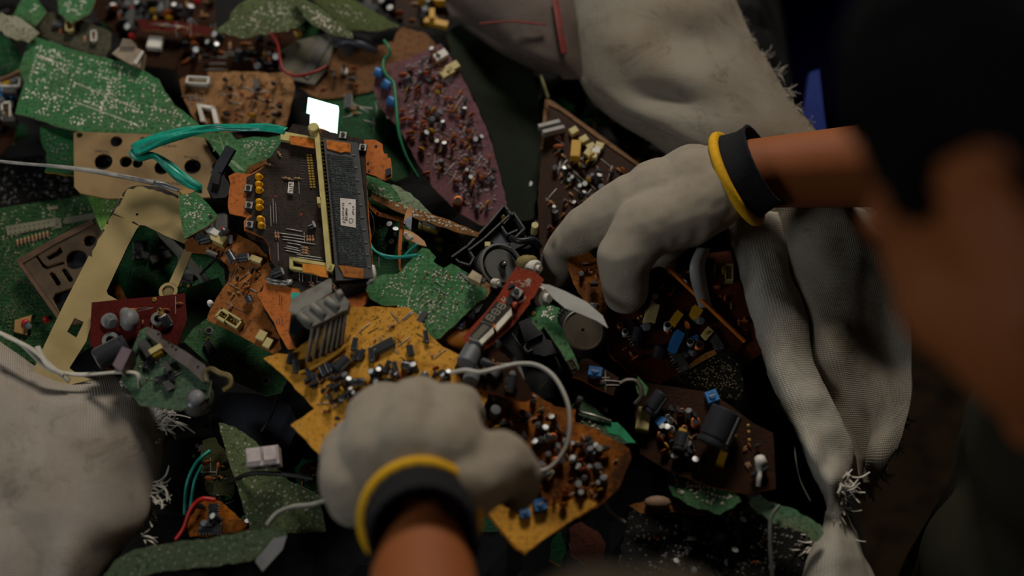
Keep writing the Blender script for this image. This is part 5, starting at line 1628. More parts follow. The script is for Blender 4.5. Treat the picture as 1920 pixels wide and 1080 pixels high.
marks(b, pl, sg, 0.00006, 0.0009, mat('brown_print', '#4a2c10', 0.7), 'holes_and_print')
scatter(b, pl, [(560, 715), (700, 700), (830, 690), (860, 720), (700, 740), (620, 760), (600, 740)], ['capacitor', 'resistor', 'transistor', 'disc_capacitor', 'capacitor', 'resistor', 'jumper', 'transistor'], 95, 61, 30, sc=0.9)
scatter(b, pl, [(600, 760), (660, 745), (700, 770), (640, 840), (610, 830)], ['resistor', 'disc_capacitor', 'transistor', 'jumper'], 12, 62)
rim = [(Vector((494, 672, 0)))]
mb = MB()
q = pl
mb.tube(smoothline([q.p(x, y, .003) for x, y in ((560, 700), (590, 688), (630, 664), (648, 648))], 6), 0.0016, yellowp, 8)
mb.obj('raised_glue_ridge', b, smooth=True)

ob = [(862, 690), (905, 700), (940, 716), (962, 738), (1000, 736), (1024, 752), (1040, 762), (1080, 768), (1078, 790), (1120, 806), (1180, 842), (1184, 858), (1160, 915), (1128, 945), (1060, 985), (1010, 1020), (985, 1040), (968, 1030), (940, 1000), (908, 955), (860, 900), (850, 800)]
b, pl = board(ob, 0.078, 'amber orange board right of the left glove, strewn with burnt dark parts', Y2, yellowp, tx=0.02, ty=0.03, jag=0.0006, th=0.0018)
slab(b, 'clean_corner', pl, [(912, 958), (960, 938), (1030, 950), (1090, 930), (1120, 945), (1062, 982), (1012, 1016), (986, 1036), (970, 1028), (942, 996)], 0, 0.0003, Y1)
for (x, y, s) in ((974, 946, .7), (984, 964, 1), (1012, 950, 1.2)):
    up_on('trimmer', b, pl, x, y, 15, 0.007 * s, 0.007 * s, 0.007 * s)
span('capacitor', b, pl, (910, 728), (930, 750), .0028, .004, .004, 2)
cap(b, pl, (925, 778), (930, 768), 10, 2)
span('capacitor', b, pl, (1010, 870), (1030, 892), .004, .005, .005, 2)
up_on('block', b, pl, 1020, 888, -30, 0.013, 0.007, 0.007, 1)
scatter(b, pl, [(900, 760), (1000, 750), (1070, 790), (1060, 870), (1000, 900), (940, 850)], ['disc_capacitor', 'capacitor', 'transistor', 'resistor', 'coil', 'transistor', 'resistor'], 70, 63, 20, sc=.95)
scatter(b, pl, [(1060, 800), (1160, 860), (1120, 930), (1030, 930), (1060, 880)], ['disc_capacitor', 'capacitor', 'transistor', 'resistor', 'jumper', 'resistor'], 60, 64, 20, sc=.95)
scatter(b, pl, [(960, 900), (1060, 900), (1080, 950), (960, 960)], ['disc_capacitor', 'resistor', 'transistor'], 8, 65)

b, pl = board([(905, 642), (928, 650), (946, 664), (964, 680), (980, 706), (992, 728), (1002, 746), (984, 752), (940, 742), (900, 730), (866, 718), (852, 690), (870, 660)], 0.092, 'dark brown bowed board with glowing orange rim holding large grey cans', B2, orangep, tx=-0.12, ty=0.0, jag=0.0006, th=0.0026)
cap(b, pl, (895, 646), (873, 684), 19, 2)
cap(b, pl, (888, 700), (881, 718), 15, 2)
cap(b, pl, (938, 690), (926, 706), 9, 2)
span('capacitor', b, pl, (922, 685), (902, 677), .003, .006, .008, 0)
span('capacitor', b, pl, (962, 705), (955, 733), .0036, .006, .006, 0)
scatter(b, pl, [(920, 670), (950, 690), (980, 740), (920, 730), (890, 700)], ['resistor', 'jumper', 'transistor'], 14, 66)
cap(b, pl, (960, 706), (961, 700), 6, 2)

# amber corner with blue part
b, pl = board([(1092, 672), (1104, 672), (1126, 686), (1160, 708), (1150, 740), (1120, 728), (1092, 712), (1073, 706), (1080, 690)], 0.072, 'dark amber board corner with orange rim and a blue part beside the green arm board', B2, orangep, tx=-0.05, th=0.0026)
up_on('trimmer', b, pl, 1116, 700, -10, 0.010, 0.007, 0.007)
scatter(b, pl, [(1100, 700), (1150, 712), (1140, 735), (1110, 725)], ['resistor', 'transistor', 'jumper'], 6, 67)

# green pieces
b, pl = board([(1064, 768), (1088, 744), (1098, 750), (1140, 786), (1160, 800), (1186, 824), (1194, 832), (1170, 832), (1130, 824), (1100, 810), (1070, 790)], 0.062, 'grey-green board wedge with smooth mint tip right of the amber board', G6, fibre, tx=-0.1, jag=0.0005)
slab(b, 'mint_lacquer', pl, [(1130, 792), (1158, 792), (1172, 806), (1192, 830), (1176, 830), (1160, 816), (1142, 812)], 0, 0.0004, mat('mint_lacquer', '#2f9464', 0.35, coat=0.3))
mb = MB()
mb.tube([pl.p(1088, 746, .012), pl.p(1078, 770, .002)], 0.0026, dgrey, 8); mb.tube([pl.p(1068, 768, .002), pl.p(1110, 778, .003), pl.p(1146, 790, .002)], 0.0011, steel, 8)
mb.obj('clip_wire', b, smooth=True)
slab(b, 'silver_tab', pl, [(1098, 808), (1108, 812), (1116, 818), (1104, 814)], .001, .002, steel)
solder(b, pl, [(1090, 765), (1140, 790), (1120, 815), (1080, 790)], 18, 68, 0.001, cluster=0.1)
b, pl = board([(1196, 706), (1204, 714), (1216, 728), (1210, 742), (1196, 738), (1192, 722)], 0.07, 'tiny green board chip with orange rim above the small black can on the right', G2, orangep, name='board_fragment', cat='board fragment')
b, pl = board([(1254, 872), (1262, 868), (1280, 884), (1330, 890), (1372, 908), (1390, 940), (1350, 965), (1300, 950), (1262, 930), (1250, 900)], 0.046, 'small green board glittering with solder drops lower right', G1, fibre, tx=-0.2, ty=0.1, jag=0.0008)
solder(b, pl, [(1258, 880), (1340, 895), (1380, 935), (1340, 955), (1270, 925)], 90, 69, 0.0012, cluster=0.3)

# dark right board with big can
rb = [(1205, 715), (1240, 722), (1280, 728), (1336, 736), (1352, 748), (1380, 768), (1410, 792), (1450, 812), (1452, 850), (1455, 915), (1400, 925), (1330, 912), (1250, 880), (1200, 850), (1190, 780)]
b, pl = board(rb, 0.052, 'dark amber board on the right with a very large black can and glowing rim', B2, orangep, tx=-0.1, ty=0.02, th=0.0026)
span('capacitor', b, pl, (1334, 836), (1364, 770), .0128, .014, .020, 0)
span('capacitor', b, pl, (1214, 776), (1242, 738), .0064, .009, .012, 0)
up_on('trimmer', b, pl, 1335, 748, 20, 0.009, 0.009, 0.009)
span('capacitor', b, pl, (1272, 846), (1282, 812), .0052, .008, .008, 0)
up_on('block', b, pl, 1276, 824, 70, 0.013, 0.006, 0.008, 0)
up_on('block', b, pl, 1354, 862, 70, 0.012, 0.006, 0.008, 0)
up_on('block', b, pl, 1207, 792, 80, 0.018, 0.010, 0.010, 1)
up_on('block', b, pl, 1238, 795, 40, 0.008, 0.006, 0.008, 2)
mb = MB()
mb.tube([pl.p(1424, 858, .006), pl.p(1428, 872, .008)], [0.004, 0.005], white, 8); mb.tube([pl.p(1425, 876, .006), pl.p(1422, 912, .004)], [0.0028, 0.0018], white, 8)
mb.obj('white_spout', b, smooth=True)
for (x, y) in ((1403, 798), (1404, 810), (1405, 825), (1378, 817)):
    up_on('led', b, pl, x, y, 0, .0026, .0026, .001, 0, name='brass_pad').data = proto('screw', 0)  # small brass pad, screw-head mesh
scatter(b, pl, [(1230, 760), (1310, 780), (1300, 880), (1230, 850)], ['resistor', 'capacitor', 'transistor', 'coil', 'disc_capacitor'], 50, 70, 30)
scatter(b, pl, [(1380, 830), (1440, 830), (1445, 900), (1390, 900)], ['resistor', 'transistor', 'capacitor'], 10, 71, 30)
mb = MB()
q = Pl(1215, 725, .07)
mb.tube(smoothline([q.p(x, y, 0) for x, y in ((1160, 720), (1176, 712), (1196, 716), (1204, 740), (1190, 760))], 5), 0.0022, mat('dim_metal', '#4c463c', 0.45, 0.5), 8, flat=.5)
tag(mb.obj('bent_bracket', smooth=True), 'dim bent metal bracket between amber corner and small black can', 'bracket')

# speckled cap-like piece
b, pl = board([(1272, 706), (1290, 684), (1320, 664), (1340, 655), (1362, 664), (1384, 682), (1396, 720), (1390, 752), (1350, 744), (1290, 730)], 0.036, 'black dotted board hump with brown upper rim near the white sack roll', K2, tan, tx=0.0, ty=-0.2, jag=0.0005)
solder(b, pl, [(1290, 700), (1340, 668), (1380, 690), (1380, 735), (1300, 722)], 130, 72, 0.0007, m=mat('dim_dots', '#6a5a34', 0.5, .3), cluster=0.5)
slab(b, 'brown_rim', pl, [(1276, 702), (1296, 680), (1322, 662), (1340, 655), (1344, 664), (1320, 676), (1296, 690)], 0, .001, B1)
# brown board behind hand on the right
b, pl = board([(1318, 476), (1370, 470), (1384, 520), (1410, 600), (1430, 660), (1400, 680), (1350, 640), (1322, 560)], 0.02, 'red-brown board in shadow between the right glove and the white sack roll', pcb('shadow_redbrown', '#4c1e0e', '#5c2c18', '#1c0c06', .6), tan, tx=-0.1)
scatter(b, pl, [(1330, 490), (1372, 490), (1400, 620), (1350, 600)], ['connector', 'resistor', 'chip', 'disc_capacitor'], 14, 73)

# bottom right black speckled board with torn green upper rim
b, pl = board([(1180, 960), (1240, 942), (1330, 960), (1400, 950), (1450, 940), (1500, 968), (1536, 990), (1560, 1040), (1570, 1120), (1400, 1130), (1200, 1120), (1160, 1050)], 0.02, 'black board dotted with dull joints at the bottom right', K2, fibre, ty=0.1, jag=0.0006)
solder(b, pl, [(1200, 970), (1400, 960), (1530, 1000), (1540, 1080), (1200, 1080)], 150, 74, 0.0016, m=mat('dull_joint', '#77736a', 0.4, 0.5), cluster=0.35, rows=(((1285, 1012), (1345, 1022), 6),))
scatter(b, pl, [(1200, 980), (1400, 970), (1520, 1010), (1500, 1070), (1220, 1070)], ['capacitor', 'resistor', 'transistor'], 16, 75, sc=1.2)
b, pl = board([(1380, 912), (1400, 906), (1440, 940), (1476, 950), (1520, 972), (1540, 985), (1544, 1000), (1530, 1015), (1500, 996), (1456, 984), (1420, 960)], 0.048, 'torn greenish strip with tan tip along the black board at the lower right', pcb('torn_green', '#3c6448', '#5c8464', '#6c5438', .7, rough=.6), tan, tx=-0.1, jag=0.001)
slab(b, 'purple_patch', pl, [(1382, 914), (1400, 908), (1424, 930), (1408, 934)], 0, .0006, mat('dusky_purple', '#4a3844', .5))
b, pl = board([(1180, 948), (1220, 935), (1260, 946), (1320, 958), (1322, 966), (1260, 960), (1200, 962)], 0.036, 'brown broken rim lying above the black dotted board', B1, tan, jag=.0006)
mb = MB()
mb.ball(pl.p(1233, 942, .004), .007, mat('tan_lump', '#7c604a', .6), sc=(1.5, .8, .6))
mb.obj('tan_lump', b, smooth=True)
b, pl = board([(1068, 990), (1090, 978), (1120, 996), (1136, 1020), (1130, 1050), (1100, 1060), (1070, 1040)], 0.03, 'reddish broken board piece between the amber board tip and the knee', pcb('dusty_red', '#5c3026', '#6c4434', '#2c1c14', .6), tan, jag=.001)
b, pl = board([(1036, 1010), (1052, 996), (1062, 1030), (1050, 1062), (1030, 1050)], 0.024, 'deep green sliver of board under the amber board tip', G3, orangep, jag=.0006)

# ================================================================ lower left
b, pl = board([(410, 792), (440, 800), (480, 828), (540, 900), (600, 930), (610, 996), (520, 1000), (468, 990), (450, 930), (424, 850)], 0.036, 'mossy green mesh-patterned board at the bottom left of the left glove', G4, fibre, tx=0.02, jag=.0006)
b, pl = board([(190, 1086), (214, 1052), (252, 1030), (330, 1016), (400, 1008), (470, 994), (528, 992), (538, 1002), (520, 1030), (470, 1052), (400, 1062), (300, 1072), (240, 1090)], 0.06, 'long grey-green board lying along the bottom edge right of the left sack', pcb('dusty_bottom_green', '#3c4a34', '#505c40', '#4a4636', .7, speck=.3, rough=.7), fibre, ty=-0.1, jag=.0006, th=.003)
slab(b, 'grey_end', pl, [(478, 1052), (512, 1010), (538, 1004), (530, 1030), (492, 1072)], -0.003, .001, greyp)
b, pl = board([(350, 980), (372, 945), (392, 935), (414, 940), (440, 962), (464, 985), (450, 996), (400, 1004), (356, 1006)], 0.03, 'triangular orange and black scrap under the red wire at the lower left', Y2, orangep, jag=.0008, name='board_fragment', cat='board fragment')
scatter(b, pl, [(370, 960), (400, 945), (440, 975), (390, 995)], ['chip', 'capacitor', 'transistor'], 7, 76, sc=1.1)
b, pl = board([(380, 826), (404, 820), (424, 850), (440, 900), (432, 930), (390, 925), (376, 880)], 0.02, 'dim olive board scrap beside the two curved teal wires', pcb('dim_olive', '#2e2e18', '#3c3c20', '#1c1a10', .6), tan, jag=.001, name='board_fragment', cat='board fragment')
scatter(b, pl, [(385, 835), (410, 840), (430, 900), (390, 915)], ['disc_capacitor', 'resistor', 'jumper'], 10, 77)
def terminal():
    q = Pl(496, 866, 0.062, 0, -0.1)
    root = empty('screw_terminal', q.o, 'small white two-way screw terminal on the mossy green board', 'screw terminal')
    m = mat('dirty_white', '#c4b4ac', .5, 0, '#6c5a50', .5)
    mb = MB()
    c = q.o
    ex = (q.p(520, 862) - q.p(470, 868)).normalized(); ey = q.n.cross(ex)
    mb.box(c + ey * 0.003, ex * 0.0120, ey * 0.007, q.n * 0.008, m)
    for sgn in (-1, 1):
        mb.box(c + ey * 0.004 + ex * sgn * 0.006 + q.n * 0.009, ex * 0.0048, ey * 0.005, q.n * 0.002, m)
    mb.obj('housing', root)
    for sgn in (-1, 1):
        mb = MB()
        P_ = c - ey * 0.0042 + ex * sgn * 0.0058 + q.n * 0.0005
        mb.lathe([(0.0032, 0), (0.0032, 0.0004), (0, 0.0004)], dblack, 14, o=P_, ax=-ey)
        mb.obj('wire_entry', root)
terminal()

# ---- triangular tan board upper right, left of right glove
b, pl = board([(1022, 186), (1040, 190), (1080, 220), (1140, 262), (1200, 306), (1210, 340), (1120, 420), (1060, 470), (1012, 480), (1008, 380), (1016, 280)], 0.02, 'dark tan board with pale rim and white twin connector beside the right glove', B2, tan, tx=-0.06, jag=.0005)
slab(b, 'pale_rim', pl, [(1022, 186), (1030, 186), (1060, 206), (1140, 264), (1206, 312), (1198, 312), (1136, 270), (1050, 206), (1028, 196), (1018, 280), (1012, 280)], 0, .0012, pcb('pale_rim', '#6c4c30', '#7c5c3c', '#3c2818', .4))
for d in (0, 9):
    mb = MB()
    A, B_ = pl.p(1010 + d * .9, 240 + d * 1.2, .010), pl.p(1050 + d * .9, 230 + d * 1.2, .004)
    ax = (B_ - A).normalized(); ay = pl.n.cross(ax)
    mb.box((A + B_) / 2, (B_ - A) / 2, ay * .0017, pl.n * .004, mat('dim_white', '#8c8882', .5))
    mb.obj('connector_half', b)
up_on('block', b, pl, 1080, 288, 85, 0.016, 0.008, 0.010, 0)
for (x, y, v) in ((1076, 250, 1), (1095, 266, 1), (1108, 280, 1), (1118, 286, 4), (1112, 296, 1), (1124, 278, 1), (1104, 292, 1)):
    up_on('block', b, pl, x, y, 30 * math.sin(x), 0.007, 0.006, 0.006, v)
up_on('disc_capacitor', b, pl, 1048, 278, 0, .011, .011, .006, 0)
scatter(b, pl, [(1030, 220), (1130, 290), (1180, 330), (1100, 400), (1030, 440)], ['resistor', 'capacitor', 'transistor', 'jumper', 'disc_capacitor', 'resistor', 'jumper'], 90, 78, 50, sc=.9)
wire('wire', [(1014, 142, .03), (1020, 160, .03), (1028, 184, .028)], 0.0016, mat('olive_wire', '#5c5430', .5), 'short olive wire rising from the top corner of the dark tan board')
b, pl = board([(1075, 470), (1100, 465), (1130, 500), (1140, 560), (1136, 600), (1110, 590), (1080, 540), (1062, 500)], 0.06, 'mustard board between the two spread fingers of the right glove', Y2, yellowp, jag=.0006)
scatter(b, pl, [(1085, 480), (1120, 500), (1130, 580), (1100, 570)], ['capacitor', 'resistor', 'transistor'], 8, 79)

# ================================================================ filler shards, dark colours put the shade of the gaps into them
rnd = random.Random(77)
ANCH = [((190, 150), 'largest green board'), ((270, 300), 'beige knob panel'), ((450, 190), 'tan connector board'), ((60, 450), 'large left-edge board'),
        ((110, 520), 'grimy keypad cover'), ((230, 470), 'cream faceplate'), ((250, 610), 'dark red board'), ((300, 690), 'grey-green module'),
        ((450, 660), 'green board with plated holes'), ((450, 540), 'curved orange arm board'), ((590, 400), 'black display board'), ((830, 250), 'purple-brown board'),
        ((950, 200), 'plain dark green board'), ((600, 30), 'mossy crumbling board'), ((450, 90), 'brown board with orange rim'), ((290, 40), 'board with red dots'), ((660, 250), 'deep green ribbed board'),
        ((830, 560), 'green chip board'), ((930, 460), 'black mechanism'), ((950, 575), 'red display board'), ((1090, 330), 'dark tan board'),
        ((690, 660), 'mustard yellow board'), ((1030, 850), 'amber board'), ((1040, 620), 'green arm-shaped board'), ((1090, 620), 'round motor'), ((1130, 790), 'grey-green wedge'),
        ((1320, 820), 'board with the very large can'), ((1330, 700), 'dotted board hump'), ((1370, 570), 'red-brown shadowed board'), ((1310, 920), 'glittering green board'),
        ((1360, 1030), 'black dotted bottom board'), ((500, 900), 'mossy mesh-patterned board'), ((490, 790), 'slate plastic sheet'), ((496, 866), 'white screw terminal'),
        ((400, 970), 'orange and black scrap'), ((360, 1040), 'long grey-green bottom board'), ((1100, 1015), 'reddish broken board'), ((740, 800), 'left glove'), ((1250, 600), 'board in the right glove'), ((150, 870), 'left sack')]
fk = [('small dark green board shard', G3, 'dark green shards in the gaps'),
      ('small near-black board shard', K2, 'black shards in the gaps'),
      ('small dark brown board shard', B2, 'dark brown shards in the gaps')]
used = {}
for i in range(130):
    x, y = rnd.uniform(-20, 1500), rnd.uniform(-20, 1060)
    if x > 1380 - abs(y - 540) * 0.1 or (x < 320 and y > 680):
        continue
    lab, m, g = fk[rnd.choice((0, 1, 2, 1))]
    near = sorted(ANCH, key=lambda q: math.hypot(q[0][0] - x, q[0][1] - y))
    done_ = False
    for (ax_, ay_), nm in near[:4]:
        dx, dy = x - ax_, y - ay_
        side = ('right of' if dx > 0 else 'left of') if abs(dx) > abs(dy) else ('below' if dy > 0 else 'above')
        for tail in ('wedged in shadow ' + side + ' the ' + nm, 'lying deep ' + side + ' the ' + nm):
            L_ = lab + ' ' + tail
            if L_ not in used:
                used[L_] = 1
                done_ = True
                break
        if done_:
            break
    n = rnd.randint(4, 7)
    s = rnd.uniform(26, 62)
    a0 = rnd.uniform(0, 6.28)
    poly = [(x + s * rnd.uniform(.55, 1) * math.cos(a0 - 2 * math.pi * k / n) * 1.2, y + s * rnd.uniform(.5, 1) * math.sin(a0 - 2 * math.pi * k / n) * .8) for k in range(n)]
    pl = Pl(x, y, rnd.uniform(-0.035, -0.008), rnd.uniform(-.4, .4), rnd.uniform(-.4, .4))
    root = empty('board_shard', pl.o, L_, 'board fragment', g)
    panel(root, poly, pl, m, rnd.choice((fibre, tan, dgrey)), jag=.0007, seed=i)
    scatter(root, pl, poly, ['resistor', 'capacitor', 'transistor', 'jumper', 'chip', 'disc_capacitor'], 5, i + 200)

# ================================================================ ribbons, strings and wires
def raffia(name, pts, widths, m, label, seed=0):
    P = smoothline([W(*p) for p in pts], 8)
    ws = smoothline([Vector((w_, 0, 0)) for w_ in widths], 8)
    mb = MB()
    k = 8
    vs, fs = [], []
    for i, p in enumerate(P):
        t = (P[min(i + 1, len(P) - 1)] - P[max(i - 1, 0)]).normalized()
        s_ = t.cross(N0).normalized()
        wd = ws[i].x
        for j in range(k + 1):
            u = j / k * 2 - 1
            cr_ = 0.0009 * math.sin(j * 2.4 + i * 0.11 + seed) + 0.0006 * math.sin(j * 5.1 + i * .3)
            vs.append(p + s_ * (u * wd) + N0 * (cr_ + 0.002 * (1 - u * u)))
    for i in range(len(P) - 1):
        for j in range(k):
            a = i * (k + 1) + j
            fs.append((a, a + 1, a + k + 2, a + k + 1))
    mb.add(vs, fs, m)
    o = mb.obj(name, smooth=True)
    s = o.modifiers.new('thickness', 'SOLIDIFY'); s.thickness = 0.0004
    return tag(o, label, 'ribbon')
raffia('raffia_ribbon', [(536, 246, .10), (500, 240, .095), (450, 240, .09), (400, 240, .085), (350, 248, .085), (300, 260, .085), (262, 276, .082), (250, 284, .080)],
       [.0035, .004, .003, .0036, .005, .0062, .0072, .005], tealm, 'shiny teal plastic ribbon lying across the beige panel and green boards')
raffia('raffia_ribbon', [(247, 282, .078), (262, 292, .076), (290, 292, .074), (315, 310, .072), (340, 332, .07), (372, 352, .066), (380, 358, .062)],
       [.004, .005, .0032, .0045, .0052, .004, .002], tealm, 'folded-back tail of the teal ribbon hanging over the panel knob holes', 2)
raffia('flat_string', [(-20, 300, .06), (40, 307, .06), (110, 313, .062), (180, 322, .064), (225, 330, .072), (262, 337, .084), (290, 343, .086)], [.0009, .0011, .0016, .0019, .002, .002, .0016], mat('white_string', '#a09a90', .5), 'flat whitish string crossing the left side above the cream frame')
raffia('flat_string', [(272, 340, .078), (300, 346, .076), (336, 358, .07)], [.0014, .0024, .0018], mat('clear_tape', '#8a8e90', .25, 0, '#5a5a58', .4), 'crinkled clear tape end at the top of the cream frame', 1)
wire('wire', [(720, 76, .045), (729, 90, .048), (730, 102, .046), (720, 112, .044), (719, 130, .046), (728, 145, .05), (738, 156, .052), (742, 185, .054), (745, 225, .055), (750, 258, .052), (762, 295, .046), (784, 334, .036)], 0.0015, greenw, 'thin green wire running down the left edge of the purple-brown board')
wire('wire', [(506, 62, .04), (520, 82, .036), (525, 110, .034), (532, 132, .034), (556, 142, .034), (590, 135, .034), (612, 124, .03)], 0.0014, redw, 'thin dark red wire curling around the grey plastic plate')
wire('wire', [(844, 700, .118), (872, 694, .12), (900, 698, .122), (935, 690, .12), (975, 682, .115), (1010, 686, .112), (1040, 708, .112), (1062, 750, .112), (1068, 790, .110), (1064, 830, .106), (1050, 858, .102), (1030, 878, .098), (1010, 884, .096)], 0.0016, whitew, 'white wire arching in a wide loop over the amber boards', k=10)
wire('wire', [(868, 742, .12), (888, 750, .118), (904, 764, .11), (908, 790, .10)], 0.0014, whitew, 'short white wire emerging from behind the left glove')
wire('wire', [(500, 985, .06), (520, 962, .062), (550, 950, .064), (585, 946, .07), (612, 938, .075)], 0.0018, mat('dull_white_wire', '#8c8878', .6), 'dull white cord leaving the left glove over the mossy board')
wire('wire', [(1132, 938, .06), (1142, 956, .055), (1158, 970, .05), (1172, 980, .045)], 0.0013, whitew, 'short white lead sticking out below the amber board')
wire('wire', [(346, 965, .02), (350, 910, .03), (368, 868, .034), (394, 845, .03)], 0.0014, tealw, 'left one of two curved teal wires beside the left sack')
wire('wire', [(356, 960, .02), (364, 905, .028), (378, 872, .03)], 0.0013, tealw, 'right one of two curved teal wires beside the left sack')
wire('wire', [(330, 1012, .03), (345, 990, .034), (358, 955, .04), (378, 936, .042), (404, 938, .04)], 0.0018, mat('bright_red_wire', '#a81c10', .4), 'bright red wire arching at the lower left of the heap')
wire('wire', [(525, 705, .03), (520, 740, .03), (508, 780, .028), (490, 810, .03)], 0.0011, dwire, 'thin black wire hanging across the slate plastic sheet')
wire('wire', [(430, 905, .03), (470, 888, .045), (530, 890, .05), (590, 898, .06)], 0.0018, dwire, 'black cable below the white screw terminal')
wire('wire', [(370, 520, .02), (420, 470, .05), (450, 430, .05)], 0.001, dwire, 'thin black wire beneath the curved orange arm board')
wire('wire', [(0, 150, .03), (15, 145, .032), (36, 134, .034)], 0.0022, mat('brown_rod', '#6a4a32', .6), 'brown rod poking in from the left edge under the oval scrap')
wire('wire', [(1018, 690, .08), (1030, 706, .07), (1010, 730, .06)], 0.0003, steel, 'hair-thin metal strand inside the white wire loop')
wire('wire', [(958, 446, .075), (975, 452, .08), (1000, 450, .078), (1012, 462, .07)], 0.0028, black, 'thick black cable end on the black mechanism')
wire('wire', [(1448, 1090, .04), (1444, 1020, .05), (1446, 970, .055), (1462, 948, .055)], 0.0016, mat('grey_wire', '#66645c', .5), 'grey wire rising over the black dotted board at the bottom right')
wire('wire', [(1490, 830, .02), (1492, 860, .025), (1500, 900, .02), (1520, 940, .02)], 0.0008, mat('grey_wire', '#66645c', .5), 'fine grey thread hanging left of the white sack roll')

# ================================================================ WOVEN SACKS
SK = weave('woven_sack', '#92897a', '#6e6658', '#6a5438', 210, .6, bump=.55)
SKL = weave('woven_sack_lit', '#b0a99b', '#8d8474', '#8a7654', 210, .35, bump=.55)  # lighter copy of the weave, stronger light on the rolled rim put into colour
SKD = weave('woven_sack_dark', '#6a5e56', '#40362e', '#3c2820', 210, .6)
thr = mat('sack_tape', '#b4ac9c', .6, 0, '#7c7260', .4)
# left sack
r0 = W(120, 900, .1)
root = empty('woven_sack', r0, 'white woven sack with frayed edge at the lower left', 'sack')
rows = [[(-90, 600, 0.021), (-40, 625, 0.035), (20, 662, 0.042), (70, 694, 0.042), (120, 706, 0.038), (190, 706, 0.035), (240, 722, 0.032), (272, 748, 0.021), (260, 770, 0.007)],
        [(-90, 680, 0.056), (-40, 700, 0.063), (20, 730, 0.070), (80, 745, 0.069), (140, 750, 0.066), (200, 752, 0.059), (260, 760, 0.049), (300, 785, 0.032), (290, 800, 0.010)],
        [(-90, 780, 0.070), (-40, 790, 0.081), (20, 800, 0.084), (80, 815, 0.081), (140, 820, 0.078), (200, 822, 0.070), (255, 826, 0.056), (298, 834, 0.035), (292, 840, 0.010)],
        [(-90, 870, 0.077), (-40, 880, 0.084), (20, 885, 0.087), (80, 890, 0.085), (140, 895, 0.078), (190, 895, 0.070), (248, 896, 0.052), (290, 898, 0.032), (284, 900, 0.007)],
        [(-90, 960, 0.077), (-40, 970, 0.084), (20, 970, 0.081), (80, 975, 0.083), (140, 980, 0.078), (190, 975, 0.067), (240, 970, 0.049), (276, 965, 0.028), (270, 970, 0.007)],
        [(-90, 1060, 0.070), (-40, 1060, 0.084), (20, 1055, 0.084), (80, 1055, 0.077), (120, 1055, 0.077), (165, 1045, 0.063), (210, 1035, 0.045), (240, 1022, 0.028), (238, 1030, 0.007)],
        [(-90, 1200, 0.056), (-40, 1200, 0.077), (20, 1190, 0.077), (70, 1180, 0.070), (100, 1170, 0.070), (130, 1150, 0.056), (165, 1120, 0.042), (190, 1090, 0.028), (200, 1100, 0.007)]]
SKM = weave('woven_sack_pale', '#aa9f92', '#84796b', '#6e5c42', 190, .55, bump=.6)
cloth('sack_body', rows, SKM, root, k=12, amp=.0048, fs=8, seed=1)
threads(root, [(285, 778, .045, .5, -.9, 60, 10), (296, 788, .045, 1, -.35, 62, 16), (296, 798, .045, 1, .05, 40, 14), (290, 905, .04, 1, .1, 44, 9), (286, 930, .04, 1, .5, 32, 10), (280, 955, .03, .6, .8, 26, 8), (262, 1005, .03, 1, -.1, 36, 7), (232, 724, .045, .4, -.9, 14, 22), (262, 744, .04, .5, -.9, 14, 22), (278, 830, .045, 1, .2, 18, 8)], thr, 6, wd=.0012)
mb = MB()
for pts in ([(-10, 620, .075), (40, 645, .078), (90, 690, .075), (140, 702, .07), (180, 700, .068)], [(10, 630, .08), (60, 655, .08), (100, 690, .078), (130, 715, .07)], [(170, 702, .075), (220, 698, .085), (256, 700, .085), (262, 720, .08), (264, 745, .06)], [(70, 650, .078), (90, 685, .08), (120, 702, .075)]):
    P = smoothline([W(*p) for p in pts], 7)
    mb.tube(P, .0024, thr, 6, flat=.4)
mb.obj('loose_strands', root, smooth=True)

# right sack: upper flap, rolled rim, hanging cloth, frayed knot
r0 = W(1480, 500, .04)
root = empty('woven_sack', r0, 'dirty white woven sack with rolled edge draped over the right side of the heap', 'sack')
rows = [[(1110, -60, -.02), (1074, -50, .012), (1100, -50, .04), (1170, -50, .055), (1260, -50, .05), (1330, -50, .045), (1362, -50, .03)],
        [(1110, 10, -.02), (1070, 10, .012), (1098, 10, .04), (1175, 10, .06), (1270, 10, .06), (1345, 10, .05), (1378, 10, .03)],
        [(1116, 80, -.02), (1076, 80, .012), (1104, 80, .04), (1190, 80, .065), (1290, 78, .05), (1370, 80, .045), (1408, 76, .03)],
        [(1134, 150, -.02), (1096, 160, .012), (1122, 150, .04), (1210, 140, .06), (1320, 140, .066), (1405, 142, .045), (1444, 136, .03)],
        [(1175, 205, -.02), (1140, 212, .012), (1170, 196, .045), (1250, 190, .05), (1350, 195, .062), (1440, 196, .045), (1476, 190, .03)],
        [(1230, 240, -.02), (1190, 250, .012), (1228, 232, .05), (1290, 230, .062), (1380, 240, .06), (1460, 240, .05), (1520, 242, .03)],
        [(1290, 280, -.02), (1250, 290, .012), (1290, 272, .05), (1340, 280, .055), (1420, 290, .05), (1500, 290, .045), (1560, 300, .03)],
        [(1340, 330, -.02), (1330, 340, .0), (1350, 330, .02), (1390, 330, .035), (1460, 330, .04), (1540, 350, .04), (1620, 360, .02)],
        [(1380, 420, -.02), (1360, 410, .0), (1380, 400, .01), (1420, 400, .025), (1480, 400, .03), (1560, 400, .03), (1640, 420, .01)]]
cloth('upper_flap', rows, SK, root, k=11, amp=.0038, fs=7, seed=3)
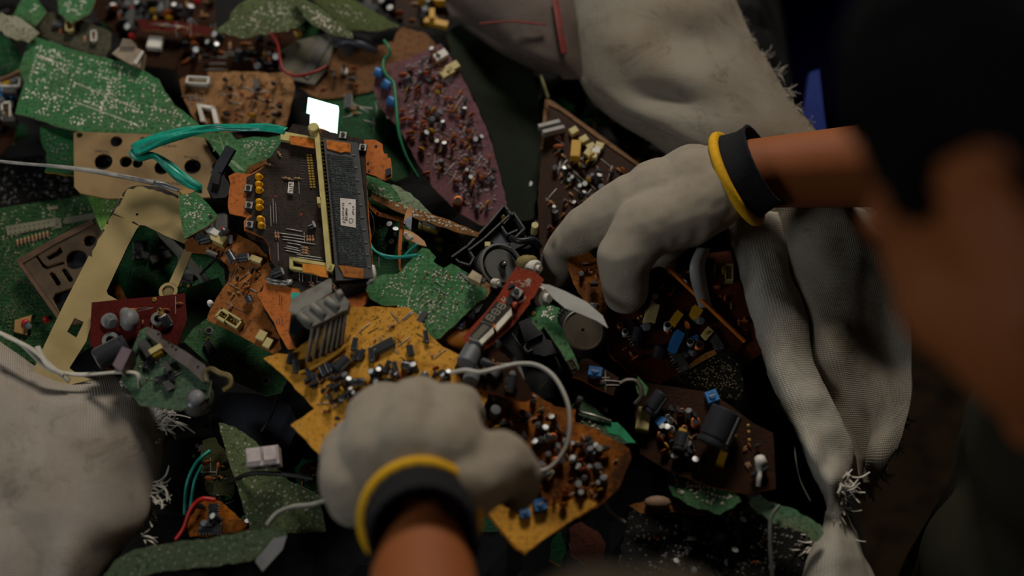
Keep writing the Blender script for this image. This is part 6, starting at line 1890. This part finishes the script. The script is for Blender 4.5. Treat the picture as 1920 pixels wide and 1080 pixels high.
rows = [[(1420, 380, 0.008), (1470, 375, 0.038), (1530, 380, 0.046), (1590, 385, 0.038), (1640, 400, 0.008)],
        [(1440, 470, 0.008), (1490, 465, 0.032), (1550, 470, 0.046), (1620, 470, 0.030), (1688, 490, 0.008)],
        [(1470, 560, 0.003), (1520, 555, 0.030), (1580, 560, 0.028), (1650, 565, 0.013), (1706, 580, 0.008)],
        [(1500, 650, -0.002), (1550, 650, 0.030), (1600, 650, 0.018), (1660, 655, -0.002), (1712, 660, 0.008)],
        [(1540, 740, -0.002), (1580, 740, 0.018), (1620, 738, 0.013), (1670, 736, 0.008), (1708, 735, 0.008)],
        [(1575, 810, 0.008), (1600, 812, 0.008), (1630, 810, 0.003), (1662, 805, 0.008), (1694, 796, 0.008)],
        [(1590, 862, 0.008), (1606, 868, -0.002), (1626, 868, -0.002), (1648, 862, 0.008), (1672, 850, 0.008)],
        [(1596, 895, 0.008), (1608, 905, -0.007), (1624, 905, -0.007), (1640, 892, -0.017), (1655, 876, 0.008)]]
cloth('hanging_cloth', rows, SK, root, k=9, amp=.005, fs=12, seed=5)
rows = [[(1400, 400, -.02), (1362, 415, .015), (1372, 405, .035), (1410, 395, .042), (1444, 400, .035), (1462, 400, .02), (1450, 400, -.01)],
        [(1410, 480, -.02), (1382, 490, .015), (1394, 485, .035), (1424, 478, .042), (1462, 480, .035), (1476, 480, .02), (1462, 480, -.01)],
        [(1430, 570, -.02), (1404, 580, .015), (1416, 575, .035), (1446, 568, .042), (1484, 570, .035), (1498, 570, .02), (1484, 570, -.01)],
        [(1460, 680, -.02), (1436, 690, .015), (1448, 684, .035), (1478, 678, .042), (1510, 680, .035), (1524, 680, .02), (1510, 680, -.01)],
        [(1496, 770, -.02), (1474, 780, .015), (1486, 774, .035), (1520, 768, .040), (1550, 770, .035), (1564, 768, .02), (1550, 770, -.01)],
        [(1530, 850, -.02), (1508, 858, .012), (1520, 852, .045), (1548, 848, .040), (1576, 846, .033), (1592, 846, .02), (1575, 850, -.01)],
        [(1555, 905, -.02), (1532, 912, .01), (1540, 906, .035), (1556, 900, .048), (1574, 898, .04), (1590, 900, .02), (1576, 902, -.01)],
        [(1562, 935, -.02), (1544, 940, .005), (1550, 938, .028), (1560, 936, .038), (1570, 934, .03), (1578, 934, .01), (1572, 934, -.01)],
        [(1565, 980, -.02), (1546, 985, .0), (1550, 980, .02), (1566, 978, .03), (1580, 978, .025), (1592, 985, .01), (1582, 985, -.01)],
        [(1555, 1025, -.02), (1512, 1035, .0), (1535, 1025, .03), (1565, 1020, .04), (1590, 1020, .03), (1608, 1030, .01), (1600, 1030, -.01)],
        [(1550, 1070, -.02), (1492, 1075, .0), (1520, 1065, .03), (1560, 1060, .045), (1600, 1060, .035), (1628, 1072, .01), (1620, 1072, -.01)],
        [(1550, 1160, -.02), (1478, 1160, .0), (1510, 1150, .03), (1560, 1150, .045), (1620, 1150, .035), (1660, 1160, .01), (1650, 1160, -.01)]]
cloth('rolled_rim', rows, SKL, root, k=8, amp=.0028, fs=20, seed=8)
threads(root, [(1580, 892, .035, .4, 1, 50, 16), (1566, 905, .04, 1, .6, 40, 12), (1560, 930, .03, 1, .5, 48, 14), (1572, 950, .03, .5, 1, 40, 12), (1585, 990, .02, .2, 1, 44, 5), (1545, 1000, .02, -.6, .8, 40, 14), (1530, 1020, .02, -.8, .6, 40, 12)], thr, 9, wd=.0013)
threads(root, [(1648, 875, -.05, .3, 1, 34, 10), (1630, 898, -.03, .0, 1, 34, 12), (1612, 905, -.025, -.1, 1, 36, 10), (1690, 790, -.05, .6, .8, 22, 8), (1676, 830, -.05, .5, .9, 24, 8)], mat('sack_tape_dim', '#9a9080', .6), 10, name='lower_fringe', wd=.0024)
threads(root, [(1385, 40, .03, 1, -.1, 14, 16), (1400, 70, .03, 1, -.1, 20, 12), (1424, 104, .03, 1, .1, 22, 14), (1444, 140, .03, 1, .1, 30, 14), (1464, 174, .03, 1, .2, 32, 16), (1488, 205, .03, 1, .3, 22, 12), (1508, 232, .03, 1, .4, 16, 10)], mat('sack_tape_dim', '#847a6c', .6), 11, name='side_fringe', wd=.0009)
# grey sack at the back
r0 = W(980, 60, .02)
root = empty('woven_sack', r0, 'shadowed purplish grey sack with red stripes at the top behind the heap', 'sack')
rows = [[(800, -70, .0), (870, -60, .03), (960, -60, .04), (1060, -60, .03), (1120, -60, .0)],
        [(830, -10, .0), (880, 0, .03), (965, 0, .045), (1060, 0, .035), (1120, 0, .0)],
        [(850, 30, .01), (910, 50, .03), (980, 55, .045), (1066, 60, .035), (1120, 70, .0)],
        [(890, 60, .01), (950, 95, .025), (1010, 105, .04), (1080, 110, .03), (1130, 120, .0)],
        [(960, 105, .005), (1000, 130, .01), (1040, 142, .02), (1096, 150, .02), (1140, 160, -.01)]]
cloth('sack_body', rows, SKD, root, k=9, amp=.005, fs=9, seed=14)
for (pts, wd) in (([(1040, -5, .052), (1046, 30, .052), (1052, 66, .05), (1058, 100, .045)], .0035), ([(900, 44, .045), (960, 40, .055), (1000, 44, .056), (1022, 46, .054)], .0025)):
    mb = MB(); mb.tube(smoothline([W(*p) for p in pts], 8), wd, mat('faded_red', '#6a241c', .7), 6, flat=.3)
    mb.obj('red_stripe', root)

# blue barrel behind the sack
def barrel():
    m = mat('navy_barrel', '#151b78', .5, 0, '#04061c', .4, 12, .05)
    mb = MB()
    c = Vector((0.455, 0.60, -0.30))
    mb.lathe([(0.20, 0), (0.21, 0.02), (0.215, 0.12), (0.225, 0.13), (0.225, 0.15), (0.215, 0.16), (0.215, 0.30), (0.225, 0.31), (0.225, 0.33), (0.215, 0.34), (0.21, 0.46), (0.2, 0.48), (0.19, 0.47), (0.19, 0.1), (0, 0.1)], m, 40, o=c)
    tag(mb.obj('barrel', smooth=True), 'dark navy blue plastic barrel standing behind the upper right sack', 'barrel')
barrel()
def blue_light_patch():  # added panel, its brighter blue stands in for a light patch on the barrel
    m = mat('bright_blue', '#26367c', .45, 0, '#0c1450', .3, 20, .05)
    mb = MB()
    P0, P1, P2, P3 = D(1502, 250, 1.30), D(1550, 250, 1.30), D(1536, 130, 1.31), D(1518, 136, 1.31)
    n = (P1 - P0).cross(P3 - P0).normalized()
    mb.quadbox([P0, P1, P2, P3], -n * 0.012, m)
    root = mb.obj('light_patch_panel')
    tag(root, 'bright blue panel standing in for a light patch between sack and forehead', 'lid')
blue_light_patch()

# ================================================================ THE PERSON
def capsule(mb, A, B, ra, rb, m=None, seg=18):
    A, B = Vector(A), Vector(B)
    d = B - A
    L = d.length
    prof = []
    for i in range(6):
        t = math.pi / 2 * i / 5
        prof.append((ra * math.sin(t), -ra * math.cos(t)))
    for i in range(6):
        t = math.pi / 2 * i / 5
        prof.append((rb * math.cos(t), L + rb * math.sin(t)))
    prof[0] = (1e-7, prof[0][1]); prof[-1] = (1e-7, prof[-1][1])
    mb.lathe(prof, m or skin, seg, o=A, ax=d if L > 1e-6 else Vector((0, 0, 1)))
def chain(mb, pts, rads, m):
    for i in range(len(pts) - 1):
        capsule(mb, pts[i], pts[i + 1], rads[i], rads[i + 1], m)
def remesh(o, vox, sm=4, fac=.6):
    r_ = o.modifiers.new('merge', 'REMESH'); r_.mode = 'VOXEL'; r_.voxel_size = vox; r_.use_smooth_shade = True
    s = o.modifiers.new('smooth', 'SMOOTH'); s.iterations = sm; s.factor = fac
def bake(o):
    """apply the merge so the surface is one plain mesh"""
    dg = bpy.context.evaluated_depsgraph_get()
    me = bpy.data.meshes.new_from_object(o.evaluated_get(dg))
    o.modifiers.clear()
    o.data = me
    for p in me.polygons:
        p.use_smooth = True
def uvbox(o, fn):
    me = o.data
    ul = me.uv_layers.new(name='UVMap') if not me.uv_layers else me.uv_layers[0]
    vi = [0] * len(me.loops)
    me.loops.foreach_get('vertex_index', vi)
    uv = [fn(v.co) for v in me.vertices]
    ul.data.foreach_set('uv', [c for i in vi for c in uv[i]])

skin = mat('skin', '#84481f', .7, 0, '#6c3418', .35, 14, .15, trans=.25)
hairm = mat('black_hair', '#040303', .8, 0, '#080605', .4, 240, .6, spec=.08)
shirtm = weave('olive_shirt', '#2c2818', '#1c190c', '#14120a', 700, .3, bump=.2)
trous = weave('khaki_trousers', '#352c1b', '#282012', '#1e180d', 600, .3, bump=.2)
knit = weave('white_knit_glove', '#b8aa98', '#94866f', '#7c6a52', 480, .28, bump=.7, rough=.9, sheen=.1)
knity = mat('yellow_knit_edge', '#d09a08', .8, 0, '#8a6404', .3, 300, .4)
knitb = mat('black_knit_cuff', '#0b0b0d', .9, 0, '#17161a', .4, 300, .5)

pr = Vector((0.5, -0.25, -0.30))
person = empty('person', pr, 'person in dark olive shirt and knitted work gloves bending over the heap to sort boards', 'person')
# head frame
hc = D(2035, 345, 0.60)
F = (_r * -.44 + _u * -.26 + _f * .86).normalized()
U = (_r * -.42 + _u * .90 + _f * .02)
U = (U - F * U.dot(F)).normalized()
Lx = U.cross(F)
def H(f, u, l):
    return hc + F * f + U * u + Lx * l
HM = Matrix((F, Lx, U)).transposed()
WL = D(788, 965, .935)
EL = D(815, 1510, .76)
SL = Vector((.32, -.50, .19))
WR = D(1400, 326, 1.13)
ER = Vector((.455, .06, .10))
SR = Vector((.46, -.10, .27))
NB = Vector((.40, -.27, .285))
HIP = Vector((.62, -.27, -.02))
KL = D(1160, 1262, .68)
HLp = Vector((.52, -.50, -.06))
HRp = Vector((.62, -.15, .0))
KR = Vector((.66, .24, .06))

mb = MB()
mb.ball(H(-.008, .03, 0), 1, skin, seg=28, rings=18, sc=(.096, .074, .092), M=HM)
mb.ball(H(.032, -.032, 0), 1, skin, seg=24, rings=16, sc=(.064, .064, .074), M=HM)
mb.ball(H(.035, -.066, 0), 1, skin, seg=20, rings=12, sc=(.055, .052, .04), M=HM)
mb.ball(H(.078, -.092, 0), 1, skin, seg=16, rings=10, sc=(.018, .022, .018), M=HM)
mb.ball(H(.078, .022, 0), 1, skin, seg=16, rings=10, sc=(.018, .05, .016), M=HM)
for s in (-1, 1):
    mb.ball(H(.054, -.022, s * .036), 1, skin, seg=14, rings=10, sc=(.034, .028, .034), M=HM)
    mb.ball(H(.0805, -.001, s * .032), .0128, skin)
    # ears
    mb.ball(H(-.012, -.008, s * .073), 1, skin, seg=16, rings=10, sc=(.016, .007, .026), M=HM)
    ring_ = [H(-.012 + .019 * math.cos(a) - .004, -.004 + .031 * math.sin(a), s * (.080 + .004 * math.cos(a + 2.6))) for a in [i * .45 - 1.6 for i in range(13)]]
    mb.tube(ring_, .0048, skin, 8)
    mb.ball(H(-.006, -.036, s * .077), .0085, skin)
chain(mb, [H(.086, .012, 0), H(.104, -.018, 0), H(.112, -.032, 0)], [.008, .010, .0125], skin)
for s in (-1, 1):
    mb.ball(H(.098, -.036, s * .012), .009, skin)
mb.ball(H(.089, -.060, 0), 1, skin, sc=(.011, .026, .0065), M=HM)
mb.ball(H(.087, -.070, 0), 1, skin, sc=(.011, .022, .007), M=HM)
chain(mb, [H(-.02, -.03, 0), NB + Vector((-.02, 0, 0))], [.054, .060], skin)
chain(mb, [NB, (NB + HIP) / 2 + Vector((.03, 0, .06)), HIP], [.11, .135, .13], skin)
chain(mb, [NB, SL], [.07, .055], skin)
chain(mb, [NB, SR], [.07, .055], skin)
chain(mb, [SL, EL], [.050, .040], skin)
chain(mb, [EL, EL.lerp(WL, .35), WL], [.040, .041, .029], skin)
chain(mb, [SR, ER], [.048, .040], skin)
chain(mb, [ER, ER.lerp(WR, .35), WR], [.040, .039, .0275], skin)
for h_, k_, a_ in ((HLp, KL, Vector((.20, -.52, -.25))), (HRp, KR, Vector((.78, .16, -.25)))):
    chain(mb, [HIP, h_], [.12, .085], skin)
    chain(mb, [h_, k_], [.075, .044], skin)
    chain(mb, [k_, k_.lerp(a_, .35), a_], [.042, .042, .034], skin)
    chain(mb, [a_, a_ + Vector((-.12, 0, -.025))], [.035, .025], skin)
body = mb.obj('body', person, origin=pr)
remesh(body, .0042, 8, .5)
bake(body)
# eyes
for s in (-1, 1):
    mb = MB()
    mb.ball(H(.078, -.002, s * .032), .0115, mat('eye_white', '#b8aca0', .2, 0, '#a09488', .2))
    mb.ball(H(.085, -.004, s * .0325), .0062, mat('iris', '#1a0e08', .2))
    mb.obj('eye', person, origin=pr, smooth=True)
# hair
mb = MB()
vs, fs = [], []
nr, ns = 60, 96
def hair_ok(f, u, l):
    if u > .118:
        return True
    if f > .030 + (u - .02) * .30:
        return False
    if f > -.035:
        return u > .036 - max(0, .018 - abs(f - .022)) * 1.4
    return u > -.03
pts = {}
for i in range(nr + 1):
    for k in range(ns):
        ph, t = math.pi * i / nr, 2 * math.pi * k / ns
        f_, l_, u_ = math.sin(ph) * math.cos(t) * .096, math.sin(ph) * math.sin(t) * .074, math.cos(ph) * .092
        g = 1.115 + .03 * noise.noise(Vector((f_, l_, u_)) * 60) + .035 * noise.noise(Vector((f_, l_, u_)) * 22)
        pts[(i, k)] = (f_ * g - .010, u_ * g + .032, l_ * g)
        vs.append(H(*pts[(i, k)]))
for i in range(nr):
    for k in range(ns):
        q = [(i + 1, k), (i + 1, (k + 1) % ns), (i, (k + 1) % ns), (i, k)]
        if sum(hair_ok(*pts[x]) for x in q) >= 3:
            fs.append(tuple(x[0] * ns + x[1] for x in q))
mb.add(vs, fs, hairm)
ho = mb.obj('hair', person, origin=pr, smooth=True)
so = ho.modifiers.new('thickness', 'SOLIDIFY'); so.thickness = .012; so.offset = -1
# shirt
mb = MB()
chain(mb, [NB + Vector((.02, 0, -.03)), (NB + HIP) / 2 + Vector((.02, 0, .04)), HIP], [.125, .165, .16], shirtm)
chain(mb, [NB + Vector((.02, 0, -.02)), SL + Vector((.01, 0, 0))], [.085, .072], shirtm)
chain(mb, [NB + Vector((.02, 0, -.02)), SR], [.085, .070], shirtm)
chain(mb, [SL, SL.lerp(EL, .62)], [.068, .060], shirtm)
chain(mb, [SR, SR.lerp(ER, .8)], [.066, .058], shirtm)
chain(mb, [(NB + HIP) / 2 + Vector((-.02, 0.02, -.04)), Vector((.45, -.18, -.12))], [.09, .085], shirtm)
chain(mb, [Vector((.42, -.20, .17)), Vector((.435, -.23, .0)), Vector((.44, -.22, -.24))], [.10, .112, .115], shirtm)
sh = mb.obj('shirt', person, origin=pr)
remesh(sh, .006, 8, .6)
bake(sh)
def nrms(o):
    n_ = [0.0] * (3 * len(o.data.vertices))
    o.data.vertices.foreach_get('co', n_)
    co = [Vector(n_[i:i + 3]) for i in range(0, len(n_), 3)]
    o.data.vertex_normals.foreach_get('vector', n_)
    return co, [Vector(n_[i:i + 3]) for i in range(0, len(n_), 3)]
def push(o, fn):
    co, nn = nrms(o)
    out = []
    for c, n_ in zip(co, nn):
        c = c + n_ * fn(c)
        out += [c.x, c.y, c.z]
    o.data.vertices.foreach_set('co', out)
    o.data.update()
def shirt_fold(c):
    q = c * 6
    return math.sin((c.x + c.y * .8) * 60 + 6 * noise.noise(q) + c.z * 8) * .008 + .008 * noise.noise(q * 1.7)
push(sh, shirt_fold)
uvbox(sh, lambda c: (c.x + c.y, c.z))
# trousers
mb = MB()
for h_, k_, a_ in ((HLp, KL, Vector((.20, -.52, -.25))), (HRp, KR, Vector((.78, .16, -.25)))):
    chain(mb, [HIP, h_], [.135, .10], trous)
    chain(mb, [h_, k_], [.090, .058], trous)
    chain(mb, [k_, k_.lerp(a_, .4), k_.lerp(a_, .9)], [.058, .056, .05], trous)
tr = mb.obj('trousers', person, origin=pr)
remesh(tr, .006, 6, .6)
bake(tr)
push(tr, lambda c: .005 * noise.noise(c * 8) + .003 * math.sin(c.x * 70 + 4 * noise.noise(c * 8)))
uvbox(tr, lambda c: (c.x + c.y, c.z))
# shoes
for a_ in (Vector((.20, -.52, -.25)), Vector((.78, .16, -.25))):
    mb = MB()
    chain(mb, [a_ + Vector((.02, 0, -.01)), a_ + Vector((-.06, 0, -.018)), a_ + Vector((-.14, 0, -.026))], [.04, .036, .026], dblack)
    s_ = mb.obj('shoe', person, origin=pr)
    remesh(s_, .004)

# gloves
def glove(chains, palm, cuffA, cuffB, rc, label, sm=5):
    mb = MB()
    for pts, rads in chains:
        chain(mb, pts, rads, knit)
    for c, r_ in palm:
        mb.ball(c, r_, knit, seg=18, rings=12)
    g = mb.obj('glove', person, origin=pr)
    remesh(g, .0022, sm, .6)
    bake(g)
    push(g, lambda c: .0012 * noise.noise(c * 30) + .0008 * noise.noise(c * 90))
    uvbox(g, lambda c: (c.x + .3 * c.z, c.y - .3 * c.z))
    g['label'] = label
    ax = (cuffB - cuffA).normalized()
    L = (cuffB - cuffA).length
    mb = MB()
    seg = 48
    prof = [(rc * 1.0, -.004), (rc * 1.03, 0), (rc * .97, L * .3), (rc * .93, L * .6), (rc * .95, L * .92), (rc * .98, L), (rc * .90, L), (rc * .88, L * .5), (rc * .9, 0)]
    mb.lathe(prof, knitb, seg, o=cuffA, ax=ax)
    c0 = len(mb.v)
    for i, v in enumerate(mb.v):
        k = i % seg
        d = v - cuffA
        d = d - ax * d.dot(ax)
        if k % 2 == 0:
            v -= d.normalized() * .0009
    cf = mb.obj('cuff', g, origin=wloc(g), smooth=True)
    mb = MB()
    a = ax.orthogonal().normalized(); b_ = ax.cross(a)
    pts = [cuffA - ax * .001 + (a * math.cos(2 * math.pi * i / 40) + b_ * math.sin(2 * math.pi * i / 40)) * rc * 1.03 for i in range(41)]
    mb.tube(pts, .0042, knity, 8, cap=False, flat=1.0)
    mb.obj('cuff_edge', g, origin=wloc(g), smooth=True)
    return g
A = D(788, 972, .925)
B = D(794, 1010, .885)
M0 = D(785, 905, .985)
glove([([M0, D(672, 905, .965), D(655, 850, .985), D(680, 815, 1.01), D(715, 830, 1.03)], [.034, .027, .0215, .017, .015]),
       ([M0, D(712, 845, .960), D(704, 782, .985), D(725, 762, 1.01), D(755, 790, 1.035)], [.034, .028, .0215, .0185, .016]),
       ([M0, D(775, 825, .950), D(775, 764, .975), D(792, 752, 1.01), D(810, 790, 1.04)], [.034, .028, .0215, .0185, .016]),
       ([M0, D(836, 832, .948), D(842, 772, .972), D(860, 764, 1.01), D(870, 800, 1.04)], [.034, .027, .0205, .0175, .016]),
       ([M0, D(870, 905, .945), D(935, 868, .955), D(968, 888, .975), D(968, 918, 1.0)], [.034, .027, .0225, .018, .0155])],
      [(D(735, 850, .985), .038), (D(800, 845, .985), .038), (D(665, 935, .97), .020)], A, B, .0365, 'left glove, knuckles up, gripping the yellow board', 26)
A = D(1384, 334, 1.13)
B = D(1436, 308, 1.12)
M0 = D(1370, 335, 1.13)
glove([([M0, D(1185, 388, 1.13), D(1098, 425, 1.14), D(1056, 474, 1.155), D(1040, 508, 1.17)], [.030, .0265, .0185, .0165, .0145]),
       ([M0, D(1205, 405, 1.155), D(1130, 450, 1.17), D(1118, 500, 1.19), D(1135, 535, 1.2)], [.030, .026, .018, .016, .014]),
       ([M0, D(1235, 415, 1.165), D(1180, 465, 1.19), D(1185, 520, 1.205), D(1205, 545, 1.21)], [.030, .025, .0175, .015, .0135]),
       ([M0, D(1270, 415, 1.165), D(1230, 470, 1.19), D(1235, 510, 1.2), D(1250, 530, 1.2)], [.030, .024, .016, .014, .013]),
       ([M0, D(1285, 395, 1.115), D(1210, 425, 1.10), D(1170, 485, 1.10), D(1172, 548, 1.12)], [.030, .030, .0245, .021, .0175])],
      [(D(1300, 350, 1.13), .034), (D(1240, 375, 1.13), .034)], A, B, .0362, 'right glove, fingers pointing down, picking up a board')

# ---- the board held by the right glove
def held():
    P0 = D(1262, 570, 1.14)
    pl = Pl(1262, 570, 0)
    pl.o = P0
    pl.n = (N0 + Vector((.25, -.1, 0))).normalized()
    pl.ex = (Vector((1, 0, 0)) - pl.n * pl.n.x).normalized(); pl.ey = pl.n.cross(pl.ex)
    root = empty('circuit_board', P0, 'brown board with blue and cream parts lifted between the fingers of the right glove', 'circuit board')
    panel(root, [(1136, 540), (1190, 510), (1240, 500), (1290, 540), (1340, 580), (1396, 640), (1380, 664), (1340, 640), (1300, 690), (1240, 720), (1180, 700), (1140, 660)], pl, pcb('held_brown', '#48200c', '#5c3214', '#1c0c06', .6, tamt=.3), orangep, jag=.0008, th=.002)
    up_on('block', root, pl, 1217, 592, 75, .016, .008, .010, 1)
    up_on('block', root, pl, 1262, 602, 55, .013, .006, .009, 0)
    up_on('block', root, pl, 1300, 590, 60, .010, .008, .008, 0)
    up_on('block', root, pl, 1262, 645, 65, .018, .007, .010, 2)
    up_on('block', root, pl, 1322, 628, 50, .010, .006, .006, 1)
    up_on('trimmer', root, pl, 1300, 640, 20, .007, .007, .006)
    cap(root, pl, (1190, 640), (1196, 616), 9, 0)
    cap(root, pl, (1230, 672), (1236, 650), 9, 0)
    cap(root, pl, (1278, 640), (1284, 620), 8, 0)
    scatter(root, pl, [(1150, 560), (1240, 530), (1360, 640), (1240, 700), (1160, 660)], ['resistor', 'transistor', 'disc_capacitor', 'capacitor', 'chip', 'coil'], 36, 90, 30, sc=1.1)
    mb = MB()
    mb.tube([pl.p(1396, 640, .001), pl.p(1250, 500, .03)], .0018, orangep, 6)
    mb.obj('edge_strip', root)
held()
mb = MB()
P = smoothline([D(1318, 466, 1.12), D(1306, 500, 1.11), D(1312, 540, 1.12), D(1322, 575, 1.14)], 8)
vs, fs = [], []
for i, p in enumerate(P):
    wv = _r * (.0062 - .002 * abs(i / len(P) - .5)) + _f * .003
    vs += [p - wv, p + _f * -.002, p + wv]
for i in range(len(P) - 1):
    a = i * 3
    fs += [(a, a + 1, a + 4, a + 3), (a + 1, a + 2, a + 5, a + 4)]
mb.add(vs, fs, mat('grey_white_strip', '#8c8884', .5, 0, '#5a554e', .4, 60))
o = mb.obj('plastic_strip', smooth=True)
s = o.modifiers.new('thickness', 'SOLIDIFY'); s.thickness = .0015
tag(o, 'greyish white plastic strip hanging under the right glove palm', 'plastic strip')
